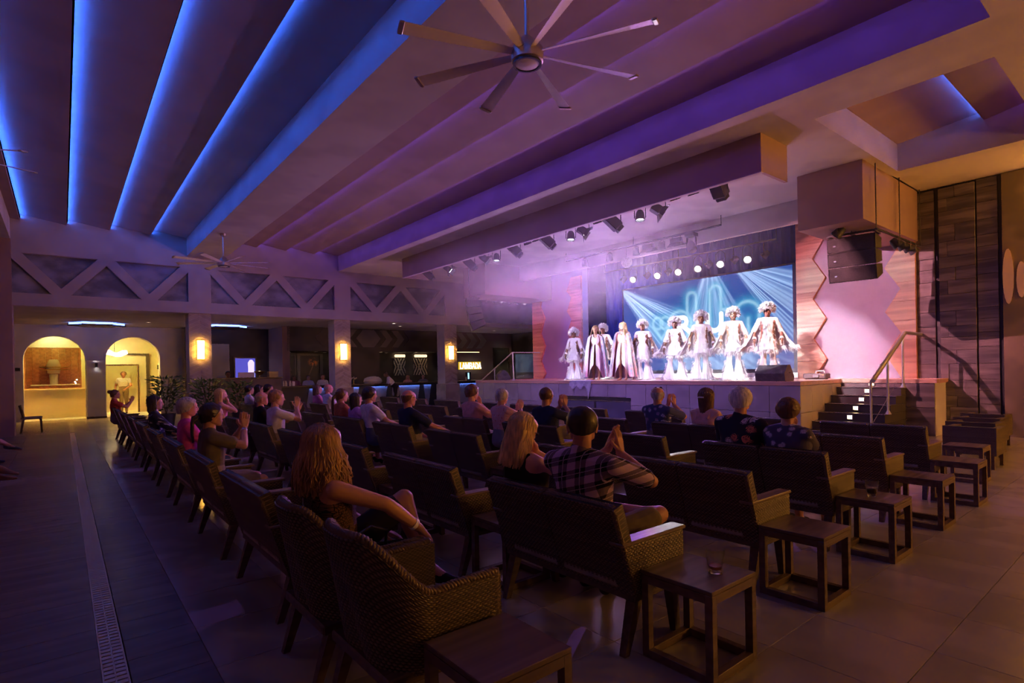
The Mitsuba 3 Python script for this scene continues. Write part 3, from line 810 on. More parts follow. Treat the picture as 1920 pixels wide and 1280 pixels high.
mat("flower_print", mikit.proc(flower), 0.5)
part(t, "print", box3(8.555, 9.485, Y1 - 0.03, Y1 - 0.002, 0.975, 2.425, "flower_print"))
t = thing("wall_picture", "dim oval leaf picture behind the bar, left of the orange flower", "picture")
part(t, "frame", ply(on_y(ext(sbox(7.55, 0.9, 8.36, 2.46).difference(sbox(7.60, 0.95, 8.31, 2.41)), 0.05), Y1 - 0.002), "dark_metal"))
mat("leaf_print", mikit.proc(lambda p, n, uv: mi.Color3f(0.02, 0.018, 0.02) + mi.Color3f(0.20, 0.14, 0.09) * smoothstep(1.0, 0.75, dr.sqrt(dr.square((p.x - 7.95) / 0.26) + dr.square((p.z - 1.65) / 0.45))) * smoothstep(0.35, 0.6, noise(p.x * 26, p.z * 9))), 0.5)
part(t, "print", box3(7.59, 8.32, Y1 - 0.02, Y1 - 0.002, 0.94, 2.42, "leaf_print"))
mat("cream_strip", (0.62, 0.56, 0.46), 0.6)
for (x0, x1), side in (((13.3, 14.0), "left"), ((14.45, 15.3), "right")):
    t = thing("patterned_panel", f"dark wall panel with pale crossing chevrons behind the bar, the {side} of two", "wall panel", "chevron patterned wall panels behind the bar")
    part(t, "board", box3(x0, x1, Y1 - 0.05, Y1 - 0.002, 1.38, 2.30, "dark_metal"))
    mx, w = (x0 + x1) / 2, (x1 - x0) / 2
    for k in range(-1, 3):
        for s in (-1, 1):
            o = k * 0.16
            pl = Polygon([(mx + s * (o + 0.02), 1.84), (mx + s * (o + 0.09), 1.84), (mx + s * (o + 0.30), 2.28), (mx + s * (o + 0.22), 2.28)])
            for q in (pl, affinity.scale(pl, 1, -1, origin=(0, 1.84))):
                q = q.intersection(sbox(x0 + 0.01, 1.39, x1 - 0.01, 2.29))
                if q.area > 0.004 and hasattr(q, "exterior"):
                    part(t, "strip", ply(on_y(ext(q, 0.012), Y1 - 0.05), "cream_strip"))
    one("shelf_lamp", f"low warm lit glass shade above the {side} chevron panel behind the bar", "lamp", emit_mesh(bx(x0 + 0.05, x1 - 0.05, Y1 - 0.16, Y1 - 0.06, 2.34, 2.48, 0.03), (1.0, 0.70, 0.38), 1.6, 0.3), "lit glass shades above the chevron panels")
# the counter: dark top, fascia, tapered blue-lit fields
bar = thing("bar_counter", "long dark bar counter with blue-lit tapered fields behind the columns", "bar counter")
for x0, x1 in ((6.45, 8.4), (8.65, 16.3)):
    part(bar, "top", box3(x0, x1, 22.05, 22.75, 1.05, 1.10, "dark_wood", 0.006))
    part(bar, "front", box3(x0 + 0.02, x1 - 0.02, 22.25, 22.7, 0.0, 1.05, "black"))
fields = ((7.62, 8.36), (8.70, 9.70), (10.05, 11.0), (11.55, 12.6), (12.8, 13.2), (14.6, 15.75))
for i, (x0, x1) in enumerate(fields):
    q = Polygon([(x0, 0.97), (x1, 0.97), (x1 - 0.16, 0.05), (x0 - 0.16 if x0 < 8.4 else x0 + 0.12, 0.05)])
    part(bar, "lit_field", ply(on_y(ext(q, 0.02), 22.25), "tile_grey"))
    part(bar, "led_strip", emit_quad(((x0 + x1) / 2, 22.19, 0.985), (-(x1 - x0) / 2, 0, 0), (0, 0.022, 0), (0.10, 0.26, 1.0), 15.0, 0.5))
# reception desk on the left of the bar, with what stands on it
desk = thing("reception_desk", "tall plain dark desk between the first column and the bar", "desk")
part(desk, "body", box3(4.25, 6.42, 21.75, 22.5, 0, 1.43, "plaster_dark", 0.01))
part(desk, "top", box3(4.2, 6.46, 21.70, 22.55, 1.43, 1.47, "dark_wood", 0.006))
one("desk_panel", "pale upright panel standing on the dark reception desk", "panel", box3(5.0, 5.55, 22.1, 22.14, 1.47, 1.66, "white_wall"))
one("desk_panel", "amber-lit upright box end at the right of the reception desk", "panel", box3(6.05, 6.38, 22.0, 22.3, 1.47, 1.68, "cap_wood"))
t = thing("bowl_lamp", "glowing shallow golden bowl on the reception desk", "lamp")
part(t, "bowl", ply(lathe([(0.05, 0.0), (0.08, 0.01), (0.20, 0.14), (0.19, 0.145), (0.07, 0.03), (0.0, 0.02)], 26), "brass", 30, to_world=tr(5.72, 22.05, 1.55)))
part(t, "foot", ply(lathe([(0.0, 0.0), (0.07, 0.0), (0.02, 0.02), (0.02, 0.09), (0.0, 0.09)], 18), "brass", to_world=tr(5.72, 22.05, 1.47)))
part(t, "flame", emit_mesh(trimesh.creation.icosphere(1, 0.05).apply_translation([5.72, 22.05, 1.66]), (1.0, 0.62, 0.2), 14, 0.3))
# doorway glow behind the desk: violet-lit glass case with a pale figure-shaped stand
t = thing("display_case", "violet-lit glass display case with a white stand, seen behind the desk", "display case")
part(t, "back", emit_quad((6.2, 26.15, 1.80), (0.42, 0, 0), (0, 0, 0.50), (0.16, 0.14, 0.9), 0.55, 0.3))
part(t, "frame", ply(on_y(ext(sbox(5.74, 1.26, 6.66, 2.34).difference(sbox(5.79, 1.31, 6.61, 2.29)), 0.06), 26.15), "dark_metal"))
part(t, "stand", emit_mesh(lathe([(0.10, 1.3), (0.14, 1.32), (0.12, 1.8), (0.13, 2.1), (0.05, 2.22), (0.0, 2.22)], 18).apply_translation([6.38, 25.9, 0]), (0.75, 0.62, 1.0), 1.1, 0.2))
part(room, "lit_wall", box3(4.15, 5.55, 26.0, 26.19, 0, 2.9, "plaster"))
# yellow sign with the bar's name, its letters standing proud of a glowing field
t = thing("bar_sign", "glowing yellow LAMBADA lettering on the wall beyond the last column", "sign")
m = meshkit.text_mesh("LAMBADA", 0.31, 0.03, bold=True)
w = m.bounds[1][0] - m.bounds[0][0]
m.apply_scale([1.36 / w, 1, 1])
halo = np.array(m.bounds)
m1 = moved(m, axes([1, 0, 0], [0, 0, 1], [0, -1, 0], [16.03, Y0 - 0.07, 1.68]))
part(t, "letters", emit_mesh(m1, (1.0, 0.95, 0.75), 2.6, 0.3))
part(t, "glow_plate", emit_quad((16.71, Y0 - 0.03, 1.84), (0.72, 0, 0), (0, 0, 0.205), (1.0, 0.58, 0.03), 0.75, 0.5))
t = thing("till_screen", "small blue lit till screen on the bar below the yellow lettering", "screen")
part(t, "case", box3(15.25, 15.55, 22.4, 22.44, 1.12, 1.50, "dark_metal", 0.006))
part(t, "picture", emit_quad((15.40, 22.395, 1.32), (0.05, 0, 0), (0, 0, 0.15), (0.30, 0.62, 1.0), 1.6, 0.1))
part(t, "stand", box3(15.3, 15.5, 22.35, 22.5, 1.10, 1.125, "dark_metal"))
# door and a light pool above it, beyond the stage's far end
d1 = structure("door_1", box3(18.35, 19.3, Y0 - 0.05, Y0 + 0.02, 0, 2.72, "dark_metal"), "dark door beyond the stage's far end")
part(d1, "frame", ply(on_y(ext(sbox(18.28, 0, 19.37, 2.80).difference(sbox(18.35, -0.1, 19.30, 2.72)), 0.07), Y0), "dark_wood"))
part(d1, "handle", ply(tube([[18.45, Y0 - 0.10, 1.05], [18.58, Y0 - 0.10, 1.05]], 0.012, 8), "metal"))
spot("door_light", (18.8, 23.55, SOFF - 0.02), (18.85, 24.3, 1.6), (1.0, 0.72, 0.35), 26, 40, 26, 0.7)
spot("bar_light_left", (8.9, 24.7, 2.5), (8.6, 23.3, 1.2), (1.0, 0.72, 0.36), 24, 60, 40, 0.8)
spot("bar_light_right", (13.7, 24.7, 2.5), (13.3, 23.3, 1.2), (1.0, 0.72, 0.40), 22, 62, 40, 0.8)
spot("panel_light", (14.2, 25.3, 2.5), (14.2, 26.2, 1.7), (1.0, 0.80, 0.56), 12, 55, 40, 0.5)
spot("picture_light", (8.9, 25.2, 2.5), (8.9, 26.2, 1.9), (1.0, 0.70, 0.36), 10, 50, 30, 0.5)
# small round downlights
DL = [(2.51, 24.5, SOFF, 0.06, "in the low ceiling right of the first star light"), (4.75, 25.6, SOFF, 0.06, "in the low ceiling behind the second star light"), (10.69, 20.9, SOFF, 0.09, "under the frieze between the second and third columns"), (11.6, 22.1, SOFF, 0.07, "above the bar behind the second column"),
      (7.75, 25.2, 2.56, 0.06, "over the leaf picture in the bar recess"), (7.95, 25.7, 2.56, 0.06, "deep in the bar recess near its left end"), (8.85, 24.9, 2.56, 0.06, "over the orange flower picture in the bar recess"), (9.5, 25.6, 2.56, 0.06, "right of the orange flower picture in the bar recess"),
      (12.0, 24.9, 2.56, 0.06, "left of the chevron panels in the bar recess"), (12.7, 25.7, 2.56, 0.06, "deep in the bar recess, left of the chevron panels"), (13.9, 24.8, 2.56, 0.06, "in front of the right chevron panel"), (14.3, 25.7, 2.56, 0.06, "deep above the right chevron panel"),
      (17.2, 22.6, SOFF, 0.07, "in the ceiling before the yellow lettering and the door"), (5.7, 25.5, 2.3, 0.04, "over the violet display case")]
for x, y, z, r, where in DL:
    t = thing("downlight", f"small round downlight {where}", "downlight", "small round downlights")
    part(t, "rim", ply(lathe([(r * 0.8, 0), (r * 1.25, 0), (r * 1.25, 0.012), (r * 0.8, 0.012)], 20), "white_plastic", to_world=tr(x, y, z - 0.014)))
    part(t, "lens", emit_quad((x, y, z - 0.008), (-r * 0.75, 0, 0), (0, r * 0.75, 0), (1, 0.78, 0.5), 12.0, 0.08))
# column sconces: a tall light box with a small base
for (a, b), (x0, x1, z0, z1), lab in zip(COLS, ((3.41, 3.60, 2.11, 2.71), (8.19, 8.39, 2.08, 2.67), (13.01, 13.19, 2.08, 2.66)), ("nearest the white arches", "before the middle of the bar", "beside the far end of the stage")):
    t = thing("column_sconce", f"tall glowing yellow light box on the column {lab}", "wall lamp", "tall yellow light boxes on the columns")
    part(t, "light_box", emit_mesh(bx(x0, x1, YB - 0.12, YB - 0.015, z0, z1, 0.006), (1.0, 0.50, 0.075), 30.0, 2.0))
    part(t, "back_plate", box3(x0 - 0.02, x1 + 0.02, YB - 0.012, YB + 0.02, z0 - 0.03, z1 + 0.03, "brass"))
# things on the bar
t = thing("bread_basket", "big pale cloth-covered dome on the bar behind the bending waiter", "basket")
part(t, "basket", ply(lathe([(0.0, 0.0), (0.34, 0.0), (0.40, 0.10), (0.38, 0.12), (0.0, 0.12)], 28), "cream_strip", 30, to_world=tr(10.4, 22.4, 1.10)))
part(t, "cloth_dome", ply(lathe([(0.38, 0.12), (0.36, 0.20), (0.26, 0.27), (0.10, 0.30), (0.0, 0.305)], 28), "white_wall", 40, to_world=tr(10.4, 22.4, 1.10)))
for i, x in enumerate((9.05, 6.95, 15.05)):
    one("menu_card", ["white menu card standing on the bar right of the middle column", "white menu card standing on the bar before the seated trio", "white menu card on the bar under the yellow lettering"][i], "menu card", box3(x, x + 0.09, 22.15, 22.17, 1.10, 1.28, "white_plastic"), "white menu cards on the bar")
t = thing("candelabra", "small brass candle stand with pale blooms on the bar right of the middle column", "candle stand")
part(t, "stem", ply(lathe([(0.0, 0.0), (0.07, 0.0), (0.015, 0.02), (0.015, 0.2), (0.0, 0.2)], 16), "brass", to_world=tr(9.5, 22.3, 1.10)))
for k in range(5):
    part(t, "bloom", ply(trimesh.creation.icosphere(1, 0.035).apply_translation([9.5 + 0.055 * (k - 2), 22.3 + 0.02 * (k % 2), 1.32 + 0.03 * (k % 3)]), "cream_strip", True))
for i in range(6):
    x = 6.62 + 0.07 * i + 0.02 * (i % 2)
    one("bottle", f"small pale bottle at the left end of the bar, {ORD[i]} of six from the left", "bottle", ply(lathe([(0.0, 0.0), (0.028, 0.0), (0.028, 0.12), (0.011, 0.17), (0.011, 0.21), (0.0, 0.21)], 14), "cream_strip" if i % 2 else "white_plastic", 30, to_world=tr(x, 22.2 + 0.05 * (i % 3), 1.10)), "small bottles at the left end of the bar")
# leafy plants at the first column
def plant(x, y, h, n, seed, label):
    g = np.random.default_rng(seed)
    t = thing("leafy_plant", label, "plant", "leafy plants at the first column")
    part(t, "pot", ply(lathe([(0.0, 0.0), (0.20, 0.0), (0.26, 0.42), (0.24, 0.42), (0.22, 0.36), (0.0, 0.36)], 24), "dark_metal", 30, to_world=tr(x, y, 0)))
    vs, fs = [], []
    for i in range(n):
        a, e, r = g.uniform(0, 6.283), g.uniform(-0.2, 0.9), g.uniform(0.12, 0.42)
        c = np.array([x + r * math.cos(a), y + r * math.sin(a), 0.45 + g.uniform(0, 1) ** 0.8 * (h - 0.45)])
        d = np.array([math.cos(a) * math.cos(e), math.sin(a) * math.cos(e), math.sin(e)]); s = np.cross(d, [0, 0, 1]); s /= np.linalg.norm(s)
        L, w = g.uniform(0.10, 0.17), g.uniform(0.025, 0.045)
        up = np.cross(s, d) * 0.015
        k = len(vs)
        vs += [c, c + d * L * 0.5 + s * w - up, c + d * L, c + d * L * 0.5 - s * w - up, c + d * L * 0.5 + up]
        fs += [[k, k + 1, k + 4], [k + 1, k + 2, k + 4], [k + 2, k + 3, k + 4], [k + 3, k, k + 4]]
    part(t, "leaves", ply(M(vs, fs), "leaf_green"), kind="stuff")
    part(t, "stems", ply(cat([tube([[x, y, 0.36], [x + 0.1 * math.cos(k), y + 0.1 * math.sin(k), h * 0.6], [x + 0.22 * math.cos(k), y + 0.22 * math.sin(k), h * 0.95]], 0.008, 5) for k in range(7)]), "dark_wood"))


mat("leaf_green", tone((0.035, 0.07, 0.025), (0.07, 0.13, 0.05), 8.0), 0.45)
plant(2.45, 19.9, 1.55, 420, 3, "dark leafy plant in a pot left of the first column")
plant(3.5, 19.5, 1.45, 420, 5, "dark leafy plant in a pot in front of the first column")
plant(4.55, 20.0, 1.35, 360, 8, "dark leafy plant in a pot right of the first column")

# ------------------------------------------------------------------ stage lights, loudspeakers, fans, rails
def pipe(key_label, p, q, hang, label):
    t = thing("lighting_pipe", label, "pipe")
    part(t, "tube", ply(tube([p, q], 0.025, 10), "dark_metal"))
    n = max(2, int(np.linalg.norm(np.subtract(q, p)) / 2.2))
    for k in range(n + 1):
        c = np.array(p, float) + (np.array(q, float) - np.array(p, float)) * k / n
        part(t, "hanger", ply(tube([c, [c[0], c[1], hang]], 0.010, 6), "dark_metal"))
    return t


def aim(d, up=(0, 0, 1)):
    """Axes with local -z along d."""
    d = np.asarray(d, float); d /= np.linalg.norm(d)
    x = np.cross(up, d)
    if np.linalg.norm(x) < 0.1:
        x = np.cross([0, 1, 0], d)
    x /= np.linalg.norm(x)
    return x, np.cross(d, x) * 1.0, -d


def place(m, o, d):
    x, y, z = aim(d)
    y = np.cross(z, x)
    return moved(m, axes(x, y, z, o))


PARCAN = lathe([(0.0, 0.16), (0.06, 0.16), (0.085, 0.10), (0.095, 0.02), (0.105, -0.02), (0.105, -0.05), (0.09, -0.05), (0.082, -0.01), (0.0, -0.01)], 22)
lamp_pink, lamp_white = (1.0, 0.75, 0.92), (0.92, 0.92, 1.0)


def par(x, y, z, d, label, k, group, rgb=lamp_white, bulb=0.075, dz=0.20, size=1.0):
    if group == GB:
        dz = 5.05 - z
    t = thing("par_lamp", label, "stage light", group)
    part(t, "can", ply(place(moved(PARCAN, np.diag([size, size, size, 1])), (x, y, z), d), "dark_metal", 30))
    X, Yv, Z = aim(d)
    yoke = []
    for s in (-1, 1):
        yoke.append(np.array([x, y, z]) + X * s * 0.115 * size)
    part(t, "yoke", ply(tube([yoke[0], yoke[0] + [0, 0, dz * 0.7], np.array([x, y, z + dz]), yoke[1] + [0, 0, dz * 0.7], yoke[1]], 0.009, 6), "dark_metal"))
    if k > 0:
        dd = np.asarray(d, float) / np.linalg.norm(d)
        c = np.array([x, y, z]) + dd * 0.012
        disc = M(np.vstack([[c]] + [c + size * bulb * (math.cos(a) * X + math.sin(a) * np.cross(dd, X)) for a in np.linspace(0, 6.283, 17)[:-1]]), [[0, 1 + i, 1 + (i + 1) % 16] for i in range(16)])
        part(t, "lens", emit_mesh(disc, rgb, k, 0.15))
    else:
        part(t, "lens", ply(place(lathe([(0.0, 0.0), (0.08, 0.0), (0.08, -0.004), (0.0, -0.004)], 18), (x, y, z), d), "metal"))
    return t


def barn(x, y, z, d, label, group, lit, w=0.22, h=0.16, depth=0.20):
    """A box floodlight with four flaps, its face along d."""
    t = thing("flood_lamp", label, "stage light", group)
    part(t, "housing", ply(place(bx(-w / 2, w / 2, -h / 2, h / 2, 0.0, depth, 0.012), (x, y, z), d), "dark_metal"))
    flaps = [((-w / 2, -h / 2), (w / 2, -h / 2), (w / 2 + 0.03, -h / 2 - 0.10), (-w / 2 - 0.03, -h / 2 - 0.10)), ((-w / 2, h / 2), (w / 2, h / 2), (w / 2 + 0.03, h / 2 + 0.10), (-w / 2 - 0.03, h / 2 + 0.10)),
             ((-w / 2, -h / 2), (-w / 2, h / 2), (-w / 2 - 0.09, h / 2 + 0.03), (-w / 2 - 0.09, -h / 2 - 0.03)), ((w / 2, -h / 2), (w / 2, h / 2), (w / 2 + 0.09, h / 2 + 0.03), (w / 2 + 0.09, -h / 2 - 0.03))]
    for f in flaps:
        v = [[f[0][0], f[0][1], 0.0], [f[1][0], f[1][1], 0.0], [f[2][0], f[2][1], -0.09], [f[3][0], f[3][1], -0.09]]
        v = v + [[a, b, c + 0.006] for a, b, c in v]
        m = M(v, [[0, 1, 2], [0, 2, 3], [4, 6, 5], [4, 7, 6], [0, 5, 1], [0, 4, 5], [2, 1, 5], [2, 5, 6], [3, 2, 6], [3, 6, 7], [0, 3, 7], [0, 7, 4]])
        part(t, "flap", ply(place(m, (x, y, z), d), "dark_metal"))
    m = M([[-w / 2 + 0.015, -h / 2 + 0.015, -0.002], [w / 2 - 0.015, -h / 2 + 0.015, -0.002], [w / 2 - 0.015, h / 2 - 0.015, -0.002], [-w / 2 + 0.015, h / 2 - 0.015, -0.002]], [[0, 2, 1], [0, 3, 2]])
    m = place(m, (x, y, z), d)
    part(t, "lens", emit_mesh(m, (0.95, 0.92, 1.0), lit, 0.15) if lit else ply(m, "metal"))
    part(t, "yoke", ply(tube([[x, y - 0.13, z], [x, y - 0.13, (5.05 if group == GB else 5.14)], [x, y + 0.13, (5.05 if group == GB else 5.14)], [x, y + 0.13, z]], 0.009, 6), "dark_metal"))
    return t


def profile_lamp(x, y, z, d, label, group):
    """A long box lamp tilted along d."""
    t = thing("profile_lamp", label, "stage light", group)
    part(t, "housing", ply(place(bx(-0.13, 0.13, -0.11, 0.11, -0.10, 0.30, 0.02), (x, y, z), d), "dark_metal"))
    part(t, "snout", ply(place(bx(-0.10, 0.10, -0.08, 0.08, -0.17, -0.10, 0.01), (x, y, z), d), "dark_metal"))
    for s in (-1, 1):
        part(t, "vent", ply(place(bx(-0.10, 0.10, s * 0.03 - 0.006, s * 0.03 + 0.006, 0.30, 0.306), (x, y, z), d), "metal"))
    part(t, "yoke", ply(tube([[x, y - 0.15, z], [x, y - 0.15, 5.05], [x, y + 0.15, 5.05], [x, y + 0.15, z]], 0.010, 6), "dark_metal"))
    return t


pipe("box", (9.575, 4.7, 5.06), (9.575, 16.8, 5.06), ZC, "dark pipe inside the long dropped box that carries its stage lights")
GB, GR, GS = "stage lights under the long dropped box", "round lamps hung along the front of the stage opening", "round lamps shining out over the screen"
down = (-0.12, -0.10, -1)
for i, (y, z) in enumerate(((12.39, 4.68), (9.45, 4.70), (7.39, 4.72))):
    par(9.55, y, z, down, f"white-shining round lamp under the long dropped box, {['farthest', 'middle', 'nearest'][i]} of three", 26, GB)
for i, (y, z, d, lit) in enumerate(((14.8, 4.74, (0.5, -0.6, -0.6), 10), (12.89, 4.76, (0.6, -0.5, -0.6), 6), (8.98, 4.74, (0.6, -0.6, -0.6), 8), (6.88, 4.74, (0.6, -0.6, -0.6), 8))):
    barn(9.55, y, z, d, f"lit floodlight with flaps under the long dropped box, {ORD[i]} from its far end", GB, lit)
for i, (y, z) in enumerate(((16.04, 4.74), (13.6, 4.70), (11.49, 4.74), (10.19, 4.72), (8.06, 4.72), (5.55, 4.80))):
    profile_lamp(9.55, y, z, (0.55, -0.45 if i < 5 else 0.0, -0.7), f"unlit dark box lamp under the long dropped box, {ORD[i]} from its far end", GB)
for i, (y, z) in enumerate(((11.05, 4.90), (10.72, 4.92), (8.60, 4.92), (6.53, 4.94), (6.12, 4.94))):
    par(9.55, y, z, (0.4, 0, -1), f"small round lamp half hidden by the dropped box's edge, {ORD[i]} from the far end", 14 if i in (0, 2, 3) else 0, GB, dz=0.1)
pipe("row", (13.1, 7.6, 5.15), (13.1, 13.2, 5.15), ZC + 0.5, "dark pipe carrying the lamps along the front of the stage opening")
for i, y in enumerate((12.35, 11.32, 10.30, 9.41)):
    par(13.1, y, 4.90, (0.12, -0.02, -1), f"white-shining lamp hung along the top of the stage opening, {ORD[i]} from the left", 26, GR, dz=0.22)
for i, (y, lit) in enumerate(((9.86, 0), (8.93, 2.5))):
    barn(13.1, y, 4.96, (0.2, 0, -1), f"{'lit' if lit else 'unlit'} wide floodlight hung along the top of the stage opening", GR, lit, 0.34, 0.12, 0.12)
t = thing("moving_head", "dark moving-head lamp at the right end of the row over the stage opening", "stage light")
part(t, "base", box3(12.98, 13.22, 8.33, 8.60, 5.02, 5.12, "dark_metal", 0.012))
part(t, "yoke", ply(tube([[13.1, 8.34, 5.02], [13.1, 8.33, 4.80], [13.1, 8.36, 4.72]], 0.025, 8), "dark_metal"))
part(t, "yoke", ply(tube([[13.1, 8.59, 5.02], [13.1, 8.60, 4.80], [13.1, 8.57, 4.72]], 0.025, 8), "dark_metal"))
part(t, "head", ply(place(lathe([(0.0, 0.16), (0.08, 0.15), (0.115, 0.05), (0.12, -0.10), (0.10, -0.14), (0.0, -0.12)], 22), (13.1, 8.465, 4.75), (-0.3, -0.5, -1)), "dark_metal", 30))
# mirror ball of flat facets
mb, faces = [], 0
t = thing("mirror_ball", "small mirror ball hung over the stage", "mirror ball")
R = 0.165
vs, fs = [], []
for i in range(12):
    t0, t1 = math.pi * i / 12 + 0.012, math.pi * (i + 1) / 12 - 0.012
    n = max(4, int(24 * math.sin((t0 + t1) / 2)))
    for k in range(n):
        a0, a1 = 2 * math.pi * k / n + 0.02, 2 * math.pi * (k + 1) / n - 0.02
        b = len(vs)
        for tt, aa in ((t0, a0), (t1, a0), (t1, a1), (t0, a1)):
            vs.append([R * math.sin(tt) * math.cos(aa), R * math.sin(tt) * math.sin(aa), R * math.cos(tt)])
        fs += [[b, b + 1, b + 2], [b, b + 2, b + 3]]
part(t, "facets", ply(M(vs, fs), "metal", to_world=tr(13.1, 10.66, 4.70)), kind="stuff")
part(t, "core", ply(trimesh.creation.icosphere(2, R * 0.97), "dark_metal", True, to_world=tr(13.1, 10.66, 4.70)))
part(t, "cord", ply(tube([[13.1, 10.66, 4.86], [13.1, 10.66, 5.12]], 0.005, 6), "dark_metal"))
pipe("screen", (15.2, 7.2, 5.0), (15.2, 13.4, 5.0), ZC + 0.8, "dark pipe carrying the lamps that shine out over the screen")
for i, (y, z) in enumerate(((12.1, 4.57), (11.1, 4.56), (10.31, 4.56), (9.61, 4.56), (8.86, 4.58), (8.02, 4.58))):
    par(15.2, y, z, (-0.9, -0.30, -0.42), f"round white lamp shining out over the screen, {ORD[i]} of six from the left", 9, GS, dz=0.42, bulb=0.10, size=1.15)
for i, y in enumerate((12.55, 11.55, 10.72, 9.28, 8.45, 7.55)):
    par(15.2, y, 4.60, (-0.3, 0.7, -0.6), f"unlit round lamp among those over the screen, {ORD[i]} of six from the left", 0, GS, dz=0.40)
pipe("far", (12.35, 17.42, 4.55), (14.9, 17.42, 4.55), ZC, "dark pipe with small lamps beyond the far end of the stage")
for i in range(7):
    par(12.45 + i * 0.40, 17.42, 4.30, (0.15 if i % 2 else -0.3, -0.8, -0.35), f"small lamp on the far pipe beyond the stage, {ORD[i]} of seven from the left", 0.0 if i % 3 else 0.5, "small lamps beyond the far end of the stage", lamp_pink, dz=0.25, size=0.9)
pipe("near", (12.2, 3.86, 4.14), (14.9, 3.86, 4.14), ZC, "dark pipe beside the near hanging loudspeakers")
for i in range(4):
    par(13.35 + i * 0.36, 3.86, 3.98, (0.3, -0.4, -0.6), f"small dark lamp by the near hanging loudspeakers, {ORD[i]} of four", 0, "small lamps by the near loudspeakers", dz=0.16, size=0.9)
par(12.2, 4.55, 4.17, (-0.2, 0.6, -0.7), "single dark lamp above the near hanging loudspeakers", 0, None, dz=0.11)


def line_array(o, rz, label, n=3, w=0.86, h=0.30, dpt=0.5):
    """Loudspeaker boxes hung one under the other, each tilted further down; faces along local -x."""
    t = thing("line_array", label, "loudspeaker", "hanging loudspeaker columns")
    p, ang = np.array([0.0, 0.0]), 0.03
    c, s = math.cos(rz), math.sin(rz)

    def world(x, y, z):
        return np.stack([o[0] + c * x - s * y, o[1] + s * x + c * y, o[2] + z], -1)
    part(t, "bumper", ply(cat([moved(bx(-0.02, 0.45, q - 0.02, q + 0.02, 0.03, 0.07), axes([c, s, 0], [-s, c, 0], [0, 0, 1], o)) for q in (-w / 2 + 0.02, 0, w / 2 - 0.02)] + [moved(bx(-0.02, 0.02, -w / 2, w / 2, 0.03, 0.07), axes([c, s, 0], [-s, c, 0], [0, 0, 1], o))]), "dark_metal"))
    part(t, "chain", ply(tube([world(0.1, 0, 0.05), world(0.1, 0, max(0.10, SPK_TOP - o[2] - 0.02))], 0.012, 6), "dark_metal"))
    for k in range(n):
        f0 = p
        f1 = p + h * np.array([math.sin(ang), -math.cos(ang)])
        bk = np.array([math.cos(ang), math.sin(ang)]) * dpt
        mid = h * 0.16 * np.array([math.sin(ang), -math.cos(ang)])
        sec = [f0, f1, f1 + bk - mid, f0 + bk + mid]
        v = np.array([[q[0], y, q[1]] for y in (-w / 2, w / 2) for q in sec])
        m = M(np.array([world(*q) for q in v]), [[0, 1, 2], [0, 2, 3], [4, 6, 5], [4, 7, 6], [0, 4, 5], [0, 5, 1], [1, 5, 6], [1, 6, 2], [2, 6, 7], [2, 7, 3], [3, 7, 4], [3, 4, 0]])
        bxk = part(t, "cabinet", ply(m, "black_grille"))
        e = np.array([-math.cos(ang), -math.sin(ang)]) * 0.008
        gr = [f0 * 0.94 + f1 * 0.06 + e, f0 * 0.06 + f1 * 0.94 + e]
        m = M(np.array([world(q[0], y, q[1]) for y in (-w / 2 + 0.02, w / 2 - 0.02) for q in gr]), [[0, 1, 3], [0, 3, 2]])
        part(t, "grille", ply(m, "black_grille"))
        lc = f0 * 0.45 + f1 * 0.55 + e * 1.6
        part(t, "badge", ply(moved(bx(-0.022, 0.022, -0.014, 0.014, 0, 0.004), axes([-s, c, 0], [0, 0, 1], [-c, -s, 0], world(lc[0], w * 0.34, lc[1]))), "metal"))
        p = f1 + 0.008 * np.array([math.sin(ang), -math.cos(ang)])
        ang += 0.10
    return t


SPK_TOP = 4.28
mat("black_grille", mikit.proc(lambda p, n, uv: mix((0.010, 0.010, 0.011), (0.030, 0.028, 0.028), noise(p.x * 160, p.y * 160, p.z * 160))), 0.6)
line_array((12.45, 4.40, 4.14), 0.10, "hanging column of three black loudspeakers over the stage steps")
SPK_TOP = 5.4
line_array((11.35, 16.55, 4.08), -0.55, "hanging column of four black loudspeakers beyond the stage's far end", 4, 0.80, 0.27)


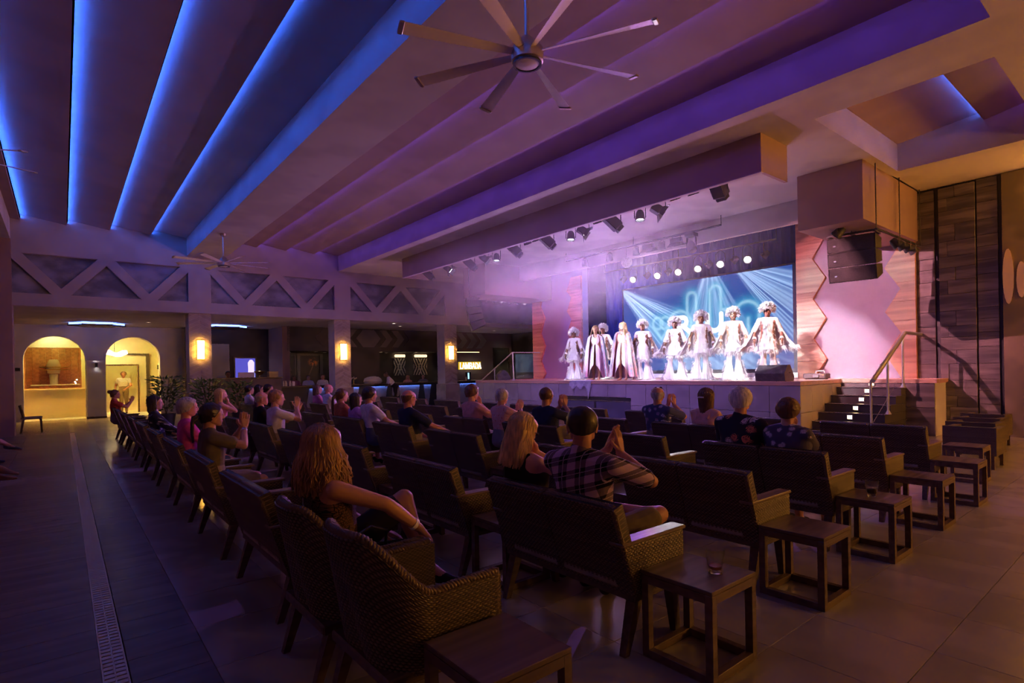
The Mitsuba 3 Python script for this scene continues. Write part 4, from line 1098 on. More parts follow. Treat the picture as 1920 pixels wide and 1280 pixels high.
def wedge(x, y, z, rz, label, w=0.66):
    """Floor monitor: slanted front, its back towards local +x."""
    t = thing("stage_monitor", label, "loudspeaker", "wedge loudspeakers on the stage")
    sec = [(-0.20, 0.0), (0.20, 0.0), (0.24, 0.10), (0.05, 0.36), (-0.06, 0.36), (-0.24, 0.17)]
    m = ext(Polygon(sec), w); m.apply_translation([0, 0, -w / 2])
    m = moved(m, axes([1, 0, 0], [0, 0, 1], [0, -1, 0]))
    m.apply_transform(trimesh.transformations.rotation_matrix(rz, [0, 0, 1])); m.apply_translation([x, y, z])
    part(t, "cabinet", ply(m, "speaker_box"))
    m = bx(-0.105, 0.105, -w / 2 + 0.04, w / 2 - 0.04, 0.0, 0.008)
    sl = np.array([0.24 - 0.05, 0, 0.10 - 0.36]); sl /= np.linalg.norm(sl)
    nrm = np.array([-sl[2], 0, sl[0]])
    m = moved(bx(-0.14, 0.14, -w / 2 + 0.04, w / 2 - 0.04, 0.0, 0.008), axes(sl, [0, 1, 0], nrm, [0.145, 0, 0.23]))
    m.apply_transform(trimesh.transformations.rotation_matrix(rz, [0, 0, 1])); m.apply_translation([x, y, z])
    part(t, "grille", ply(m, "black_grille"))
    m = bx(-0.215, -0.20, -0.05, 0.05, 0.05, 0.13)
    m.apply_transform(trimesh.transformations.rotation_matrix(rz, [0, 0, 1])); m.apply_translation([x, y, z])
    part(t, "socket_plate", ply(m, "dark_metal"))
    for s in (-1, 1):
        m = bx(-0.03, 0.07, s * w / 2 - 0.003, s * w / 2 + 0.003, 0.17, 0.20)
        m.apply_transform(trimesh.transformations.rotation_matrix(rz, [0, 0, 1])); m.apply_translation([x, y, z])
        part(t, "handle", ply(m, "black"))


mat("speaker_box", tone((0.05, 0.045, 0.05), (0.075, 0.068, 0.07), 12.0), 0.55)
wedge(12.42, 5.98, ZS, 0.0, "grey wedge loudspeaker on the stage edge before the rightmost performer")
wedge(12.45, 15.9, ZS, -0.5, "wedge loudspeaker at the far end of the stage by the glass rail", 0.55)
t = thing("fog_machine", "small dark machine with a white handle on the stage by the right zigzag wall", "machine")
part(t, "body", box3(13.85, 14.15, 5.48, 5.98, ZS + 0.02, ZS + 0.14, "speaker_box", 0.015))
part(t, "handle", ply(tube([[14.0, 5.55, ZS + 0.14], [14.0, 5.56, ZS + 0.20], [14.0, 5.74, ZS + 0.20], [14.0, 5.75, ZS + 0.14]], 0.016, 8), "white_plastic"))
part(t, "nozzle", box3(13.81, 13.85, 5.62, 5.74, ZS + 0.05, ZS + 0.11, "metal"))
part(t, "indicator", emit_quad((13.845, 5.53, ZS + 0.11), (0, -0.02, 0), (0, 0, 0.012), (1.0, 0.25, 0.06), 2.0, 0.05))
part(t, "foot", box3(13.88, 14.12, 5.52, 5.94, ZS, ZS + 0.02, "black"))
# cloth hanging over the stage edge
v, f = [], []
nx, nz = 26, 14
for i in range(nx + 1):
    for j in range(nz + 1):
        s, q = i / nx, j / nz
        y = 12.02 - s * 0.88
        drop = (0.16 + 0.10 * math.sin(s * 9) ** 2 + (0.30 * math.exp(-((s - 0.86) / 0.07) ** 2))) * q
        v.append([XS - 0.012 - 0.02 * math.sin(s * 26 + q * 3) * q - 0.008, y + (0.03 * (0.86 - s) * q), ZS + 0.006 - drop])
for i in range(nx):
    for j in range(nz):
        a = i * (nz + 1) + j
        f += [[a, a + 1, a + nz + 2], [a, a + nz + 2, a + nz + 1]]
top = [[XS - 0.015, 12.02, ZS + 0.006], [XS - 0.015, 11.14, ZS + 0.006], [XS + 0.25, 11.2, ZS + 0.012], [XS + 0.25, 11.9, ZS + 0.012]]
b = len(v); v += top; f += [[b, b + 1, b + 2], [b, b + 2, b + 3]]
mat("grey_cloth", tone((0.42, 0.42, 0.50), (0.55, 0.55, 0.62), 14.0), 0.7)
one("draped_cloth", "pale grey cloth hanging over the stage edge below the left performers", "cloth", ply(M(v, f), "grey_cloth", True))

# handrails
t = thing("handrail", "thick steel handrail beside the lit stage steps", "handrail")
y = 3.90
part(t, "rail", ply(tube([[12.0, y, 1.22], [13.9, y, 2.19]], 0.042, 14), "rail_steel", 40))
part(t, "rail", ply(tube([[13.9, y, 2.19], [15.0, y, 2.19]], 0.034, 14), "rail_steel", 40), "level upper length of the rail")
for x, z0, z1 in ((12.02, 0.0, 1.20), (12.95, 0.52, 1.68), (13.88, 1.03, 2.16)):
    part(t, "post", ply(tube([[x, y + 0.04, z0], [x, y + 0.04, z1]], 0.022, 12), "rail_steel", 40))
    part(t, "post_foot", ply(lathe([(0.0, 0), (0.06, 0), (0.03, 0.06), (0.022, 0.08)], 16), "rail_steel", 30, to_world=tr(x, y + 0.04, z0)))
part(t, "cable", ply(tube([[12.05, y + 0.04, 0.38], [13.5, y + 0.04, 1.15]], 0.006, 6), "metal"))
mat("rail_steel", (0.66, 0.64, 0.64), 0.38, 0.9)
t = thing("glass_rail", "glass balustrade with sloping steel handrail at the far end of the stage", "handrail")
part(t, "rail", ply(tube([[12.3, 17.05, 1.18], [12.3, 15.14, 2.18]], 0.022, 12), "rail_steel", 40))
part(t, "rail", ply(tube([[12.3, 15.14, 2.18], [13.6, 15.14, 2.18]], 0.018, 12), "rail_steel", 40))
part(t, "post", ply(tube([[12.3, 15.10, ZS], [12.3, 15.14, 2.18]], 0.028, 12), "rail_steel", 40))
part(t, "post_foot", ply(lathe([(0.0, 0), (0.08, 0), (0.04, 0.05), (0.03, 0.08)], 16), "rail_steel", 30, to_world=tr(12.3, 15.10, ZS)))
part(t, "post", ply(tube([[12.3, 16.2, ZS], [12.3, 16.2, 1.62]], 0.02, 12), "rail_steel", 40))
part(t, "glass", ply(M([[12.4, 15.12, 1.26], [13.5, 15.12, 1.26], [13.5, 15.12, 2.12], [12.4, 15.12, 2.12]], [[0, 1, 2], [0, 2, 3]]), "pane_glass"))

# ceiling fans
def fan(x, y, a0, label, zh=4.62):
    t = thing("ceiling_fan", label, "ceiling fan", "eight-bladed ceiling fans")
    part(t, "rod", ply(tube([[x, y, zh + 0.14], [x, y, ZC]], 0.022, 12), "fan_metal", 40))
    part(t, "canopy", ply(lathe([(0.022, 0.0), (0.07, 0.03), (0.085, 0.09), (0.0, 0.09)], 24), "fan_metal", 40, to_world=tr(x, y, ZC - 0.09)))
    part(t, "hub", ply(lathe([(0.0, -0.10), (0.135, -0.10), (0.155, -0.085), (0.16, -0.02), (0.15, 0.04), (0.10, 0.09), (0.05, 0.15), (0.022, 0.17)], 36), "fan_metal", 40, to_world=tr(x, y, zh)))
    part(t, "rim", ply(lathe([(0.118, -0.116), (0.140, -0.116), (0.140, -0.098), (0.118, -0.098)], 36), "dark_metal", to_world=tr(x, y, zh)))
    part(t, "light_cover", ply(lathe([(0.0, -0.122), (0.07, -0.120), (0.118, -0.108), (0.118, -0.09), (0.0, -0.09)], 36), "fan_white", 40, to_world=tr(x, y, zh)))
    n = 10
    v, f = [], []
    for i in range(n + 1):
        r = 0.13 + (1.20 - 0.13) * i / n
        w = 0.034 + 0.036 * (i / n) ** 0.8
        tw = math.radians(24 - 10 * i / n)
        for s, th in ((-1, 0.0), (-0.3, 0.012), (0.4, 0.011), (1, 0.0), (0.4, -0.003), (-0.3, -0.003)):
            v.append([r, s * w * math.cos(tw) - th * math.sin(tw), s * w * math.sin(tw) + th * math.cos(tw)])
    for i in range(n):
        for k in range(6):
            a, b = i * 6 + k, i * 6 + (k + 1) % 6
            f += [[a, b, b + 6], [a, b + 6, a + 6]]
    f += [[0, 2, 1], [0, 3, 2], [0, 4, 3], [0, 5, 4]] + [[n * 6 + q for q in tri] for tri in ([0, 1, 2], [0, 2, 3], [0, 3, 4], [0, 4, 5])]
    blade = mikit.ply(M(v, f), "fan_white", smooth=30)
    tip = mikit.ply(bx(1.195, 1.245, -0.075, 0.075, -0.012, 0.012, 0.008), "fan_metal")
    for k in range(8):
        tw = T().translate([x, y, zh - 0.01]).rotate([0, 0, 1], a0 + 45 * k)
        b = part(t, "blade", shape(blade, tw))
        part(b, "winglet", shape(tip, tw @ T().rotate([1, 0, 0], 14)))


mat("fan_metal", (0.55, 0.47, 0.40), 0.35, 0.85)
mat("fan_white", (0.82, 0.74, 0.74), 0.4)
fan(3.55, 4.06, -17, "big eight-bladed ceiling fan close overhead in the middle of the ceiling")
fan(3.45, 16.6, 9, "distant eight-bladed ceiling fan in front of the frieze")
fan(-1.44, 10.45, 17, "ceiling fan cut off by the picture's left edge")

# ------------------------------------------------------------------ furniture
PU, PV = 0.030, 0.0125


def weave_height(u, v):
    """0..1: flat strands that run along u and dip under every second upright cane."""
    row = dr.floor(v / PV)
    fv = v / PV - row
    ph = u / PU + 0.5 * (row - 2 * dr.floor(row / 2))
    across = dr.sin(fv * math.pi)
    over = 0.5 + 0.5 * dr.cos(ph * 2 * math.pi)
    return dr.power(across, 0.7) * (0.25 + 0.75 * over)


def weave_np(u, v):
    row = np.floor(v / PV)
    fv = v / PV - row
    ph = u / PU + 0.5 * (row % 2)
    return np.abs(np.sin(fv * np.pi)) ** 0.7 * (0.25 + 0.75 * (0.5 + 0.5 * np.cos(ph * 2 * np.pi)))


def wicker_bsdf(key, dark, light):
    col = mikit.proc(lambda p, n, uv: mix(dark, light, weave_height(uv.x, uv.y) * (0.7 + 0.6 * cell_rand(uv.x / 0.3, uv.y / PV))))
    inner = {"type": "principled", "base_color": col, "roughness": 0.42, "specular": 0.45}
    scene[key] = {"type": "twosided", "bsdf": {"type": "bumpmap", "arbitrary": mikit.proc(lambda p, n, uv: weave_height(uv.x, uv.y), eps=1.2e-3), "scale": 0.0035, "bsdf": inner}}
    scene[key + "_woven"] = {"type": "twosided", "bsdf": inner}


wicker_bsdf("wicker", (0.010, 0.007, 0.005), (0.125, 0.082, 0.050))
mat("cushion", tone((0.20, 0.17, 0.15), (0.26, 0.225, 0.20), 9.0), 0.9, spec=0.1)
mat("braid", (0.105, 0.068, 0.042), 0.45)


def woven(P, L, H, thick, detail, nrm=None, nu=None, nv=None):
    """A woven slab over the surface P(s, t) (s, t in 0..1, arrays in, points out) of about L x H metres; its outer side carries the weave, as real relief where detail."""
    nu = nu or (max(2, int(L / PU * 4)) if detail else 8)
    nv = nv or (max(2, int(H / PV * 3)) if detail else 4)
    s, t = np.meshgrid(np.linspace(0, 1, nu + 1), np.linspace(0, 1, nv + 1), indexing="ij")
    p = P(s, t)
    e = 1e-3
    ds = P(np.clip(s + e, 0, 1), t) - P(np.clip(s - e, 0, 1), t)
    dt = P(s, np.clip(t + e, 0, 1)) - P(s, np.clip(t - e, 0, 1))
    nr = np.cross(ds, dt); nr /= np.linalg.norm(nr, axis=-1, keepdims=True) + 1e-12
    u, v = s * L, t * H
    out = p + nr * ((weave_np(u, v) * 0.0065)[..., None] if detail else 0)
    inn = p - nr * thick
    n = (nu + 1) * (nv + 1)
    idx = np.arange(n).reshape(nu + 1, nv + 1)
    a, b, c, d = idx[:-1, :-1].ravel(), idx[1:, :-1].ravel(), idx[1:, 1:].ravel(), idx[:-1, 1:].ravel()
    vs, uv, fs = [out.reshape(-1, 3)], [np.c_[u.ravel(), v.ravel()]], [np.c_[a, b, c], np.c_[a, c, d]]
    k = n
    for sl in ((slice(None), 0), (-1, slice(None)), (slice(None, None, -1), -1), (0, slice(None, None, -1))):
        o_, i_ = out[sl], inn[sl]
        L_ = len(o_)
        vs += [o_, i_]; uv += [np.c_[u[sl], v[sl]], np.c_[u[sl] + 0.02, v[sl]]]
        x = np.arange(L_ - 1) + k
        fs += [np.c_[x, x + L_, x + 1], np.c_[x + 1, x + L_, x + L_ + 1]]
        k += 2 * L_
    s2, t2 = np.meshgrid(np.linspace(0, 1, min(nu, 16) + 1), np.linspace(0, 1, min(nv, 6) + 1), indexing="ij")
    gi, gj = np.round(s2 * nu).astype(int), np.round(t2 * nv).astype(int)
    vs.append(inn[gi, gj].reshape(-1, 3)); uv.append(np.c_[(s2 * L).ravel(), (t2 * H).ravel()])
    idx = np.arange(s2.size).reshape(s2.shape) + k
    a, b, c, d = idx[:-1, :-1].ravel(), idx[1:, :-1].ravel(), idx[1:, 1:].ravel(), idx[:-1, 1:].ravel()
    fs += [np.c_[a, c, b], np.c_[a, d, c]]
    vs, uv = np.vstack(vs), np.vstack(uv)
    return M(vs, np.vstack(fs)), uv


def quad_patch(p00, p10, p11, p01):
    a, b, c, d = (np.array(x, float) for x in (p00, p10, p11, p01))
    return lambda s, t: (1 - s)[..., None] * (1 - t)[..., None] * a + s[..., None] * (1 - t)[..., None] * b + s[..., None] * t[..., None] * c + (1 - s)[..., None] * t[..., None] * d


def woven_ply(P, L, H, thick, detail):
    m, uv = woven(P, L, H, thick, detail)
    return mikit.ply(m, "wicker_woven" if detail else "wicker", smooth=bool(detail), uv=uv)


def braided(pts, r, detail):
    pts = np.asarray(pts, float)
    if not detail:
        return ply(tube(pts, r * 1.3, 6), "braid")
    seg = np.linalg.norm(np.diff(pts, axis=0), axis=1); at = np.r_[0, np.cumsum(seg)]
    n = int(at[-1] / 0.009)
    q = np.linspace(0, at[-1], n)
    c = np.c_[[np.interp(q, at, pts[:, k]) for k in range(3)]].T
    t = np.gradient(c, axis=0); t /= np.linalg.norm(t, axis=1, keepdims=True)
    u = np.cross(t, [0.3, 0.2, 0.93]); u /= np.linalg.norm(u, axis=1, keepdims=True)
    w = np.cross(t, u)
    ms = []
    for ph in (0, 2 * np.pi / 3, 4 * np.pi / 3):
        a = q / 0.05 * 2 * np.pi + ph
        ms.append(tube(c + r * 0.75 * (np.cos(a)[:, None] * u + np.sin(a)[:, None] * w), r * 0.72, 5))
    return ply(cat(ms), "braid", True)


def leg_mesh(x0, y0, z0, x1, y1, w0, w1):
    """A tapered square leg from its top (x0, y0, z0) to the floor at (x1, y1)."""
    v = []
    for x, y, z, w in ((x1, y1, 0.0, w1), (x0, y0, z0, w0)):
        v += [[x - w / 2, y - w / 2, z], [x + w / 2, y - w / 2, z], [x + w / 2, y + w / 2, z], [x - w / 2, y + w / 2, z]]
    return M(v, [[0, 2, 1], [0, 3, 2], [4, 5, 6], [4, 6, 7]] + [q for i in range(4) for q in ([i, (i + 1) % 4, 4 + (i + 1) % 4], [i, 4 + (i + 1) % 4, 4 + i])])


SW = 1.12
ARM_Z, BACK_Z, SEAT_Z = 0.625, 0.815, 0.40


def sofa_parts(detail):
    """name, dict, label of the parts of a two-seat sofa facing +x; origin under the rear top edge of its right end (lowest y)."""
    out = []
    xb = lambda z: 0.155 * (BACK_Z - z) / (BACK_Z - 0.34)
    for k in range(2):
        y0, y1 = k * SW / 2 + (0.004 if k else 0.0), (k + 1) * SW / 2 - (0.004 if not k else 0.0)
        P = quad_patch([xb(0.32), y1, 0.32], [xb(0.32), y0, 0.32], [0, y0, BACK_Z], [0, y1, BACK_Z])
        out.append(("back_panel", woven_ply(P, SW / 2, 0.5, 0.07, detail), None))
        pts = [[xb(0.34) + 0.01, y0 + 0.012, 0.36], [0.012, y0 + 0.012, BACK_Z - 0.02], [0.03, y0 + 0.03, BACK_Z + 0.004], [0.03, y1 - 0.03, BACK_Z + 0.004], [0.012, y1 - 0.012, BACK_Z - 0.02]]
        out.append(("edge_braid", braided(pts if k == 0 else pts[1:], 0.012, detail), None))
    for y, s in ((0.0, -1), (SW, 1)):
        a, b = ([0.165, y, 0.32], [0.60, y, 0.32])
        c, d = ([0.60, y, ARM_Z - 0.022], [0.07, y, ARM_Z - 0.022])
        P = quad_patch(a, b, c, d) if s < 0 else quad_patch(b, a, d, c)
        out.append(("arm", woven_ply(P, 0.5, 0.29, 0.075, detail), None))
        cap = bx(0.055, 0.625, min(y, y - s * 0.085) - 0.008, max(y, y - s * 0.085) + 0.008, ARM_Z - 0.022, ARM_Z, 0.006)
        out.append(("arm_cap", ply(cap, "cap_wood"), "wooden cap of the arm"))
    out.append(("seat_frame", ply(bx(0.16, 0.60, 0.005, SW - 0.005, 0.285, 0.325, 0.006), "dark_wood"), None))
    for k in range(2):
        y0, y1 = 0.085 + k * (SW - 0.17) / 2, 0.085 + (k + 1) * (SW - 0.17) / 2
        cu = bx(0.14, 0.62, y0 + 0.006, y1 - 0.006, 0.325, SEAT_Z + 0.01, 0.03)
        out.append(("seat_cushion", ply(cu, "cushion", 40), "pale seat cushion"))
    for x0, x1 in ((0.215, 0.12), (0.545, 0.58)):
        for y in (0.05, SW - 0.05):
            out.append(("leg", ply(leg_mesh(x0, y, 0.29, x1, y, 0.065, 0.04), "dark_wood"), None))
    return out


_sofas = {True: sofa_parts(True), False: sofa_parts(False)}
ROWX = dict(A=0.91, B=2.21, C=3.56, D=4.79, E=6.09, F=7.45)
ROWNAME = dict(A="nearest seat row along the aisle", B="second seat row", C="third seat row", D="fourth seat row", E="fifth seat row", F="front row before the stage")


def place_sofa(x, y, label, detail, group="wicker sofas in rows facing the stage", rz=0.0):
    t = thing("wicker_sofa", label, "sofa", group)
    for name, d, lab in _sofas[detail]:
        part(t, name, shape(d, tr(x, y, 0, rz)), lab)
    return t


PITCH_Y = 1.57
SOFAS = {}
for r in "ABCDEF":
    n = 9
    for k in range(n):
        y = 1.91 + k * PITCH_Y if r != "A" else 3.58 + k * 1.57
        SOFAS[r, k] = (ROWX[r], y)
        where = "nearest the right aisle" if k == 0 and r != "A" else ("next to the barrel armchairs" if k == 0 else f"{ORD[k]} from its near end")
        place_sofa(ROWX[r], y, f"dark wicker sofa in the {ROWNAME[r]}, {where}", (r in "ABCDE" and k == 0) or (r, k) in (("B", 1), ("C", 1), ("A", 1)))


def barrel_chair_parts():
    """A round-backed wicker armchair facing +x, centred on y = 0; its rear at x = 0, 0.63 wide, 0.66 deep."""
    out = []
    hw, rc = 0.315, 0.27

    def plan(s):
        """Along the U from the right arm's front, round the back, to the left arm's front."""
        s = np.asarray(s, float)
        la, lc, lb = 0.66 - rc, rc * np.pi / 2, 2 * (hw - rc)
        L = 2 * la + 2 * lc + lb
        q = s * L
        x, y = np.zeros_like(q), np.zeros_like(q)
        i = q < la
        x[i], y[i] = 0.66 - q[i], -hw
        j = (q >= la) & (q < la + lc); a = (q[j] - la) / rc
        x[j], y[j] = rc - rc * np.sin(a), -hw + rc - rc * np.cos(a)
        k = (q >= la + lc) & (q < la + lc + lb)
        x[k], y[k] = 0, -hw + rc + (q[k] - la - lc)
        j = (q >= la + lc + lb) & (q < la + 2 * lc + lb); a = (q[j] - la - lc - lb) / rc
        x[j], y[j] = rc - rc * np.cos(a), hw - rc + rc * np.sin(a)
        i = q >= la + 2 * lc + lb
        x[i], y[i] = rc + (q[i] - la - 2 * lc - lb), hw
        return x, y, L

    def top(s):
        c = np.abs(np.asarray(s) - 0.5) * 2
        w = np.clip((0.60 - c) / 0.42, 0, 1)
        return 0.615 + 0.255 * (w * w * (3 - 2 * w)) + 0.012 * np.clip((c - 0.6) / 0.4, 0, 1)

    def surf(s, t):
        x, y, _ = plan(s)
        zt = top(s)
        z = 0.30 + (zt - 0.30) * t
        c = np.clip(1 - np.abs(s - 0.5) * 2 / 0.62, 0, 1)
        lean = 0.14 * c * (1 - (z - 0.30) / 0.55)
        return np.stack([x + lean, y, z], -1)

    L = plan(np.array([0.0]))[2]
    for name, s0, s1, k in (("back", 0.27, 0.73, 0), ("arm", 0.0, 0.27, 1), ("arm", 0.73, 1.0, 2)):
        P = (lambda s0, s1: lambda s, t: surf(1 - (s0 + (s1 - s0) * s), t))(s0, s1)
        P = (lambda s0, s1: lambda s, t: surf(s0 + (s1 - s0) * (1 - s), t))(s0, s1)
        m, uv = woven(P, L * (s1 - s0), 0.42, 0.05, True)
        out.append((name, mikit.ply(m, "wicker_woven", smooth=True, uv=uv), None))
    s = np.linspace(0, 1, 90)
    p = surf(s, np.ones_like(s))
    ctr = np.array([0.33, 0, 0])
    inward = ctr - p; inward[:, 2] = 0; inward /= np.linalg.norm(inward, axis=1, keepdims=True)
    p = p + inward * 0.024 + [0, 0, 0.006]
    x, y = p[0], p[-1]
    pts = np.vstack([[x + [0.0, 0, -0.30]], p, [y + [0.0, 0, -0.30]]])
    out.append(("edge_braid", braided(pts, 0.017, True), None))
    out.append(("seat_frame", ply(bx(0.10, 0.655, -0.30, 0.30, 0.27, 0.32, 0.008), "dark_wood"), None))
    out.append(("seat_cushion", ply(bx(0.15, 0.66, -0.262, 0.262, 0.32, 0.425, 0.035), "cushion", 40), "pale seat cushion"))
    for x0, x1 in ((0.17, 0.08), (0.59, 0.62)):
        for y in (-0.24, 0.24):
            out.append(("leg", ply(leg_mesh(x0, y, 0.28, x1, y, 0.06, 0.038), "dark_wood"), None))
    return out


_barrel = barrel_chair_parts()
for (x, y), lab in zip(((0.885, 2.335), (0.865, 2.985)), ("empty round-backed wicker armchair beside the lowest side table in front", "round-backed wicker armchair carrying the woman in the black lace top")):
    t = thing("wicker_armchair", lab, "armchair", "round-backed wicker armchairs")
    for name, d, l in _barrel:
        part(t, name, shape(d, tr(x, y, 0)), l)


def table_parts():
    w, h, q = 0.42, 0.462, 0.042
    out = [("top", ply(bx(-w / 2, w / 2, -w / 2, w / 2, h - 0.022, h, 0.003), "table_wood"), None)]
    a = w / 2
    for s in (-1, 1):
        out.append(("apron", ply(bx(-a + q, a - q, s * a - (q * 0.5 if s > 0 else 0), s * a + (0 if s > 0 else q * 0.5), h - 0.065, h - 0.0225), "table_wood"), None))
        out.append(("apron", ply(bx(s * a - (q * 0.5 if s > 0 else 0), s * a + (0 if s > 0 else q * 0.5), -a + q, a - q, h - 0.065, h - 0.0225), "table_wood"), None))
        out.append(("stretcher", ply(bx(-a + q, a - q, s * a - (q if s > 0 else 0), s * a + (0 if s > 0 else q), 0.0, 0.045, 0.002), "table_wood"), None))
        out.append(("stretcher", ply(bx(s * a - (q if s > 0 else 0), s * a + (0 if s > 0 else q), -a + q, a - q, 0.0, 0.045, 0.002), "table_wood"), None))
        for r in (-1, 1):
            x0, y0 = s * (a - q / 2), r * (a - q / 2)
            out.append(("leg", ply(bx(x0 - q / 2, x0 + q / 2, y0 - q / 2, y0 + q / 2, 0.0, h - 0.0225, 0.002), "table_wood"), None))
    return out


mat("table_wood", grain((0.060, 0.036, 0.026), (0.105, 0.068, 0.050), "x", 30), 0.33, spec=0.55)
_table = table_parts()
TABLES = [(1.325, 1.765, "low dark wooden side table touching the empty barrel armchair in front"), (2.62, 1.69, "dark side table with an empty tumbler, beside the plaid-shirted man's sofa"),
          (3.89, 1.69, "bare dark side table at the end of the third seat row"), (5.17, 1.69, "dark side table carrying a tumbler with a last sip of dark drink"),
          (6.46, 1.69, "bare side table at the near end of the fifth seat row"), (7.76, 1.69, "bare side table at the end of the front sofa row"),
          (9.20, 1.92, "farthest bare side table by the right aisle, before the stage steps")]
for x, y, lab in TABLES:
    t = thing("side_table", lab, "side table", "open-framed wooden side tables")
    for name, d, l in _table:
        part(t, name, shape(d, tr(x, y, 0)), l)
for r in "BCDEF":
    for k in range(2):
        x, y = ROWX[r] + 0.38, 1.91 + k * PITCH_Y + SW + (PITCH_Y - SW) / 2
        t = thing("side_table", f"dark side table between the {ORD[k]} and {ORD[k + 1]} sofas of the {ROWNAME[r]}", "side table", "open-framed wooden side tables")
        for name, d, l in _table:
            part(t, name, shape(d, tr(x, y, 0)), l)


def glass_parts():
    n = 48
    a = np.arange(n) * 2 * np.pi / n
    prof = [(0.0, 0.002), (0.024, 0.0), (0.0275, 0.004), (0.029, 0.02), (0.031, 0.045), (0.034, 0.062), (0.0365, 0.09), (0.0375, 0.0945), (0.0355, 0.0945), (0.0325, 0.062), (0.0285, 0.04), (0.024, 0.020), (0.0, 0.017)]
    v = []
    for i, (r, z) in enumerate(prof):
        fac = 1 + (0.035 * np.cos(a * 9) if 2 <= i <= 5 else 0)
        v.append(np.c_[r * fac * np.cos(a), r * fac * np.sin(a), np.full(n, z)])
    v = np.vstack(v)
    f = []
    for i in range(len(prof) - 1):
        for k in range(n):
            a0, a1, b0, b1 = i * n + k, i * n + (k + 1) % n, (i + 1) * n + k, (i + 1) * n + (k + 1) % n
            f += [[a0, a1, b1], [a0, b1, b0]]
    return ply(M(v, f), "glass", 35)


scene["glass"] = {"type": "dielectric", "int_ior": 1.5, "ext_ior": 1.0}
mat("drink_dark", (0.05, 0.018, 0.006), 0.15)
mat("drink_amber", (0.34, 0.12, 0.03), 0.15)
_glass = glass_parts()
_sip = {k: ply(lathe([(0.0, 0.0), (0.0235, 0.0), (0.0262, h), (0.0, h)], 28), k2, 30) for k, h, k2 in (("amber", 0.012, "drink_amber"), ("dark", 0.022, "drink_dark"))}
for x, y, liq, lab in ((2.665, 1.615, "amber", "empty faceted tumbler on the side table beside the plaid-shirted man"), (5.17, 1.70, "dark", "faceted tumbler with a last sip of dark drink on a side table"),
                       (5.19, 3.20, None, "clear tumbler on the table between two sofas, behind the floral-shirted pair")):
    t = thing("tumbler", lab, "glass")
    part(t, "glass", shape(_glass, T().translate([x, y, 0.462]).scale([1.35, 1.35, 1.35])))
    if liq:
        part(t, "drink", shape(_sip[liq], T().translate([x, y, 0.462 + 0.0235]).scale([1.3, 1.3, 1.3])), "last sip of drink")
# low boxy armchairs on the far side of the right aisle
def low_chair_parts():
    out = [("back", woven_ply(quad_patch([0.0, 0.62, 0.2], [0.0, 0.0, 0.2], [0.0, 0.0, 0.60], [0.0, 0.62, 0.60]), 0.62, 0.4, 0.09, False), None)]
    for y, s in ((0.0, -1), (0.62, 1)):
        P = quad_patch([0.09, y, 0.2], [0.66, y, 0.2], [0.66, y, 0.58], [0.09, y, 0.58]) if s < 0 else quad_patch([0.66, y, 0.2], [0.09, y, 0.2], [0.09, y, 0.58], [0.66, y, 0.58])
        out.append(("arm", woven_ply(P, 0.57, 0.38, 0.09, False), None))
    out.append(("seat_cushion", ply(bx(0.09, 0.66, 0.09, 0.53, 0.2, 0.40, 0.03), "black"), None))
    for x in (0.05, 0.61):
        for y in (0.05, 0.57):
            out.append(("leg", ply(bx(x - 0.02, x + 0.02, y - 0.02, y + 0.02, 0, 0.2), "dark_wood"), None))
    return out


_low = low_chair_parts()
for i, (x, y) in enumerate(((10.25, 1.80), (11.05, 1.95), (11.95, 2.05), (12.9, 2.15))):
    t = thing("low_armchair", f"low dark boxy armchair beyond the right aisle, {ORD[i]} of four counted from the side tables", "armchair", "low armchairs beyond the right aisle")
    for name, d, l in _low:
        part(t, name, shape(d, tr(x, y, 0)), l)

# ------------------------------------------------------------------ people
_ico = {k: trimesh.creation.icosphere(k, 1.0).vertices for k in (1, 2)}


def ball(p, r, k=2, s=(1, 1, 1)):
    return _ico[k] * (np.asarray(s, float) * r) + np.asarray(p, float)


def hull(*balls):
    return m3.Manifold.hull_points(np.vstack(balls))


def bone(p, rp, q, rq, k=2):
    return hull(ball(p, rp, k), ball(q, rq, k))


def union(parts):
    return m3.Manifold.batch_boolean(parts, m3.OpType.Add)


def smooth_mesh(m, edge, it=6):
    """Refined and smoothed (Taubin) mesh of a manifold."""
    from scipy.sparse import coo_matrix, diags
    t = man(m.refine_to_length(edge))
    t = trimesh.Trimesh(t.vertices, t.faces, process=True)
    e = t.edges_unique
    n = len(t.vertices)
    A = coo_matrix((np.ones(2 * len(e)), (np.r_[e[:, 0], e[:, 1]], np.r_[e[:, 1], e[:, 0]])), shape=(n, n)).tocsr()
    W = diags(1 / np.maximum(np.asarray(A.sum(1)).ravel(), 1)) @ A
    v = np.asarray(t.vertices)
    for _ in range(it):
        v = v + 0.52 * (W @ v - v)
        v = v - 0.54 * (W @ v - v)
    return M(v, t.faces)


def unit(v):
    v = np.asarray(v, float)
    return v / (np.linalg.norm(v) + 1e-12)


def elbow_of(S, W, l1, l2, pole):
    d = W - S
    L = min(np.linalg.norm(d), (l1 + l2) * 0.995)
    a = (l1 * l1 - l2 * l2 + L * L) / (2 * L)
    h = math.sqrt(max(l1 * l1 - a * a, 0))
    u = unit(d)
    p = np.asarray(pole, float); p = unit(p - u * (p @ u))
    return S + u * a + p * h


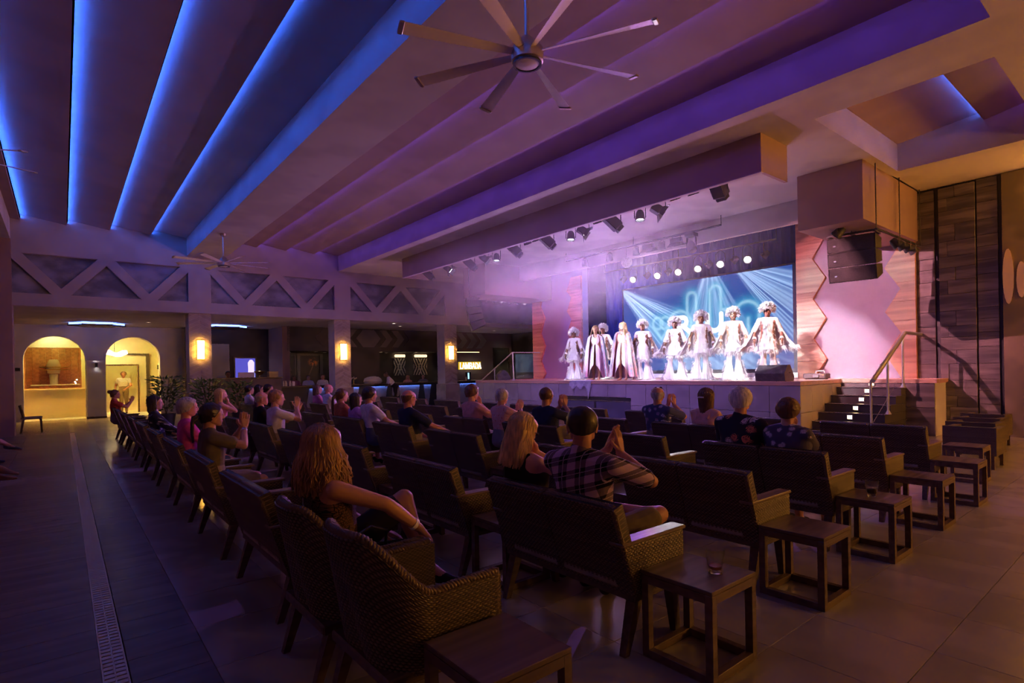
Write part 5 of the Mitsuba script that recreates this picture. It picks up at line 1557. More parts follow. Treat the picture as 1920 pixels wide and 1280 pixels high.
def hand(w, d, nrm, side, curl=0.35, k=1, s=1.0):
    """Manifolds of a hand: palm from the wrist along d, palm facing nrm; side +1 left, -1 right; curl bends the fingers towards nrm."""
    d, nrm = unit(d), unit(nrm - unit(d) * (np.asarray(nrm) @ unit(d)))
    lat = np.cross(nrm, d) * side
    out = [hull(ball(w, 0.026 * s, k), ball(w + d * 0.03 * s + lat * 0.018 * s, 0.019 * s, k), ball(w + d * 0.03 * s - lat * 0.018 * s, 0.019 * s, k), ball(w + d * 0.085 * s + lat * 0.031 * s, 0.0125 * s, k), ball(w + d * 0.082 * s - lat * 0.031 * s, 0.0115 * s, k))]
    for i, (off, L) in enumerate(((0.031, 0.068), (0.0105, 0.077), (-0.0105, 0.072), (-0.031, 0.056))):
        p = w + d * 0.083 * s + lat * off * s
        dd = unit(d + lat * off * 2.2)
        for j, (f, r) in enumerate(((0.45, 0.0095), (0.30, 0.0088), (0.25, 0.0078))):
            c = curl * (0.55 + 0.5 * j)
            dd2 = unit(dd * math.cos(c) + nrm * math.sin(c))
            q = p + dd2 * L * f * s
            out.append(bone(p, r * s, q, (r - 0.0008) * s, k))
            p, dd = q, dd2
    p = w + d * 0.022 * s + lat * 0.024 * s
    q = p + unit(d * 0.6 + lat * 0.7 + nrm * 0.25) * 0.042 * s
    out += [bone(p, 0.0135 * s, q, 0.0105 * s, k), bone(q, 0.0105 * s, q + unit(d * 0.85 + lat * 0.25 + nrm * 0.4) * 0.034 * s, 0.0085 * s, k)]
    return out


SKINS = dict(fair=(0.55, 0.30, 0.21), tan=(0.42, 0.21, 0.13), red=(0.50, 0.22, 0.16), brown=(0.20, 0.095, 0.055), dark=(0.12, 0.055, 0.034), olive=(0.36, 0.19, 0.12))
for k, c in SKINS.items():
    mat(f"skin_{k}", c, 0.48, spec=0.4)
HAIRS = dict(brown=(0.10, 0.05, 0.025), dark=(0.018, 0.012, 0.010), blond=(0.55, 0.36, 0.14), darkblond=(0.30, 0.16, 0.065), grey=(0.34, 0.31, 0.28), white=(0.58, 0.54, 0.46))
for k, c in HAIRS.items():
    mat(f"hair_{k}", mikit.proc((lambda c: lambda p, n, uv: mi.Color3f(c) * (0.55 + 0.9 * noise(p.x * 90, p.y * 90, p.z * 14)))(c)), 0.4, spec=0.5)
CLOTH = dict(black=(0.016, 0.014, 0.016), navy=(0.022, 0.026, 0.055), white=(0.66, 0.64, 0.66), pink=(0.58, 0.20, 0.34), magenta=(0.55, 0.07, 0.30), olive=(0.13, 0.105, 0.062), orange=(0.52, 0.17, 0.07), lilac=(0.46, 0.26, 0.56), peach=(0.60, 0.32, 0.26), red=(0.42, 0.06, 0.05), grey=(0.20, 0.19, 0.20), khaki=(0.22, 0.18, 0.12), denim=(0.07, 0.085, 0.14), plum=(0.20, 0.06, 0.12))
for k, c in CLOTH.items():
    mat(f"cloth_{k}", tone(tuple(x * 0.85 for x in c), c, 22.0), 0.88, spec=0.15)
mat("eye_dark", (0.015, 0.012, 0.012), 0.25)
mat("lips", (0.36, 0.11, 0.10), 0.45)


def flowered(key, ground, c1, c2, cell):
    def fn(p, n, uv):
        x, y = (p.y + p.x * 0.4) / cell, (p.z + p.x * 0.3) / cell
        d, d2, which = mikit.voronoi(x, y)
        fx = x + 0.0
        petal = 0.30 + 0.10 * dr.sin(which * 40 + 14 * noise(x * 2.2, y * 2.2, 3.0) * 3.14)
        on = smoothstep(petal, petal - 0.06, d) * dr.select(which > 0.35, 1.0, 0.0)
        col = mix(c1, c2, smoothstep(0.6, 0.7, which))
        return mix(ground, mix(col, mi.Color3f(col) * 0.45, smoothstep(0.16, 0.0, d)), on)
    mat(key, mikit.proc(fn), 0.85, spec=0.15)


flowered("print_floral", (0.020, 0.018, 0.035), (0.60, 0.50, 0.50), (0.62, 0.20, 0.10), 0.115)
flowered("print_blouse", (0.06, 0.055, 0.10), (0.62, 0.55, 0.56), (0.50, 0.45, 0.52), 0.070)
flowered("print_palm", (0.05, 0.06, 0.12), (0.42, 0.44, 0.56), (0.30, 0.20, 0.30), 0.075)
flowered("print_zebra", (0.03, 0.03, 0.05), (0.50, 0.44, 0.50), (0.55, 0.5, 0.55), 0.050)
flowered("print_rose", (0.60, 0.34, 0.28), (0.52, 0.18, 0.14), (0.64, 0.46, 0.40), 0.045)


def plaid(p, n, uv):
    a, z = (p.y * 0.93 + p.x * 0.37) / 0.095, (p.z + 0.25 * p.y - p.x * 0.15) / 0.095
    fa, fz = a - dr.floor(a), z - dr.floor(z)
    ba, bz = dr.select(fa < 0.52, 1.0, 0.0), dr.select(fz < 0.52, 1.0, 0.0)
    dark = ba + bz
    base = dr.select(dark > 1.5, 0.0, dr.select(dark > 0.5, 0.22, 0.85))
    col = mix((0.010, 0.008, 0.018), (0.58, 0.42, 0.58), base)
    thin = dr.maximum(dr.select(dr.abs(fa - 0.26) < 0.025, 1.0, 0.0), dr.select(dr.abs(fz - 0.26) < 0.025, 1.0, 0.0))
    return mix(col, mi.Color3f(0.46, 0.38, 0.50), 0.75 * thin)


mat("print_plaid", mikit.proc(plaid), 0.85, spec=0.15)
def lace(p, n, uv):
    d, d2, w = mikit.voronoi((p.y + p.x) / 0.014, p.z / 0.014)
    return mix((0.010, 0.008, 0.008), (0.11, 0.055, 0.035), smoothstep(0.10, 0.25, d2 - d))


mat("print_lace", mikit.proc(lace), 0.8, spec=0.2)


class Body:
    """Joints of a figure facing +x with its origin on the floor (standing) or under the pelvis (seated)."""

    def __init__(self, seated=True, hs=0.43, lean=0.16, turn=0.0, nod=0.0, roll=0.0, s=1.0, female=False, bend=0.0, heavy=1.0, head_turn=0.0, knees=None, feet=None, stance=0.085):
        self.s, self.female, self.heavy = s, female, heavy
        up = np.array([-math.sin(lean - bend), 0, math.cos(lean - bend)])
        fw = np.array([math.cos(lean - bend), 0, math.sin(lean - bend)])
        yv = np.array([0, 1.0, 0])
        self.up, self.fw, self.yv = up, fw, yv
        self.P = np.array([0, 0, hs + 0.095]) if seated else np.array([0, 0, 0.93 * s])
        L = s
        self.waist, self.chest, self.neckb = self.P + up * 0.17 * L, self.P + up * 0.35 * L, self.P + up * 0.50 * L
        sw = (0.165 if female else 0.185) * L
        self.S = {1: self.neckb - up * 0.045 + yv * sw, -1: self.neckb - up * 0.045 - yv * sw}
        hn = unit(up + np.array([0.25, 0, 0.0]) + (np.array([0, 0, 0.8])))
        self.H = self.neckb + hn * 0.165 * L + fw * 0.012
        hw = 0.088
        self.hip = {q: self.P + yv * q * hw - np.array([0, 0, 0.01]) for q in (1, -1)}
        if seated:
            self.knee = {q: np.array([0.43 * L, q * 0.12, hs + 0.075]) for q in (1, -1)}
            self.ankle = {q: np.array([0.46 * L, q * 0.12, 0.085]) for q in (1, -1)}
        else:
            self.knee = {q: np.array([0.015, q * (stance + 0.004), 0.50 * s]) for q in (1, -1)}
            self.ankle = {q: np.array([-0.01, q * stance, 0.085]) for q in (1, -1)}
        for d, src in ((self.knee, knees), (self.ankle, feet)):
            for q, v in (src or {}).items():
                d[q] = np.array(v, float)
        a = turn + head_turn
        R = trimesh.transformations.euler_matrix(roll, nod, a, "sxyz")[:3, :3]
        self.R = R
        self.turn = turn
        self.arms = {}

    def arm(self, q, wrist, pole, hdir, hnrm, curl=0.35):
        S = self.S[q]
        W = np.array(wrist, float)
        l1, l2 = 0.285 * self.s, 0.255 * self.s
        d = W - S
        if np.linalg.norm(d) > (l1 + l2) * 0.99:
            W = S + unit(d) * (l1 + l2) * 0.99
        self.arms[q] = (elbow_of(S, W, l1, l2, pole), W, np.array(hdir, float), np.array(hnrm, float), curl)

    def hp(self, x, y, z):
        return self.H + self.R @ (np.array([x, y, z]) * self.s)

    def torso(self, g=0.0):
        h, s, y = self.heavy, self.s, self.yv
        f = self.female
        return [hull(ball(self.P + y * 0.075 - self.fw * 0.01, 0.105 * h + g), ball(self.P - y * 0.075 - self.fw * 0.01, 0.105 * h + g), ball(self.waist + y * 0.055, (0.088 if f else 0.10) * h + g), ball(self.waist - y * 0.055, (0.088 if f else 0.10) * h + g)),
                hull(ball(self.waist + y * 0.055, (0.088 if f else 0.10) * h + g), ball(self.waist - y * 0.055, (0.088 if f else 0.10) * h + g), ball(self.chest + y * 0.075 + self.fw * 0.01, 0.098 * h + g), ball(self.chest - y * 0.075 + self.fw * 0.01, 0.098 * h + g)),
                hull(ball(self.chest + y * 0.075 + self.fw * 0.01, 0.098 * h + g), ball(self.chest - y * 0.075 + self.fw * 0.01, 0.098 * h + g), ball(self.S[1] - y * 0.03, 0.058 + g), ball(self.S[-1] + y * 0.03, 0.058 + g), ball(self.neckb - self.up * 0.02, 0.062 + g))]

    def sleeve(self, q, frac, g):
        E = self.arms[q][0]
        S = self.S[q]
        return bone(S, 0.052 + g, S + (E - S) * frac, 0.046 + g * 1.3)

    def legs(self, g=0.0, frac=1.0, calf=0.0, only=None):
        out = []
        for q in (1, -1):
            if only and q != only:
                continue
            K = self.hip[q] + (self.knee[q] - self.hip[q]) * frac
            out.append(bone(self.hip[q], 0.098 * self.heavy + g, K, (0.098 * (1 - frac) + 0.058 * frac) * self.heavy + g * (1.6 if frac < 1 else 1)))
            if calf > 0:
                A = self.knee[q] + (self.ankle[q] - self.knee[q]) * calf
                out.append(bone(self.knee[q], 0.057 + g, A, 0.042 + g))
        return out

    def mesh(self, edge=0.024, detail=False, k=1):
        parts = self.torso()
        for q in (1, -1):
            E, W, hd, hn, curl = self.arms[q]
            S = self.S[q]
            m = E + (W - E) * 0.3
            parts += [bone(self.neckb, 0.05, S, 0.052), bone(S, 0.052, E, 0.038), bone(E, 0.038, m, 0.039), bone(m, 0.039, W, 0.025)]
            hnd = hand(W, hd, hn, q, curl, 2 if detail else k, self.s)
            parts += [union(hnd).refine_to_length(0.006)] if detail else hnd
            kn, an = self.knee[q], self.ankle[q]
            cf = kn + (an - kn) * 0.32
            calf_d = unit(np.cross(unit(an - kn), self.yv)) * 0.018
            parts += [bone(self.hip[q], 0.095 * self.heavy, kn, 0.056), bone(kn, 0.054, cf + calf_d * (1 if calf_d[0] < 0 else -1), 0.055), bone(cf + calf_d * (1 if calf_d[0] < 0 else -1), 0.055, an, 0.034)]
            fd = self.foot_dir(q)
            parts += [hull(ball(an - fd * 0.03 - [0, 0, 0.03], 0.036), ball(an + fd * 0.10 - [0, 0, 0.045], 0.030), ball(an, 0.034)), hull(ball(an + fd * 0.10 - [0, 0, 0.045], 0.030), ball(an + fd * 0.17 - [0, 0, 0.055], 0.024, 2, (1, 1.4, 0.8)))]
        hp, s = self.hp, self.s
        head = [hull(ball(hp(-0.018, 0, 0.028), 0.088 * s), ball(hp(0.028, 0, 0.020), 0.074 * s)),
                hull(ball(hp(0.025, 0, 0.0), 0.072 * s), ball(hp(0.055, 0, -0.045), 0.040 * s), ball(hp(0.066, 0, -0.090), 0.022 * s), ball(hp(0.0, 0.045, -0.055), 0.026 * s), ball(hp(0.0, -0.045, -0.055), 0.026 * s)),
                hull(ball(hp(0.098, 0, 0.012), 0.007 * s, 1), ball(hp(0.112, 0, -0.026), 0.011 * s, 1), ball(hp(0.092, 0.010, -0.030), 0.010 * s, 1), ball(hp(0.092, -0.010, -0.030), 0.010 * s, 1)),
                bone(hp(-0.020, 0, -0.055), 0.053 * s, self.neckb - self.up * 0.02, 0.060)]
        for q in (1, -1):
            head.append(hull(ball(hp(-0.012, q * 0.082, 0.012), 0.020 * s, 1, (1, 0.5, 1)), ball(hp(-0.006, q * 0.080, -0.026), 0.014 * s, 1, (1, 0.5, 1))))
        hd = union(head).refine_to_length(0.013)
        return smooth_mesh(union(parts + [hd]), edge, 5)

    def foot_dir(self, q):
        d = getattr(self, "fdir", {}).get(q)
        if d is not None:
            return unit(d)
        d = np.array([1.0, 0.12 * q, 0.0])
        return unit(d)

    def face(self):
        hp, s = self.hp, self.s
        eyes = cat([man(hull(ball(hp(0.083, q * 0.031, 0.008), 0.013 * s, 1, (0.8, 1.2, 0.7)))) for q in (1, -1)])
        brows = cat([man(hull(ball(hp(0.092, q * 0.016, 0.028), 0.005 * s, 1), ball(hp(0.078, q * 0.050, 0.030), 0.004 * s, 1))) for q in (1, -1)])
        lips = man(hull(ball(hp(0.083, 0.020, -0.062), 0.006 * s, 1), ball(hp(0.083, -0.020, -0.062), 0.006 * s, 1), ball(hp(0.092, 0, -0.062), 0.009 * s, 1)))
        return eyes, brows, lips

    def cap(self, g=0.012, front=0.045, low=-0.03, nape=-0.075):
        """Short hair: a shell round the skull, open over the face."""
        hp, s = self.hp, self.s
        m = union([hull(ball(hp(-0.018, 0, 0.030), (0.088 + g) * s), ball(hp(0.024, 0, 0.026), (0.074 + g) * s), ball(hp(-0.045, 0, -0.035), (0.052 + g) * s))])
        fwd, upv = self.R @ np.array([1.0, 0, 0]), self.R @ np.array([0, 0, 1.0])
        n = unit(-fwd * 0.80 + upv * 0.60)
        m = m.trim_by_plane(n, float(n @ hp(front, 0, 0.03)))
        n = unit(upv * 0.96 - fwd * 0.30)
        m = m.trim_by_plane(n, float(n @ hp(0, 0, low)) if low > nape else float(n @ hp(0, 0, nape)))
        return m

    def locks(self, n, zend, seed, spread=0.03, wav=0.01, r=0.009, back=0.3, fringe=True, seg=9, sides=5, start=0.0, out=0.0):
        """Long hair: many tapering locks that follow the skull and hang down to about zend below the head's centre."""
        g = np.random.default_rng(seed)
        ms = []
        for i in range(n):
            az = g.uniform(-math.pi * 0.60, math.pi * 0.60) + math.pi
            if not fringe:
                az = g.uniform(-math.pi * 0.48, math.pi * 0.48) + math.pi
            zt = zend * g.uniform(0.82, 1.05)
            ph, k2 = g.uniform(0, 6.28), g.uniform(0.8, 1.3)
            e0 = g.uniform(0.95, 1.5)
            pts = []
            for j in range(seg + 1):
                q = j / seg
                if q < 0.40:
                    el = e0 + (0.05 - e0) * (q / 0.40)
                    rr = 0.102 + 0.006 * g.uniform(-1, 1)
                    p = np.array([-0.018 + 1.04 * rr * math.cos(el) * math.cos(az), 0.94 * rr * math.cos(el) * math.sin(az), 0.030 + rr * math.sin(el)])
                else:
                    f = (q - 0.40) / 0.60
                    rr = 0.102 + out * math.sin(f * 2.2) + spread * f
                    w = wav * f * math.sin(f * 11 * k2 + ph)
                    p = np.array([-0.018 + rr * math.cos(az) * (1 - 0.25 * f * (math.cos(az) < -0.6)) + w, (0.94 * rr + w) * math.sin(az) * (1 - back * 0.25 * f), 0.030 + (zt - 0.030) * f])
                pts.append(self.hp(*p))
            taper = r * np.array([0.7 + 0.6 * min(q / 0.35, 1) - (0.9 * max(0, q - 0.6) / 0.4) for q in np.linspace(0, 1, seg + 1)])
            ms.append(tube(pts, np.maximum(taper, 0.0018), sides))
        return cat(ms)


def put(x, y, z=0.0, rz=0.0):
    return T().translate([float(x), float(y), float(z)]).rotate([0, 0, 1], float(rz))


POSES = {
    "lap": lambda b, q: b.arm(q, b.P + np.array([0.27, q * 0.10, 0.085]), (0, q * 1.0, -0.6), (1, -q * 0.35, -0.25), (0, 0, -1), 0.25),
    "rest": lambda b, q: b.arm(q, b.S[q] + np.array([0.36, q * 0.16, -0.27]), (0, q * 0.9, -0.6), (1, 0.1 * q, -0.3), (0, 0, -1), 0.35),
    "clap": lambda b, q: b.arm(q, b.chest + np.array([0.33, q * 0.040, 0.10]), (-0.2, q * 1.0, -0.8), (0.35, -q * 0.05, 1), (0, -q, 0), 0.10),
    "clap_high": lambda b, q: b.arm(q, b.neckb + np.array([0.30, q * 0.045 - 0.02, 0.02]), (-0.2, q * 1.0, -0.8), (0.15, -q * 0.05, 1), (0, -q, 0), 0.12),
    "mouth": lambda b, q: b.arm(q, b.hp(0.125, q * 0.03, -0.17), (-0.1, q * 1.0, -0.8), (-0.05, -q * 0.3, 1), (-1, 0, 0.1), 0.9),
    "side": lambda b, q: b.arm(q, b.S[q] + np.array([0.05, q * 0.10, -0.50]), (-1, q * 0.4, 0), (0.1, 0, -1), (0, -q, 0), 0.3),
}


def dress_person(key, b, at, skin, hair, haircol, top, bottom, sleeve=0.5, trousers=False, detail=False, edge=0.026, hair_args=None, shoes="cloth_black", glasses=False, sleeveless=False, neck=False):
    part(key, "body", ply(b.mesh(edge, detail), f"skin_{skin}", True, to_world=at))
    g = 0.011
    shirt = b.torso(g)
    if sleeveless:
        up = b.up
        shirt[2] = hull(ball(b.chest + b.yv * 0.075 + b.fw * 0.01, 0.098 * b.heavy + g), ball(b.chest - b.yv * 0.075 + b.fw * 0.01, 0.098 * b.heavy + g), ball(b.chest + b.up * 0.07 + b.yv * 0.06, 0.075), ball(b.chest + b.up * 0.07 - b.yv * 0.06, 0.075))
        for q in (1, -1):
            shirt.append(bone(b.S[q] - b.yv * q * 0.055 + b.up * 0.05 - b.fw * 0.02, 0.018, b.chest + b.up * 0.06 + b.yv * q * 0.075 - b.fw * 0.085, 0.016, 1))
            shirt.append(bone(b.S[q] - b.yv * q * 0.055 + b.up * 0.05 - b.fw * 0.02, 0.018, b.chest + b.up * 0.06 + b.yv * q * 0.07 + b.fw * 0.09, 0.016, 1))
    else:
        for q in (1, -1):
            shirt += [bone(b.neckb, 0.05 + g, b.S[q], 0.053 + g), b.sleeve(q, min(sleeve, 1.0), g * 1.15)]
            if sleeve > 1:
                E, W = b.arms[q][0], b.arms[q][1]
                shirt.append(bone(E, 0.046 + g, E + (W - E) * (sleeve - 1), 0.036 + g))
    if neck:
        shirt.append(bone(b.neckb - b.up * 0.02, 0.074, b.neckb + b.up * 0.035 + b.fw * 0.004, 0.062))
    part(key, "top", ply(smooth_mesh(union(shirt), edge * 0.9, 3), top, True, to_world=at))
    if bottom:
        lg = b.torso(g * 1.1)[:1] + (b.legs(g, 1.0, 0.93) if trousers else b.legs(g, 0.80))
        part(key, "trousers" if trousers else "shorts", ply(smooth_mesh(union(lg), edge, 3), bottom, True, to_world=at))
    if shoes:
        sh = []
        for q in (1, -1):
            an, fd = b.ankle[q], b.foot_dir(q)
            sh.append(man(hull(ball(an - fd * 0.035 - [0, 0, 0.035], 0.040, 1), ball(an + fd * 0.11 - [0, 0, 0.047], 0.036, 1), ball(an + fd * 0.185 - [0, 0, 0.052], 0.028, 1, (1, 1.4, 0.9))).trim_by_plane([0, 0, 1], float(an[2] - 0.083))))
        for m in sh:
            part(key, "shoe", ply(m, shoes, 40, to_world=at))
    eyes, brows, lips = b.face()
    part(key, "eyes", ply(eyes, "eye_dark", True, to_world=at))
    part(key, "eyebrows", ply(brows, f"hair_{haircol}" if haircol in HAIRS else "eye_dark", True, to_world=at))
    part(key, "mouth", ply(lips, "lips", True, to_world=at))
    ha = dict(hair_args or {})
    if hair in ("short", "buzz", "crop"):
        m = b.cap({"short": 0.014, "buzz": 0.005, "crop": 0.020}[hair], 0.040, *((-0.012,) if hair == "buzz" else ()))
        part(key, "hair", ply(tuft(smooth_mesh(m, 0.012, 2), 0.009 if hair != "buzz" else 0.002), f"hair_{haircol}", True, to_world=at))
    elif hair == "rim":
        m = b.cap(0.007, 0.0, -0.03)
        fwd, upv = b.R @ np.array([1.0, 0, 0]), b.R @ np.array([0, 0, 1.0])
        m = m.trim_by_plane(-upv, float(-upv @ b.hp(0, 0, 0.045)))
        part(key, "hair", ply(smooth_mesh(m, 0.014, 2), f"hair_{haircol}", True, to_world=at))
    elif hair in ("long", "bob"):
        cap = man(b.cap(0.012, 0.035, -0.05).refine_to_length(0.02))
        args = dict(n=110, zend=-0.30 if hair == "long" else -0.15, seed=1)
        args.update(ha)
        part(key, "hair", ply(cat(cap, b.locks(**args)), f"hair_{haircol}", True, to_world=at))
    elif hair in ("ponytail", "bun"):
        cap = tuft(man(b.cap(0.013, 0.042, -0.045).refine_to_length(0.009)), 0.006)
        gs = np.random.default_rng(5)
        ms = [cap]
        root = np.array([-0.125, 0, 0.005 if hair == "ponytail" else 0.07])
        if hair == "bun":
            ms.append(man(hull(ball(b.hp(*root), 0.045))))
        else:
            for i in range(ha.get("n", 26)):
                o = gs.uniform(-1, 1, 2) * 0.022
                L = ha.get("length", 0.30) * gs.uniform(0.8, 1.05)
                pts = [b.hp(*(root + [0.02, o[0] * 0.5, o[1] * 0.5]))] + [b.hp(*(root + np.array([-0.035 - 0.012 * math.sin(q * 3), o[0] * (1 + q), o[1] * (1 - q)])) ) + np.array([-0.01 * q, 0, -L * q]) for q in (0.15, 0.4, 0.7, 1.0)]
                ms.append(tube(pts, [0.012, 0.013, 0.012, 0.009, 0.003], 5))
            ms.append(tube([b.hp(*(root + [0.01, 0, 0])), b.hp(*(root + [-0.012, 0, -0.004]))], 0.026, 10))
        part(key, "hair", ply(cat(ms), f"hair_{haircol}", True, to_world=at))
    if glasses:
        ms = []
        for q in (1, -1):
            a = np.linspace(0, 2 * np.pi, 15)
            ms.append(tube([b.hp(0.100 + 0.004 * math.cos(t), q * (0.032 + 0.024 * math.cos(t)), 0.004 + 0.016 * math.sin(t)) for t in a], 0.0022, 4, False))
            ms.append(tube([b.hp(0.098, q * 0.056, 0.008), b.hp(0.05, q * 0.083, 0.012), b.hp(-0.02, q * 0.090, 0.008)], 0.0024, 5))
        ms.append(tube([b.hp(0.106, 0.008, 0.008), b.hp(0.106, -0.008, 0.008)], 0.0022, 4))
        part(key, "glasses", ply(cat(ms), "dark_metal", to_world=at))


def tuft(m, amp):
    v = np.asarray(m.vertices)
    n = trimesh.Trimesh(v, m.faces, process=False).vertex_normals
    q = meshkit.noise(v * 95, 3) - 0.4 + 0.6 * (meshkit.noise(v * np.array([140, 140, 40]), 5) - 0.5)
    return M(v + n * (amp * q)[:, None], m.faces)


def seated(label, x, y, skin="fair", hair="short", haircol="brown", top="cloth_white", bottom="cloth_denim", arms=("lap", "lap"), rz=0.0, group=None, **kw):
    bk = {k: kw.pop(k) for k in ("hs", "lean", "turn", "nod", "roll", "s", "female", "heavy", "head_turn", "knees", "feet") if k in kw}
    custom = kw.pop("custom", None)
    b = Body(True, **bk)
    for q, a in ((1, arms[0]), (-1, arms[1])):
        POSES[a](b, q)
    if custom:
        custom(b)
    key = thing("person", label, "person", group)
    dress_person(key, b, put(x, y, 0.0, rz), skin, hair, haircol, top, bottom, **kw)
    return key, b

# ------------------------------------------------------------------ the audience
# the woman in the second barrel armchair, seen from behind: right arm along the armrest, one knee drawn up
def woman_arm(b):
    b.arm(-1, (0.34, -0.255, 0.70), (0.2, -0.6, 0.5), (0.75, 0.02, -0.75), (-0.2, 0.2, -1), 0.45)
    b.fdir = {1: (0.5, -0.85, -0.1), -1: (1, 0.1, 0)}


key, b = seated("woman with wavy brown-blond hair and black lace top in a barrel armchair", 1.165, 2.955, "tan", None, "darkblond", "print_lace", "cloth_black", ("lap", "lap"),
                s=0.96, female=True, lean=0.20, head_turn=0.45, sleeveless=True, detail=True, edge=0.016, custom=woman_arm, trousers=False, hs=0.43,
                knees={1: (0.40, 0.02, 0.80), -1: (0.42, -0.11, 0.52)}, feet={1: (0.50, -0.10, 0.40), -1: (0.44, -0.12, 0.085)})
at = put(1.165, 2.955)
cap = man(b.cap(0.016, 0.03, -0.06).refine_to_length(0.015))
part(key, "hair", ply(cat(cap, b.locks(430, -0.245, 11, spread=0.030, wav=0.016, r=0.0085, seg=13, out=0.028), b.locks(200, -0.22, 12, spread=0.042, wav=0.022, r=0.0065, seg=13, out=0.036)), "hair_darkblond", True, to_world=at))
E_, W_ = b.arms[-1][0], b.arms[-1][1]
d = unit(W_ - E_)
part(key, "wristband", ply(tube([W_ - d * 0.045, W_ - d * 0.025], 0.0335, 18), "white_plastic", to_world=at), "pale wristband")
bag = thing("handbag", "shiny black handbag with ring fittings on the seat beside the woman in lace", "bag")
part(bag, "body", ply(bx(1.14, 1.38, 2.74, 2.85, 0.43, 0.62, 0.03), "black_patent", 40))
part(bag, "strap", ply(tube([[1.17, 2.79, 0.61], [1.17, 2.77, 0.70], [1.26, 2.77, 0.735], [1.35, 2.77, 0.70], [1.35, 2.79, 0.61]], 0.008, 8), "black_patent", 40))
for x in (1.17, 1.35):
    part(bag, "ring", ply(tube([[x + 0.014 * math.cos(a), 2.745, 0.60 + 0.014 * math.sin(a)] for a in np.linspace(0, 6.283, 15)], 0.003, 6), "metal"))
mat("black_patent", (0.012, 0.012, 0.013), 0.12)

# the couple in the second row
def blond_arm(b):
    b.arm(-1, b.hp(0.125, -0.055, -0.125), (0.1, -1, -0.8), (-0.35, 0.35, 0.9), (-1, 0.1, 0.2), 0.35)


key, b = seated("blond woman with glasses resting her cheek on her hand, beside the plaid-shirted man", 2.46, 2.86, "fair", None, "blond", "cloth_black", "cloth_black", ("lap", "mouth"), s=0.93, female=True,
                lean=0.16, nod=0.28, head_turn=0.0, roll=0.10, sleeveless=True, edge=0.018, custom=blond_arm, glasses=True, detail=True)
at = put(2.46, 2.86)
cap = man(b.cap(0.014, 0.045, -0.06).refine_to_length(0.015))
part(key, "hair", ply(cat(cap, b.locks(360, -0.26, 21, spread=0.012, wav=0.005, r=0.0075, seg=11, out=0.012)), "hair_blond", True, to_world=at))


def plaid_arms(b):
    b.arm(1, b.neckb + np.array([0.27, -0.05, 0.01]), (0, 1, -0.9), (0.1, -0.35, 1), (0.1, -1, -0.2), 0.12)
    b.arm(-1, b.neckb + np.array([0.26, -0.135, -0.01]), (0, -1, -0.7), (0.1, 0.12, 1), (0, 1, 0), 0.15)
    b.fdir = {-1: (0.3, 0.95, 0.0), 1: (1, 0.1, 0)}


key, b = seated("man with cropped dark hair and purple plaid shirt clapping, legs crossed, second seat row", 2.46, 2.335, "tan", "buzz", "dark", "print_plaid", "cloth_olive", ("lap", "lap"), s=1.03, lean=0.14, head_turn=0.45, rz=16,
                edge=0.016, custom=plaid_arms, detail=True, neck=True, sleeve=0.80, knees={-1: (0.40, -0.30, 0.62), 1: (0.44, 0.10, 0.52)}, feet={-1: (0.50, 0.07, 0.60), 1: (0.47, 0.11, 0.085)})
at = put(2.46, 2.335, 0, 16)
part(key, "earring", ply(trimesh.creation.icosphere(1, 0.006).apply_translation(b.hp(-0.004, 0.086, -0.040)), "metal", to_world=at), "small stud earring")

# the near row along the aisle
key, b = seated("woman with dark ponytail and olive T-shirt clapping, in the seat row along the aisle", 1.12, 6.02, "tan", "ponytail", "dark", "cloth_olive", "cloth_khaki", ("clap_high", "clap_high"), s=0.97, female=True,
                lean=0.06, head_turn=0.02, detail=True, edge=0.018, hair_args=dict(n=46, length=0.25), sleeve=0.62)
W_, E_ = b.arms[-1][1], b.arms[-1][0]; d = unit(W_ - E_)
part(key, "wristwatch", ply(tube([W_ - d * 0.05, W_ - d * 0.03], 0.032, 16), "metal", to_world=put(1.12, 6.02)), "metal wristwatch")
seated("grey-haired man in a bright pink shirt, behind the ponytailed woman's shoulder", 1.17, 7.52, "red", "crop", "grey", "cloth_magenta", "cloth_denim", ("lap", "lap"), s=0.98, lean=0.10, head_turn=0.0)
seated("woman with a black bob and zebra-print blouse in the seat row along the aisle", 1.16, 10.3, "fair", "bob", "dark", "print_zebra", "cloth_black", ("lap", "rest"), s=0.93, female=True, lean=0.12, head_turn=-0.2, sleeve=1.5, hair_args=dict(n=120, seed=4, spread=0.01))
seated("brown-haired woman in red at the far end of the seat row along the aisle", 1.02, 16.75, "tan", "bun", "brown", "cloth_red", "cloth_grey", ("clap", "clap"), s=0.93, female=True, lean=0.10, head_turn=-0.15)
# second row, farther on
seated("woman with long pale blond hair in a pink top, hands at her mouth", 2.47, 12.35, "fair", "long", "blond", "cloth_pink", "cloth_denim", ("mouth", "mouth"), s=0.97, female=True, lean=0.06, head_turn=-0.2, sleeveless=True, hair_args=dict(n=150, seed=8, zend=-0.30, spread=0.0, wav=0.004))
seated("man with a shaved reddish head in black, beside the clapping man in white", 2.50, 9.50, "red", "rim", "grey", "cloth_black", "cloth_khaki", ("lap", "lap"), s=0.97, lean=0.08, head_turn=-0.15)
seated("man in a white polo shirt with fair cropped hair, clapping, second seat row", 2.45, 8.60, "fair", "short", "darkblond", "cloth_white", "cloth_khaki", ("clap", "clap_high"), s=1.02, lean=0.04, head_turn=-0.05, sleeve=0.6)
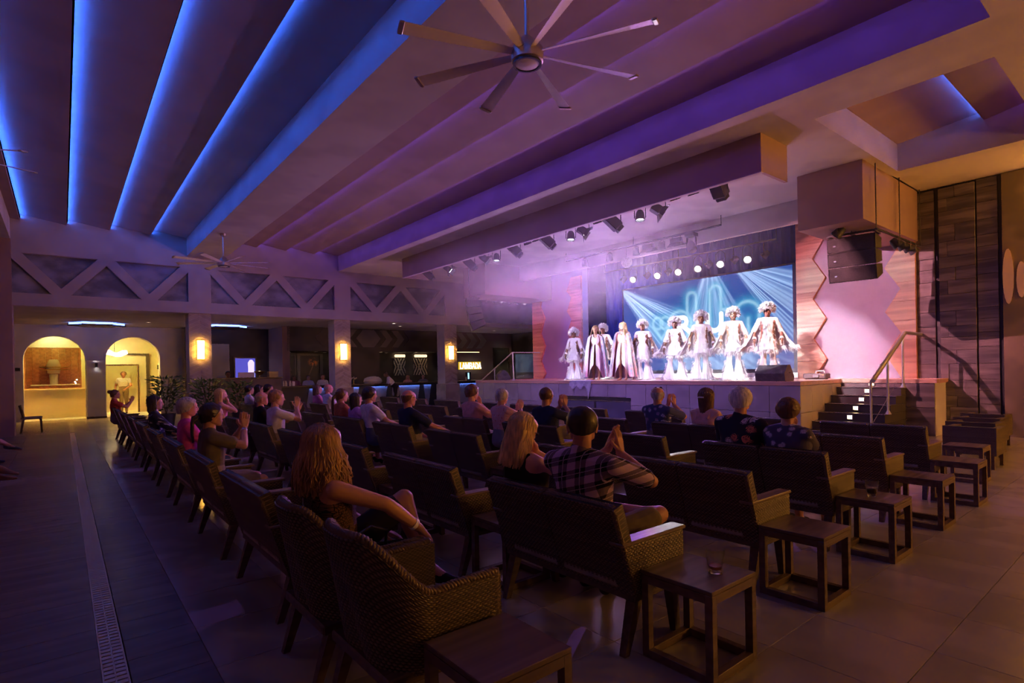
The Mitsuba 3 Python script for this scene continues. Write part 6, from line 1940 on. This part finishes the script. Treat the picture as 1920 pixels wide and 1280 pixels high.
# third row
seated("person in white before the reception desk, half hidden by a dark-haired woman", 3.78, 15.45, "fair", "short", "dark", "cloth_white", "cloth_denim", s=0.97, lean=0.1)
seated("dark-haired woman with glasses in front of the reception desk", 3.80, 14.65, "fair", "long", "dark", "cloth_plum", "cloth_black", ("mouth", "lap"), s=0.99, female=True, lean=0.06, head_turn=-0.4, glasses=True)
seated("dark-haired person sitting tall in front of the reception desk's right end", 3.80, 13.9, "tan", "short", "dark", "cloth_black", "cloth_black", s=1.02, lean=0.06, head_turn=-0.3)
seated("woman with long dark hair tied back and an orange top", 3.80, 9.38, "fair", "ponytail", "brown", "cloth_orange", "cloth_denim", ("lap", "lap"), s=0.97, female=True, lean=0.1, head_turn=0.0, hair_args=dict(n=40, length=0.34))
seated("girl with long dark hair and lilac top beside the orange-topped woman", 3.82, 8.83, "fair", "long", "dark", "cloth_lilac", "cloth_denim", ("lap", "lap"), s=0.88, female=True, lean=0.1, head_turn=0.0, hair_args=dict(n=130, seed=15, zend=-0.28, spread=0.0))
seated("man with dark hair and a white T-shirt, elbow on the sofa's armrest", 3.80, 8.22, "tan", "crop", "dark", "cloth_white", "cloth_denim", ("lap", "rest"), s=1.02, lean=0.12, head_turn=0.0, sleeve=0.62)


def navy_arm(b):
    b.arm(-1, b.S[-1] + np.array([0.40, -0.22, -0.26]), (0, -0.8, -0.6), (1, -0.1, -0.12), (0, 0, -1), 0.2)


seated("bald man with glasses in a navy T-shirt, arm stretched along the armrest", 3.80, 6.93, "red", "rim", "brown", "cloth_navy", "cloth_khaki", ("lap", "rest"), s=1.0, lean=0.14, head_turn=0.02, heavy=1.12, glasses=True, custom=navy_arm, sleeve=0.75)
# fourth row
seated("woman with short brown hair and pale shirt, hand at her mouth", 5.03, 7.18, "fair", "crop", "brown", "cloth_peach", "cloth_grey", ("lap", "mouth"), s=1.03, female=True, lean=0.1, heavy=1.1, head_turn=0.1, sleeve=0.8)
seated("woman with short grey-brown hair and rose-print top clapping", 5.03, 6.45, "fair", "short", "grey", "print_rose", "cloth_grey", ("clap", "clap"), s=0.96, female=True, lean=0.06, head_turn=0.15, sleeve=0.6, glasses=True)
seated("man with cropped hair and navy shirt clapping in front of the dark hatch", 5.03, 5.47, "tan", "buzz", "brown", "cloth_navy", "cloth_denim", ("clap_high", "clap_high"), s=1.01, lean=0.08, head_turn=0.3, heavy=1.05, glasses=True, sleeve=0.7)
seated("white-haired man in a dark shirt with big orange and white flowers", 5.04, 2.74, "fair", "short", "white", "print_floral", "cloth_khaki", ("lap", "lap"), s=1.05, lean=0.10, heavy=1.16, head_turn=0.35, neck=True, sleeve=0.85)
seated("brown-haired woman in a flowered blouse, hand at cheek, beside the white-haired man", 5.05, 2.30, "fair", "crop", "brown", "print_blouse", "cloth_khaki", ("lap", "mouth"), s=0.93, female=True, lean=0.12, heavy=1.08, head_turn=0.3, sleeve=0.8)
# fifth row
key, b = seated("bald man with sunglasses on his head and palm-print shirt, hands raised", 6.36, 4.66, "tan", "rim", "grey", "print_palm", "cloth_khaki", ("clap_high", "clap_high"), s=0.97, lean=0.1, head_turn=0.45, heavy=1.05, sleeve=0.8)
at = put(6.36, 4.66)
part(key, "sunglasses", ply(cat([tube([b.hp(0.045, q * 0.055, 0.105), b.hp(-0.02, q * 0.088, 0.075)], 0.004, 6) for q in (1, -1)] + [man(hull(ball(b.hp(0.055, q * 0.032, 0.108), 0.022, 1, (0.6, 1, 0.7)))) for q in (1, -1)]), "black_patent", to_world=at), "sunglasses pushed up")
key, b = seated("woman with long brown hair held by a pale clip, in front of the stage tiles", 6.36, 3.93, "fair", "long", "brown", "cloth_peach", "cloth_denim", ("lap", "lap"), s=0.95, female=True, lean=0.08, sleeveless=True, hair_args=dict(n=130, seed=33, zend=-0.27, spread=-0.02, wav=0.004), head_turn=0.4)
part(key, "hair_clip", ply(bx(-0.135, -0.112, -0.04, 0.04, 0.0, 0.02, 0.006), "cream_strip", to_world=put(6.36, 3.93) @ T().translate((b.H).tolist())), "pale hair clip")
# before the bar
seated("woman with brown hair in a pale pink top, far off before the bar counter", 5.05, 14.05, "fair", "bob", "brown", "cloth_pink", "cloth_denim", s=0.95, female=True, lean=0.1, head_turn=-0.3)
seated("bald man in a white shirt, far off before the middle column", 5.06, 13.35, "red", "rim", "grey", "cloth_white", "cloth_denim", s=1.0, lean=0.1, head_turn=-0.3)
# at the left edge: two people with crossed legs and the seats they sit on
for i, (x, y) in enumerate(((-2.06, 13.3), (-2.10, 9.75))):
    place_sofa(x, y, ["wicker sofa at the left edge under the person holding a cup", "wicker sofa at the lower left edge, only its seat end in view"][i], False, "wicker sofas at the left edge")


def cross(b):
    b.fdir = {-1: (1.0, 0.1, -0.25)}


key, b = seated("seated person at the left edge holding a white cup, blue shoes, legs crossed", -1.62, 13.9, "fair", "short", "brown", "cloth_pink", "cloth_plum", ("lap", "rest"), lean=0.12, custom=cross, knees={-1: (0.44, -0.06, 0.66)}, feet={-1: (0.82, -0.02, 0.34), 1: (0.55, 0.12, 0.085)}, shoes="cloth_denim")
W_ = b.arms[-1][1] + np.array([-1.62, 13.9, 0]) + b.arms[-1][2] * 0.06
one("cup", "white cup in the hand of the person at the left edge", "cup", ply(lathe([(0.0, 0.0), (0.028, 0.0), (0.038, 0.085), (0.034, 0.085), (0.026, 0.008), (0.0, 0.008)], 20), "white_plastic", 30, to_world=tr(W_[0] + 0.01, W_[1] + 0.01, W_[2] + 0.0)))
seated("person at the lower left edge, only bare crossed feet in view", -1.66, 10.35, "tan", "short", "dark", "cloth_grey", "cloth_pink", ("lap", "lap"), lean=0.12, custom=cross, knees={-1: (0.52, -0.04, 0.60)}, feet={-1: (0.98, 0.0, 0.34), 1: (0.95, 0.14, 0.22)}, shoes=None)
t = thing("wicker_chair", "dark wicker armless chair at the left edge before the white wall", "chair")
part(t, "back", shape(woven_ply(quad_patch([0.08, 0.5, 0.42], [0.08, 0.0, 0.42], [0.0, 0.0, 0.80], [0.0, 0.5, 0.80]), 0.5, 0.4, 0.05, False), tr(-1.0, 21.2, 0)))
part(t, "seat", shape(box_ply(0.48, 0.5, 0.06, 0.02), tr(-0.72, 21.45, 0.40), "cushion"))
for x, y in ((-0.90, 21.24), (-0.90, 21.66), (-0.52, 21.24), (-0.52, 21.66)):
    part(t, "leg", shape(ply(leg_mesh(0, 0, 0.40, 0.03 if x > -0.7 else -0.06, 0, 0.045, 0.03), "dark_wood"), tr(x, y, 0)))

# ------------------------------------------------------------------ staff and guests at the bar
def standing(label, x, y, z=0.0, rz=0.0, arms=("side", "side"), skin="tan", hair="short", haircol="dark", top="cloth_white", bottom="cloth_black", group=None, **kw):
    bk = {k: kw.pop(k) for k in ("lean", "nod", "roll", "s", "female", "heavy", "head_turn", "bend", "stance") if k in kw}
    b = Body(False, **{"lean": 0.02, **bk})
    for q, a in ((1, arms[0]), (-1, arms[1])):
        POSES[a](b, q)
    if kw.get("custom"):
        kw.pop("custom")(b)
    key = thing("person", label, "person", group)
    kw.setdefault("trousers", True)
    dress_person(key, b, put(x, y, z, rz), skin, hair, haircol, top, bottom, **kw)
    return key, b


standing("waiter in a white shirt bending forward at the bar", 10.92, 21.35, 0, 160, ("lap", "lap"), "dark", "buzz", "dark", "cloth_white", "cloth_black", bend=0.62, nod=0.3, sleeve=0.8)
part("person_" + f"{_names['person']:03d}", "apron", ply(bx(-0.16, 0.12, -0.15, 0.15, 0.55, 0.98, 0.05), "cloth_grey", 40, to_world=put(10.92, 21.35, 0, 160)))
GB2 = "people standing behind the bar"
standing("person in dark clothes behind the bar, left of the three under the flower picture", 7.40, 23.35, 0, -105, ("lap", "lap"), "brown", "short", "dark", "cloth_plum", "cloth_black", GB2, s=0.88)
standing("woman in a pale yellow top behind the bar, middle of the three", 7.95, 23.3, 0, -105, ("lap", "lap"), "fair", "bun", "brown", "cloth_white", "cloth_black", GB2, s=0.88, female=True)
standing("long-haired woman in a pale shirt behind the bar, right of the three", 8.55, 23.3, 0, -110, ("lap", "lap"), "fair", "long", "brown", "cloth_white", "cloth_black", GB2, s=0.89, female=True, hair_args=dict(n=60, seed=3))
standing("woman in pink behind the bar under the chevron panels", 12.60, 23.35, 0, -120, ("lap", "lap"), "fair", "bob", "blond", "cloth_peach", "cloth_black", GB2, s=0.82, female=True, hair_args=dict(n=60))
standing("balding man in a pale grey shirt behind the bar under the right chevron panel", 13.45, 23.4, 0, -125, ("lap", "lap"), "fair", "rim", "grey", "cloth_grey", "cloth_black", GB2, s=0.83)
standing("receptionist in dark clothes behind the tall desk", 4.85, 23.0, 0, -95, ("lap", "lap"), "brown", "short", "dark", "cloth_black", "cloth_black", s=1.0)
standing("person in a white shirt standing in the lit doorway under the right arch", 2.06, 29.4, 0, -100, ("lap", "side"), "red", "short", "brown", "cloth_white", "cloth_khaki", s=1.06)

# ------------------------------------------------------------------ the performers
for k, c in dict(costume_white=(0.80, 0.78, 0.78), feather_white=(0.86, 0.84, 0.84), dress_silver=(0.62, 0.52, 0.60)).items():
    mat(k, tone(tuple(v * 0.94 for v in c), c, 16.0), 0.65, spec=0.3, sheen=0.3)


def sequin(p, n, uv):
    c = cell_rand(p.x * 70 + p.y * 70, p.z * 70)
    c2 = cell_rand(p.x * 70 + p.y * 70, p.z * 70, 7)
    base = mix((0.30, 0.27, 0.38), (0.80, 0.74, 0.82), c)
    base = mix(base, (0.75, 0.40, 0.16), dr.select((c2 > 0.86) & (noise(p.y * 4, p.z * 3) > 0.45), 0.8, 0.0))
    return mix(base, (0.25, 0.55, 0.66), dr.select(c2 < 0.14, 0.7, 0.0))


mat("sequins", mikit.proc(sequin), 0.28, 0.25)
mat("pink_lining", (0.62, 0.24, 0.36), 0.7)


def feathers(bases, dirs, length, width, seed, droop=0.25):
    """Quills: slim kite-shaped blades from the base points along the directions."""
    g = np.random.default_rng(seed)
    vs, fs = [], []
    for p, d in zip(bases, dirs):
        d = unit(d + g.normal(0, 0.28, 3))
        L = length * g.uniform(0.65, 1.25)
        s = unit(np.cross(d, g.normal(0, 1, 3)))
        w = width * g.uniform(0.7, 1.3)
        m = p + d * L * 0.5
        tip = p + d * L + np.array([0, 0, -droop * L])
        k = len(vs)
        n = np.cross(d, s) * w * 0.35
        vs += [p, m + s * w, tip, m - s * w, m + n]
        fs += [[k, k + 1, k + 4], [k + 1, k + 2, k + 4], [k + 2, k + 3, k + 4], [k + 3, k, k + 4]]
    return M(vs, fs)


def trim_along(pts, n, length, width, seed, out, droop=0.4):
    pts = np.asarray(pts, float)
    seg = np.linalg.norm(np.diff(pts, axis=0), axis=1); at = np.r_[0, np.cumsum(seg)]
    g = np.random.default_rng(seed)
    q = g.uniform(0, at[-1], n)
    c = np.c_[[np.interp(q, at, pts[:, k]) for k in range(3)]].T
    o = np.array([out(x) for x in c])
    return feathers(c, o, length, width, seed + 1, droop)


def ring_cloth(rings, n=40, a0=0.0, a1=2 * math.pi, fold=0.0, folds=11, seed=0):
    """Cloth through elliptical rings (cx, cy, z, rx, ry); a0..a1 open angles; folds deepen towards the last ring."""
    closed = abs(a1 - a0 - 2 * math.pi) < 1e-6
    a = np.linspace(a0, a1, n, endpoint=not closed)
    vs = []
    for i, (cx, cy, z, rx, ry) in enumerate(rings):
        k = 1 + fold * (i / (len(rings) - 1)) ** 0.8 * (np.sin(a * folds + seed) + 0.4 * np.sin(a * folds * 2.3 + seed * 2))
        vs.append(np.c_[cx + rx * k * np.cos(a), cy + ry * k * np.sin(a), np.full(n, z) + 0 * a])
    v = np.vstack(vs)
    f = []
    m = n if closed else n - 1
    for i in range(len(rings) - 1):
        for j in range(m):
            p, q, r, s = i * n + j, i * n + (j + 1) % n, (i + 1) * n + (j + 1) % n, (i + 1) * n + j
            f += [[p, r, q], [p, s, r]]
    return M(v, f)


def hem_points(rings, a0, a1, fold, folds, seed, n=60):
    cx, cy, z, rx, ry = rings[-1]
    a = np.linspace(a0, a1, n)
    k = 1 + fold * (np.sin(a * folds + seed) + 0.4 * np.sin(a * folds * 2.3 + seed * 2))
    return np.c_[cx + rx * k * np.cos(a), cy + ry * k * np.sin(a), np.full(n, z)]


def feather_dancer(label, x, y, rz, skin, seed, s=0.96, head_turn=0.0, wing=1.0, nod=0.0, stance=0.10, short_tunic=True, bare=False):
    b = Body(False, lean=0.02, s=s, female=True, head_turn=head_turn, nod=nod, stance=stance)
    for q in (1, -1):
        b.arm(q, b.S[q] + np.array([0.07, q * 0.13, -0.48]), (-1, q * 0.5, 0), (0.15, q * 0.1, -1), (0, -q, 0), 0.3)
    key = thing("person", label, "person", "performers in white feather costumes")
    at = put(x, y, ZS, rz)
    part(key, "body", ply(b.mesh(0.024), f"skin_{skin}", True, to_world=at))
    # tunic
    zs, zn = b.S[1][2], b.neckb[2]
    z0 = (0.70 if short_tunic else 0.62) * s
    rings = [(0.0, 0, zn + 0.025, 0.058, 0.062), (0.0, 0, zn - 0.012, 0.085, 0.11), (0.0, 0, zs - 0.01, 0.110, 0.165), (0.0, 0, zs - 0.14, 0.130, 0.155), (0.0, 0, 1.10 * s, 0.108, 0.132), (0.0, 0, 0.97 * s, 0.130, 0.165), (0.0, 0, 0.84 * s, 0.145, 0.182), (0.0, 0, z0, 0.155, 0.200)]
    part(key, "tunic", ply(ring_cloth(rings, 44, fold=0.035, folds=9, seed=seed), "costume_white", True, to_world=at))
    g = np.random.default_rng(seed)
    bases, dirs = [], []
    for i in range(170):
        a, q = g.uniform(0, 6.283), g.uniform(0, 1)
        z = zs - 0.02 - q * (zs - z0 - 0.05)
        bases.append([0.138 * math.cos(a), (0.150 + 0.03 * q) * math.sin(a), z]); dirs.append([0.6 * math.cos(a), 0.6 * math.sin(a), -0.8])
    part(key, "tunic_feathers", ply(feathers(np.array(bases), np.array(dirs), 0.07, 0.010, seed + 3, 0.1), "feather_white", to_world=at), kind="stuff")
    part(key, "hem_feathers", ply(trim_along(hem_points(rings, 0, 6.283, 0.035, 9, seed), 150, 0.10, 0.010, seed + 5, lambda c: np.array([c[0] * 1.5, c[1] * 1.5, -0.6])), "feather_white", to_world=at), kind="stuff")
    # trousers: tight to the knee, then flared
    for q in (1, -1):
        h, kn, an = b.hip[q], b.knee[q], b.ankle[q]
        rr = [(h[0], h[1] * 0.9, h[2] + 0.02, 0.108, 0.10), (kn[0] * 0.6 + h[0] * 0.4, kn[1] * 0.6 + h[1] * 0.4, kn[2] + 0.17 * s, 0.082, 0.080), (kn[0], kn[1], kn[2], 0.064, 0.064), (kn[0] * 0.5, kn[1] + q * 0.01, kn[2] - 0.10, 0.072, 0.075), (0.0, an[1] + q * 0.02, 0.20, 0.118, 0.112), (0.01, an[1] + q * 0.03, 0.03, 0.165, 0.150)]
        part(key, "trouser_leg", ply(ring_cloth(rr, 36, fold=0.09, folds=7, seed=seed + q), "costume_white", True, to_world=at))
        pts = [[r[0], r[1] + q * r[4] * 0.98, r[2]] for r in rr[2:]]
        part(key, "leg_feathers", ply(cat(trim_along(pts, 60, 0.085, 0.010, seed + 7 + q, lambda c: np.array([0.25, q * 1.0, -0.35])), trim_along(hem_points(rr, 0, 6.283, 0.09, 7, seed + q), 110, 0.10, 0.011, seed + 11 + q, lambda c: np.array([(c[0] - 0.01) * 4, (c[1] - rr[-1][1]) * 4, -0.15]), 0.15)), "feather_white", to_world=at), kind="stuff")
    # winged cape from the shoulders, open in front
    zc = 0.80 * s
    rings = [(0.0, 0, zs + 0.045, 0.085, 0.15), (-0.015, 0, zs - 0.03, 0.110, 0.225), (-0.03, 0, zs - 0.22, 0.105, 0.265 + 0.04 * wing), (-0.035, 0, zc + 0.18, 0.100, 0.30 + 0.09 * wing), (-0.035, 0, zc, 0.095, 0.33 + 0.16 * wing)]
    a0, a1 = math.radians(72), math.radians(288)
    part(key, "cape", ply(ring_cloth(rings, 60, a0, a1, 0.06, 13, seed), "costume_white", True, to_world=at))
    part(key, "cape_feathers", ply(trim_along(hem_points(rings, a0, a1, 0.06, 13, seed), 300, 0.15, 0.015, seed + 17, lambda c: np.array([c[0] * 1.2 + 0.1, c[1] * 1.4, -0.55]), 0.3), "feather_white", to_world=at), kind="stuff")
    for q in (1, -1):
        E, W = b.arms[q][0], b.arms[q][1]
        part(key, "sleeve", ply(smooth_mesh(union([bone(b.neckb - b.up * 0.01, 0.058, b.S[q], 0.066), b.sleeve(q, 0.30 if bare else 0.98, 0.016)]), 0.02, 2), "costume_white", True, to_world=at))
        part(key, "cuff", ply(tube([W + (E - W) * 0.30, W + (E - W) * 0.06], [0.044, 0.055], 16), "costume_white", 40, to_world=at))
    # wig: a ball of quills round the head, open over the face
    bases, dirs = [], []
    for i in range(820):
        v = unit(g.normal(0, 1, 3))
        if v[0] > 0.42 and v[2] < 0.12:
            continue
        if v[2] < -0.45:
            continue
        bases.append(b.hp(*(v * np.array([0.100, 0.096, 0.105]) + np.array([-0.014, 0, 0.045])))); dirs.append(b.R @ v)
    cap = man(b.cap(0.024, 0.05, -0.05))
    part(key, "wig", ply(cat(cap, feathers(np.array(bases), np.array(dirs), 0.095 + 0.008 * (seed % 3), 0.020, seed + 23, 0.12)), "feather_white", to_world=at), "white feather wig")
    eyes, brows, lips = b.face()
    part(key, "eyes", ply(eyes, "eye_dark", True, to_world=at)); part(key, "eyebrows", ply(brows, "eye_dark", True, to_world=at)); part(key, "mouth", ply(lips, "lips", True, to_world=at))
    sh = [man(hull(ball(b.ankle[q] + [0.0, 0, -0.05], 0.038, 1), ball(b.ankle[q] + b.foot_dir(q) * 0.19 + [0, 0, -0.06], 0.026, 1, (1, 1.3, 0.9))).trim_by_plane([0, 0, 1], 0.002)) for q in (1, -1)]
    for m in sh:
        part(key, "shoe", ply(m, "costume_white", 40, to_world=at))
    return key, b


def cape_lady(label, x, y, rz, skin, hair, seed, head_turn, s=0.96):
    b = Body(False, lean=0.02, s=s, female=True, head_turn=head_turn)
    for q in (1, -1):
        b.arm(q, b.S[q] + np.array([0.09, q * 0.08, -0.49]), (-1, q * 0.5, 0), (0.15, 0, -1), (0, -q, 0), 0.3)
    key = thing("person", label, "person", "performers in long silver dresses and sequined capes")
    at = put(x, y, ZS, rz)
    part(key, "body", ply(b.mesh(0.024), f"skin_{skin}", True, to_world=at))
    zs = b.S[1][2]
    bod = [(0.01, 0, zs - 0.03, 0.105, 0.150), (0.01, 0, zs - 0.13, 0.135, 0.158), (0.0, 0, 1.12 * s, 0.100, 0.125)]
    part(key, "bodice", ply(ring_cloth(bod, 40, fold=0.015, folds=8, seed=seed), "dress_silver", True, to_world=at))
    part(key, "straps", ply(cat([tube([[0.10, q * 0.07, zs - 0.05], [0.06, q * 0.085, zs + 0.05], [-0.04, q * 0.09, zs + 0.055], [-0.10, q * 0.07, zs - 0.03]], 0.020, 8) for q in (1, -1)]), "dress_silver", True, to_world=at))
    # skirt with a slit: the front edge rises to the knee
    n, rows = 56, 10
    a = np.linspace(math.radians(8), math.radians(352), n)
    vs = []
    for i in range(rows + 1):
        q = i / rows
        lift = np.maximum(0, np.cos(a)) ** 3 * 0.42
        z = 1.12 * s - q * (1.12 * s - 0.06 - lift)
        k = 1 + 0.05 * q * np.sin(a * 10 + seed)
        w = 0.35 * min(1, q / 0.25) + 0.65 * q
        vs.append(np.c_[(0.100 + 0.14 * w) * k * np.cos(a), (0.125 + 0.13 * w) * k * np.sin(a), z])
    f = []
    for i in range(rows):
        for j in range(n - 1):
            p = i * n + j
            f += [[p, p + n + 1, p + 1], [p, p + n, p + n + 1]]
    part(key, "skirt", ply(M(np.vstack(vs), f), "dress_silver", True, to_world=at))
    rings = [(0.0, 0, zs + 0.055, 0.075, 0.12), (0.0, 0, zs - 0.02, 0.135, 0.235), (0.0, 0, 1.05 * s, 0.21, 0.30), (-0.02, 0, 0.6 * s, 0.27, 0.35), (-0.04, 0, 0.10, 0.32, 0.42)]
    a0, a1 = math.radians(38), math.radians(322)
    part(key, "cape", ply(ring_cloth(rings, 70, a0, a1, 0.07, 12, seed), "sequins", True, to_world=at), "glittering sequined cape")
    inner = [(r[0] + 0.012, r[1], r[2], r[3] - 0.014, r[4] - 0.014) for r in rings]
    part(key, "cape_lining", ply(ring_cloth(inner, 70, a0, a1, 0.07, 12, seed), "pink_lining", True, to_world=at))
    part(key, "clasp", ply(trimesh.creation.icosphere(1, 0.022).apply_translation([0.115, 0, zs - 0.04]), "brass", True, to_world=at))
    cap = man(b.cap(0.014, 0.045, -0.06).refine_to_length(0.02))
    part(key, "hair", ply(cat(cap, b.locks(150, -0.26, seed, spread=0.035, wav=0.022, r=0.011, out=0.03)), f"hair_{hair}", True, to_world=at))
    eyes, brows, lips = b.face()
    part(key, "eyes", ply(eyes, "eye_dark", True, to_world=at)); part(key, "eyebrows", ply(brows, "eye_dark", True, to_world=at)); part(key, "mouth", ply(lips, "lips", True, to_world=at))
    for q in (1, -1):
        m = man(hull(ball(b.ankle[q] + [-0.01, 0, -0.045], 0.036, 1), ball(b.ankle[q] + b.foot_dir(q) * 0.19 + [0, 0, -0.06], 0.026, 1)).trim_by_plane([0, 0, 1], 0.002))
        part(key, "shoe", ply(m, "skin_red", 40, to_world=at))


feather_dancer("dancer in white feathers and wig, leftmost on stage, looking left", 13.2, 13.0, 200, "dark", 101, 0.95, head_turn=0.45, wing=0.7)
cape_lady("woman with dark reddish hair in long silver-pink dress and sequined cape, smiling, second on stage", 12.9, 11.77, 212, "brown", "brown", 202, 0.05, 0.98)
feather_dancer("white-feathered dancer half hidden behind the dark-haired woman in the sequined cape", 13.9, 12.35, 205, "brown", 103, 1.02, head_turn=0.1, wing=0.9)
cape_lady("blond woman in long silver-pink dress and sequined cape, head turned left", 12.8, 10.62, 205, "fair", "blond", 204, -0.75, 0.99)
feather_dancer("white-feathered dancer right of the blond woman in the sequined cape", 13.2, 10.2, 207, "dark", 105, 0.98, wing=0.9, short_tunic=False, bare=True)
feather_dancer("white-feathered dancer with legs apart before the screen's left lettering", 13.2, 9.10, 207, "dark", 106, 0.97, head_turn=0.1, wing=0.75, stance=0.14)
feather_dancer("white-feathered dancer standing before the middle letter on the screen", 13.2, 8.29, 210, "brown", 107, 1.02, wing=1.0, bare=True)
feather_dancer("white-feathered dancer standing right of the big white lettering", 13.2, 7.38, 212, "brown", 108, 1.03, wing=1.0, head_turn=0.1)
feather_dancer("white-feathered dancer behind the wedge loudspeaker, rightmost on stage, head bowed", 13.2, 6.50, 212, "dark", 109, 1.04, wing=1.45, nod=0.30, head_turn=0.0)

# ------------------------------------------------------------------ haze
X0, DX = (7.3, 3.6, 2.3), (6.3, 14.6, 3.06)


def haze_grid():
    X, Y, Z = np.meshgrid(np.linspace(0, 1, 26), np.linspace(0, 1, 40), np.linspace(0, 1, 16), indexing="ij")
    x, y, z = X0[0] + X * DX[0], X0[1] + Y * DX[1], X0[2] + Z * DX[2]
    p = np.stack([x, y, z], -1)
    f = meshkit.fbm(p * np.array([0.55, 0.45, 0.75]), 4, 3)
    core = np.exp(-((x - 10.2) / 2.3) ** 2) * np.exp(-((y - 11.2) / 5.0) ** 2) * np.exp(-((z - 4.45) / 1.1) ** 2)
    edge = np.clip(X / 0.2, 0, 1) * np.clip((1 - X) / 0.1, 0, 1) * np.clip(Y / 0.15, 0, 1) * np.clip((1 - Y) / 0.15, 0, 1) * np.clip(Z / 0.2, 0, 1)
    d = core * (0.2 + 0.8 * np.clip((f - 0.28) / 0.34, 0, 1)) * edge
    return np.ascontiguousarray(d.transpose(2, 1, 0)[..., None].astype(np.float32))


HAZE = 0.36
grid = haze_grid() * HAZE
scene["haze"] = {"type": "cube", "to_world": T().translate([a + d / 2 for a, d in zip(X0, DX)]).scale([d / 2 for d in DX]), "bsdf": {"type": "null"},
                 "interior": {"type": "heterogeneous", "albedo": {"type": "rgb", "value": [0.96, 0.95, 0.97]},
                              "sigma_t": {"type": "gridvolume", "grid": mi.VolumeGrid(grid), "to_world": T().translate(list(X0)).scale(list(DX))},
                              "phase": {"type": "hg", "g": 0.25}}}
labels["haze"] = {"label": "thin violet stage haze drifting under the ceiling before the stage", "category": "haze", "kind": "stuff"}
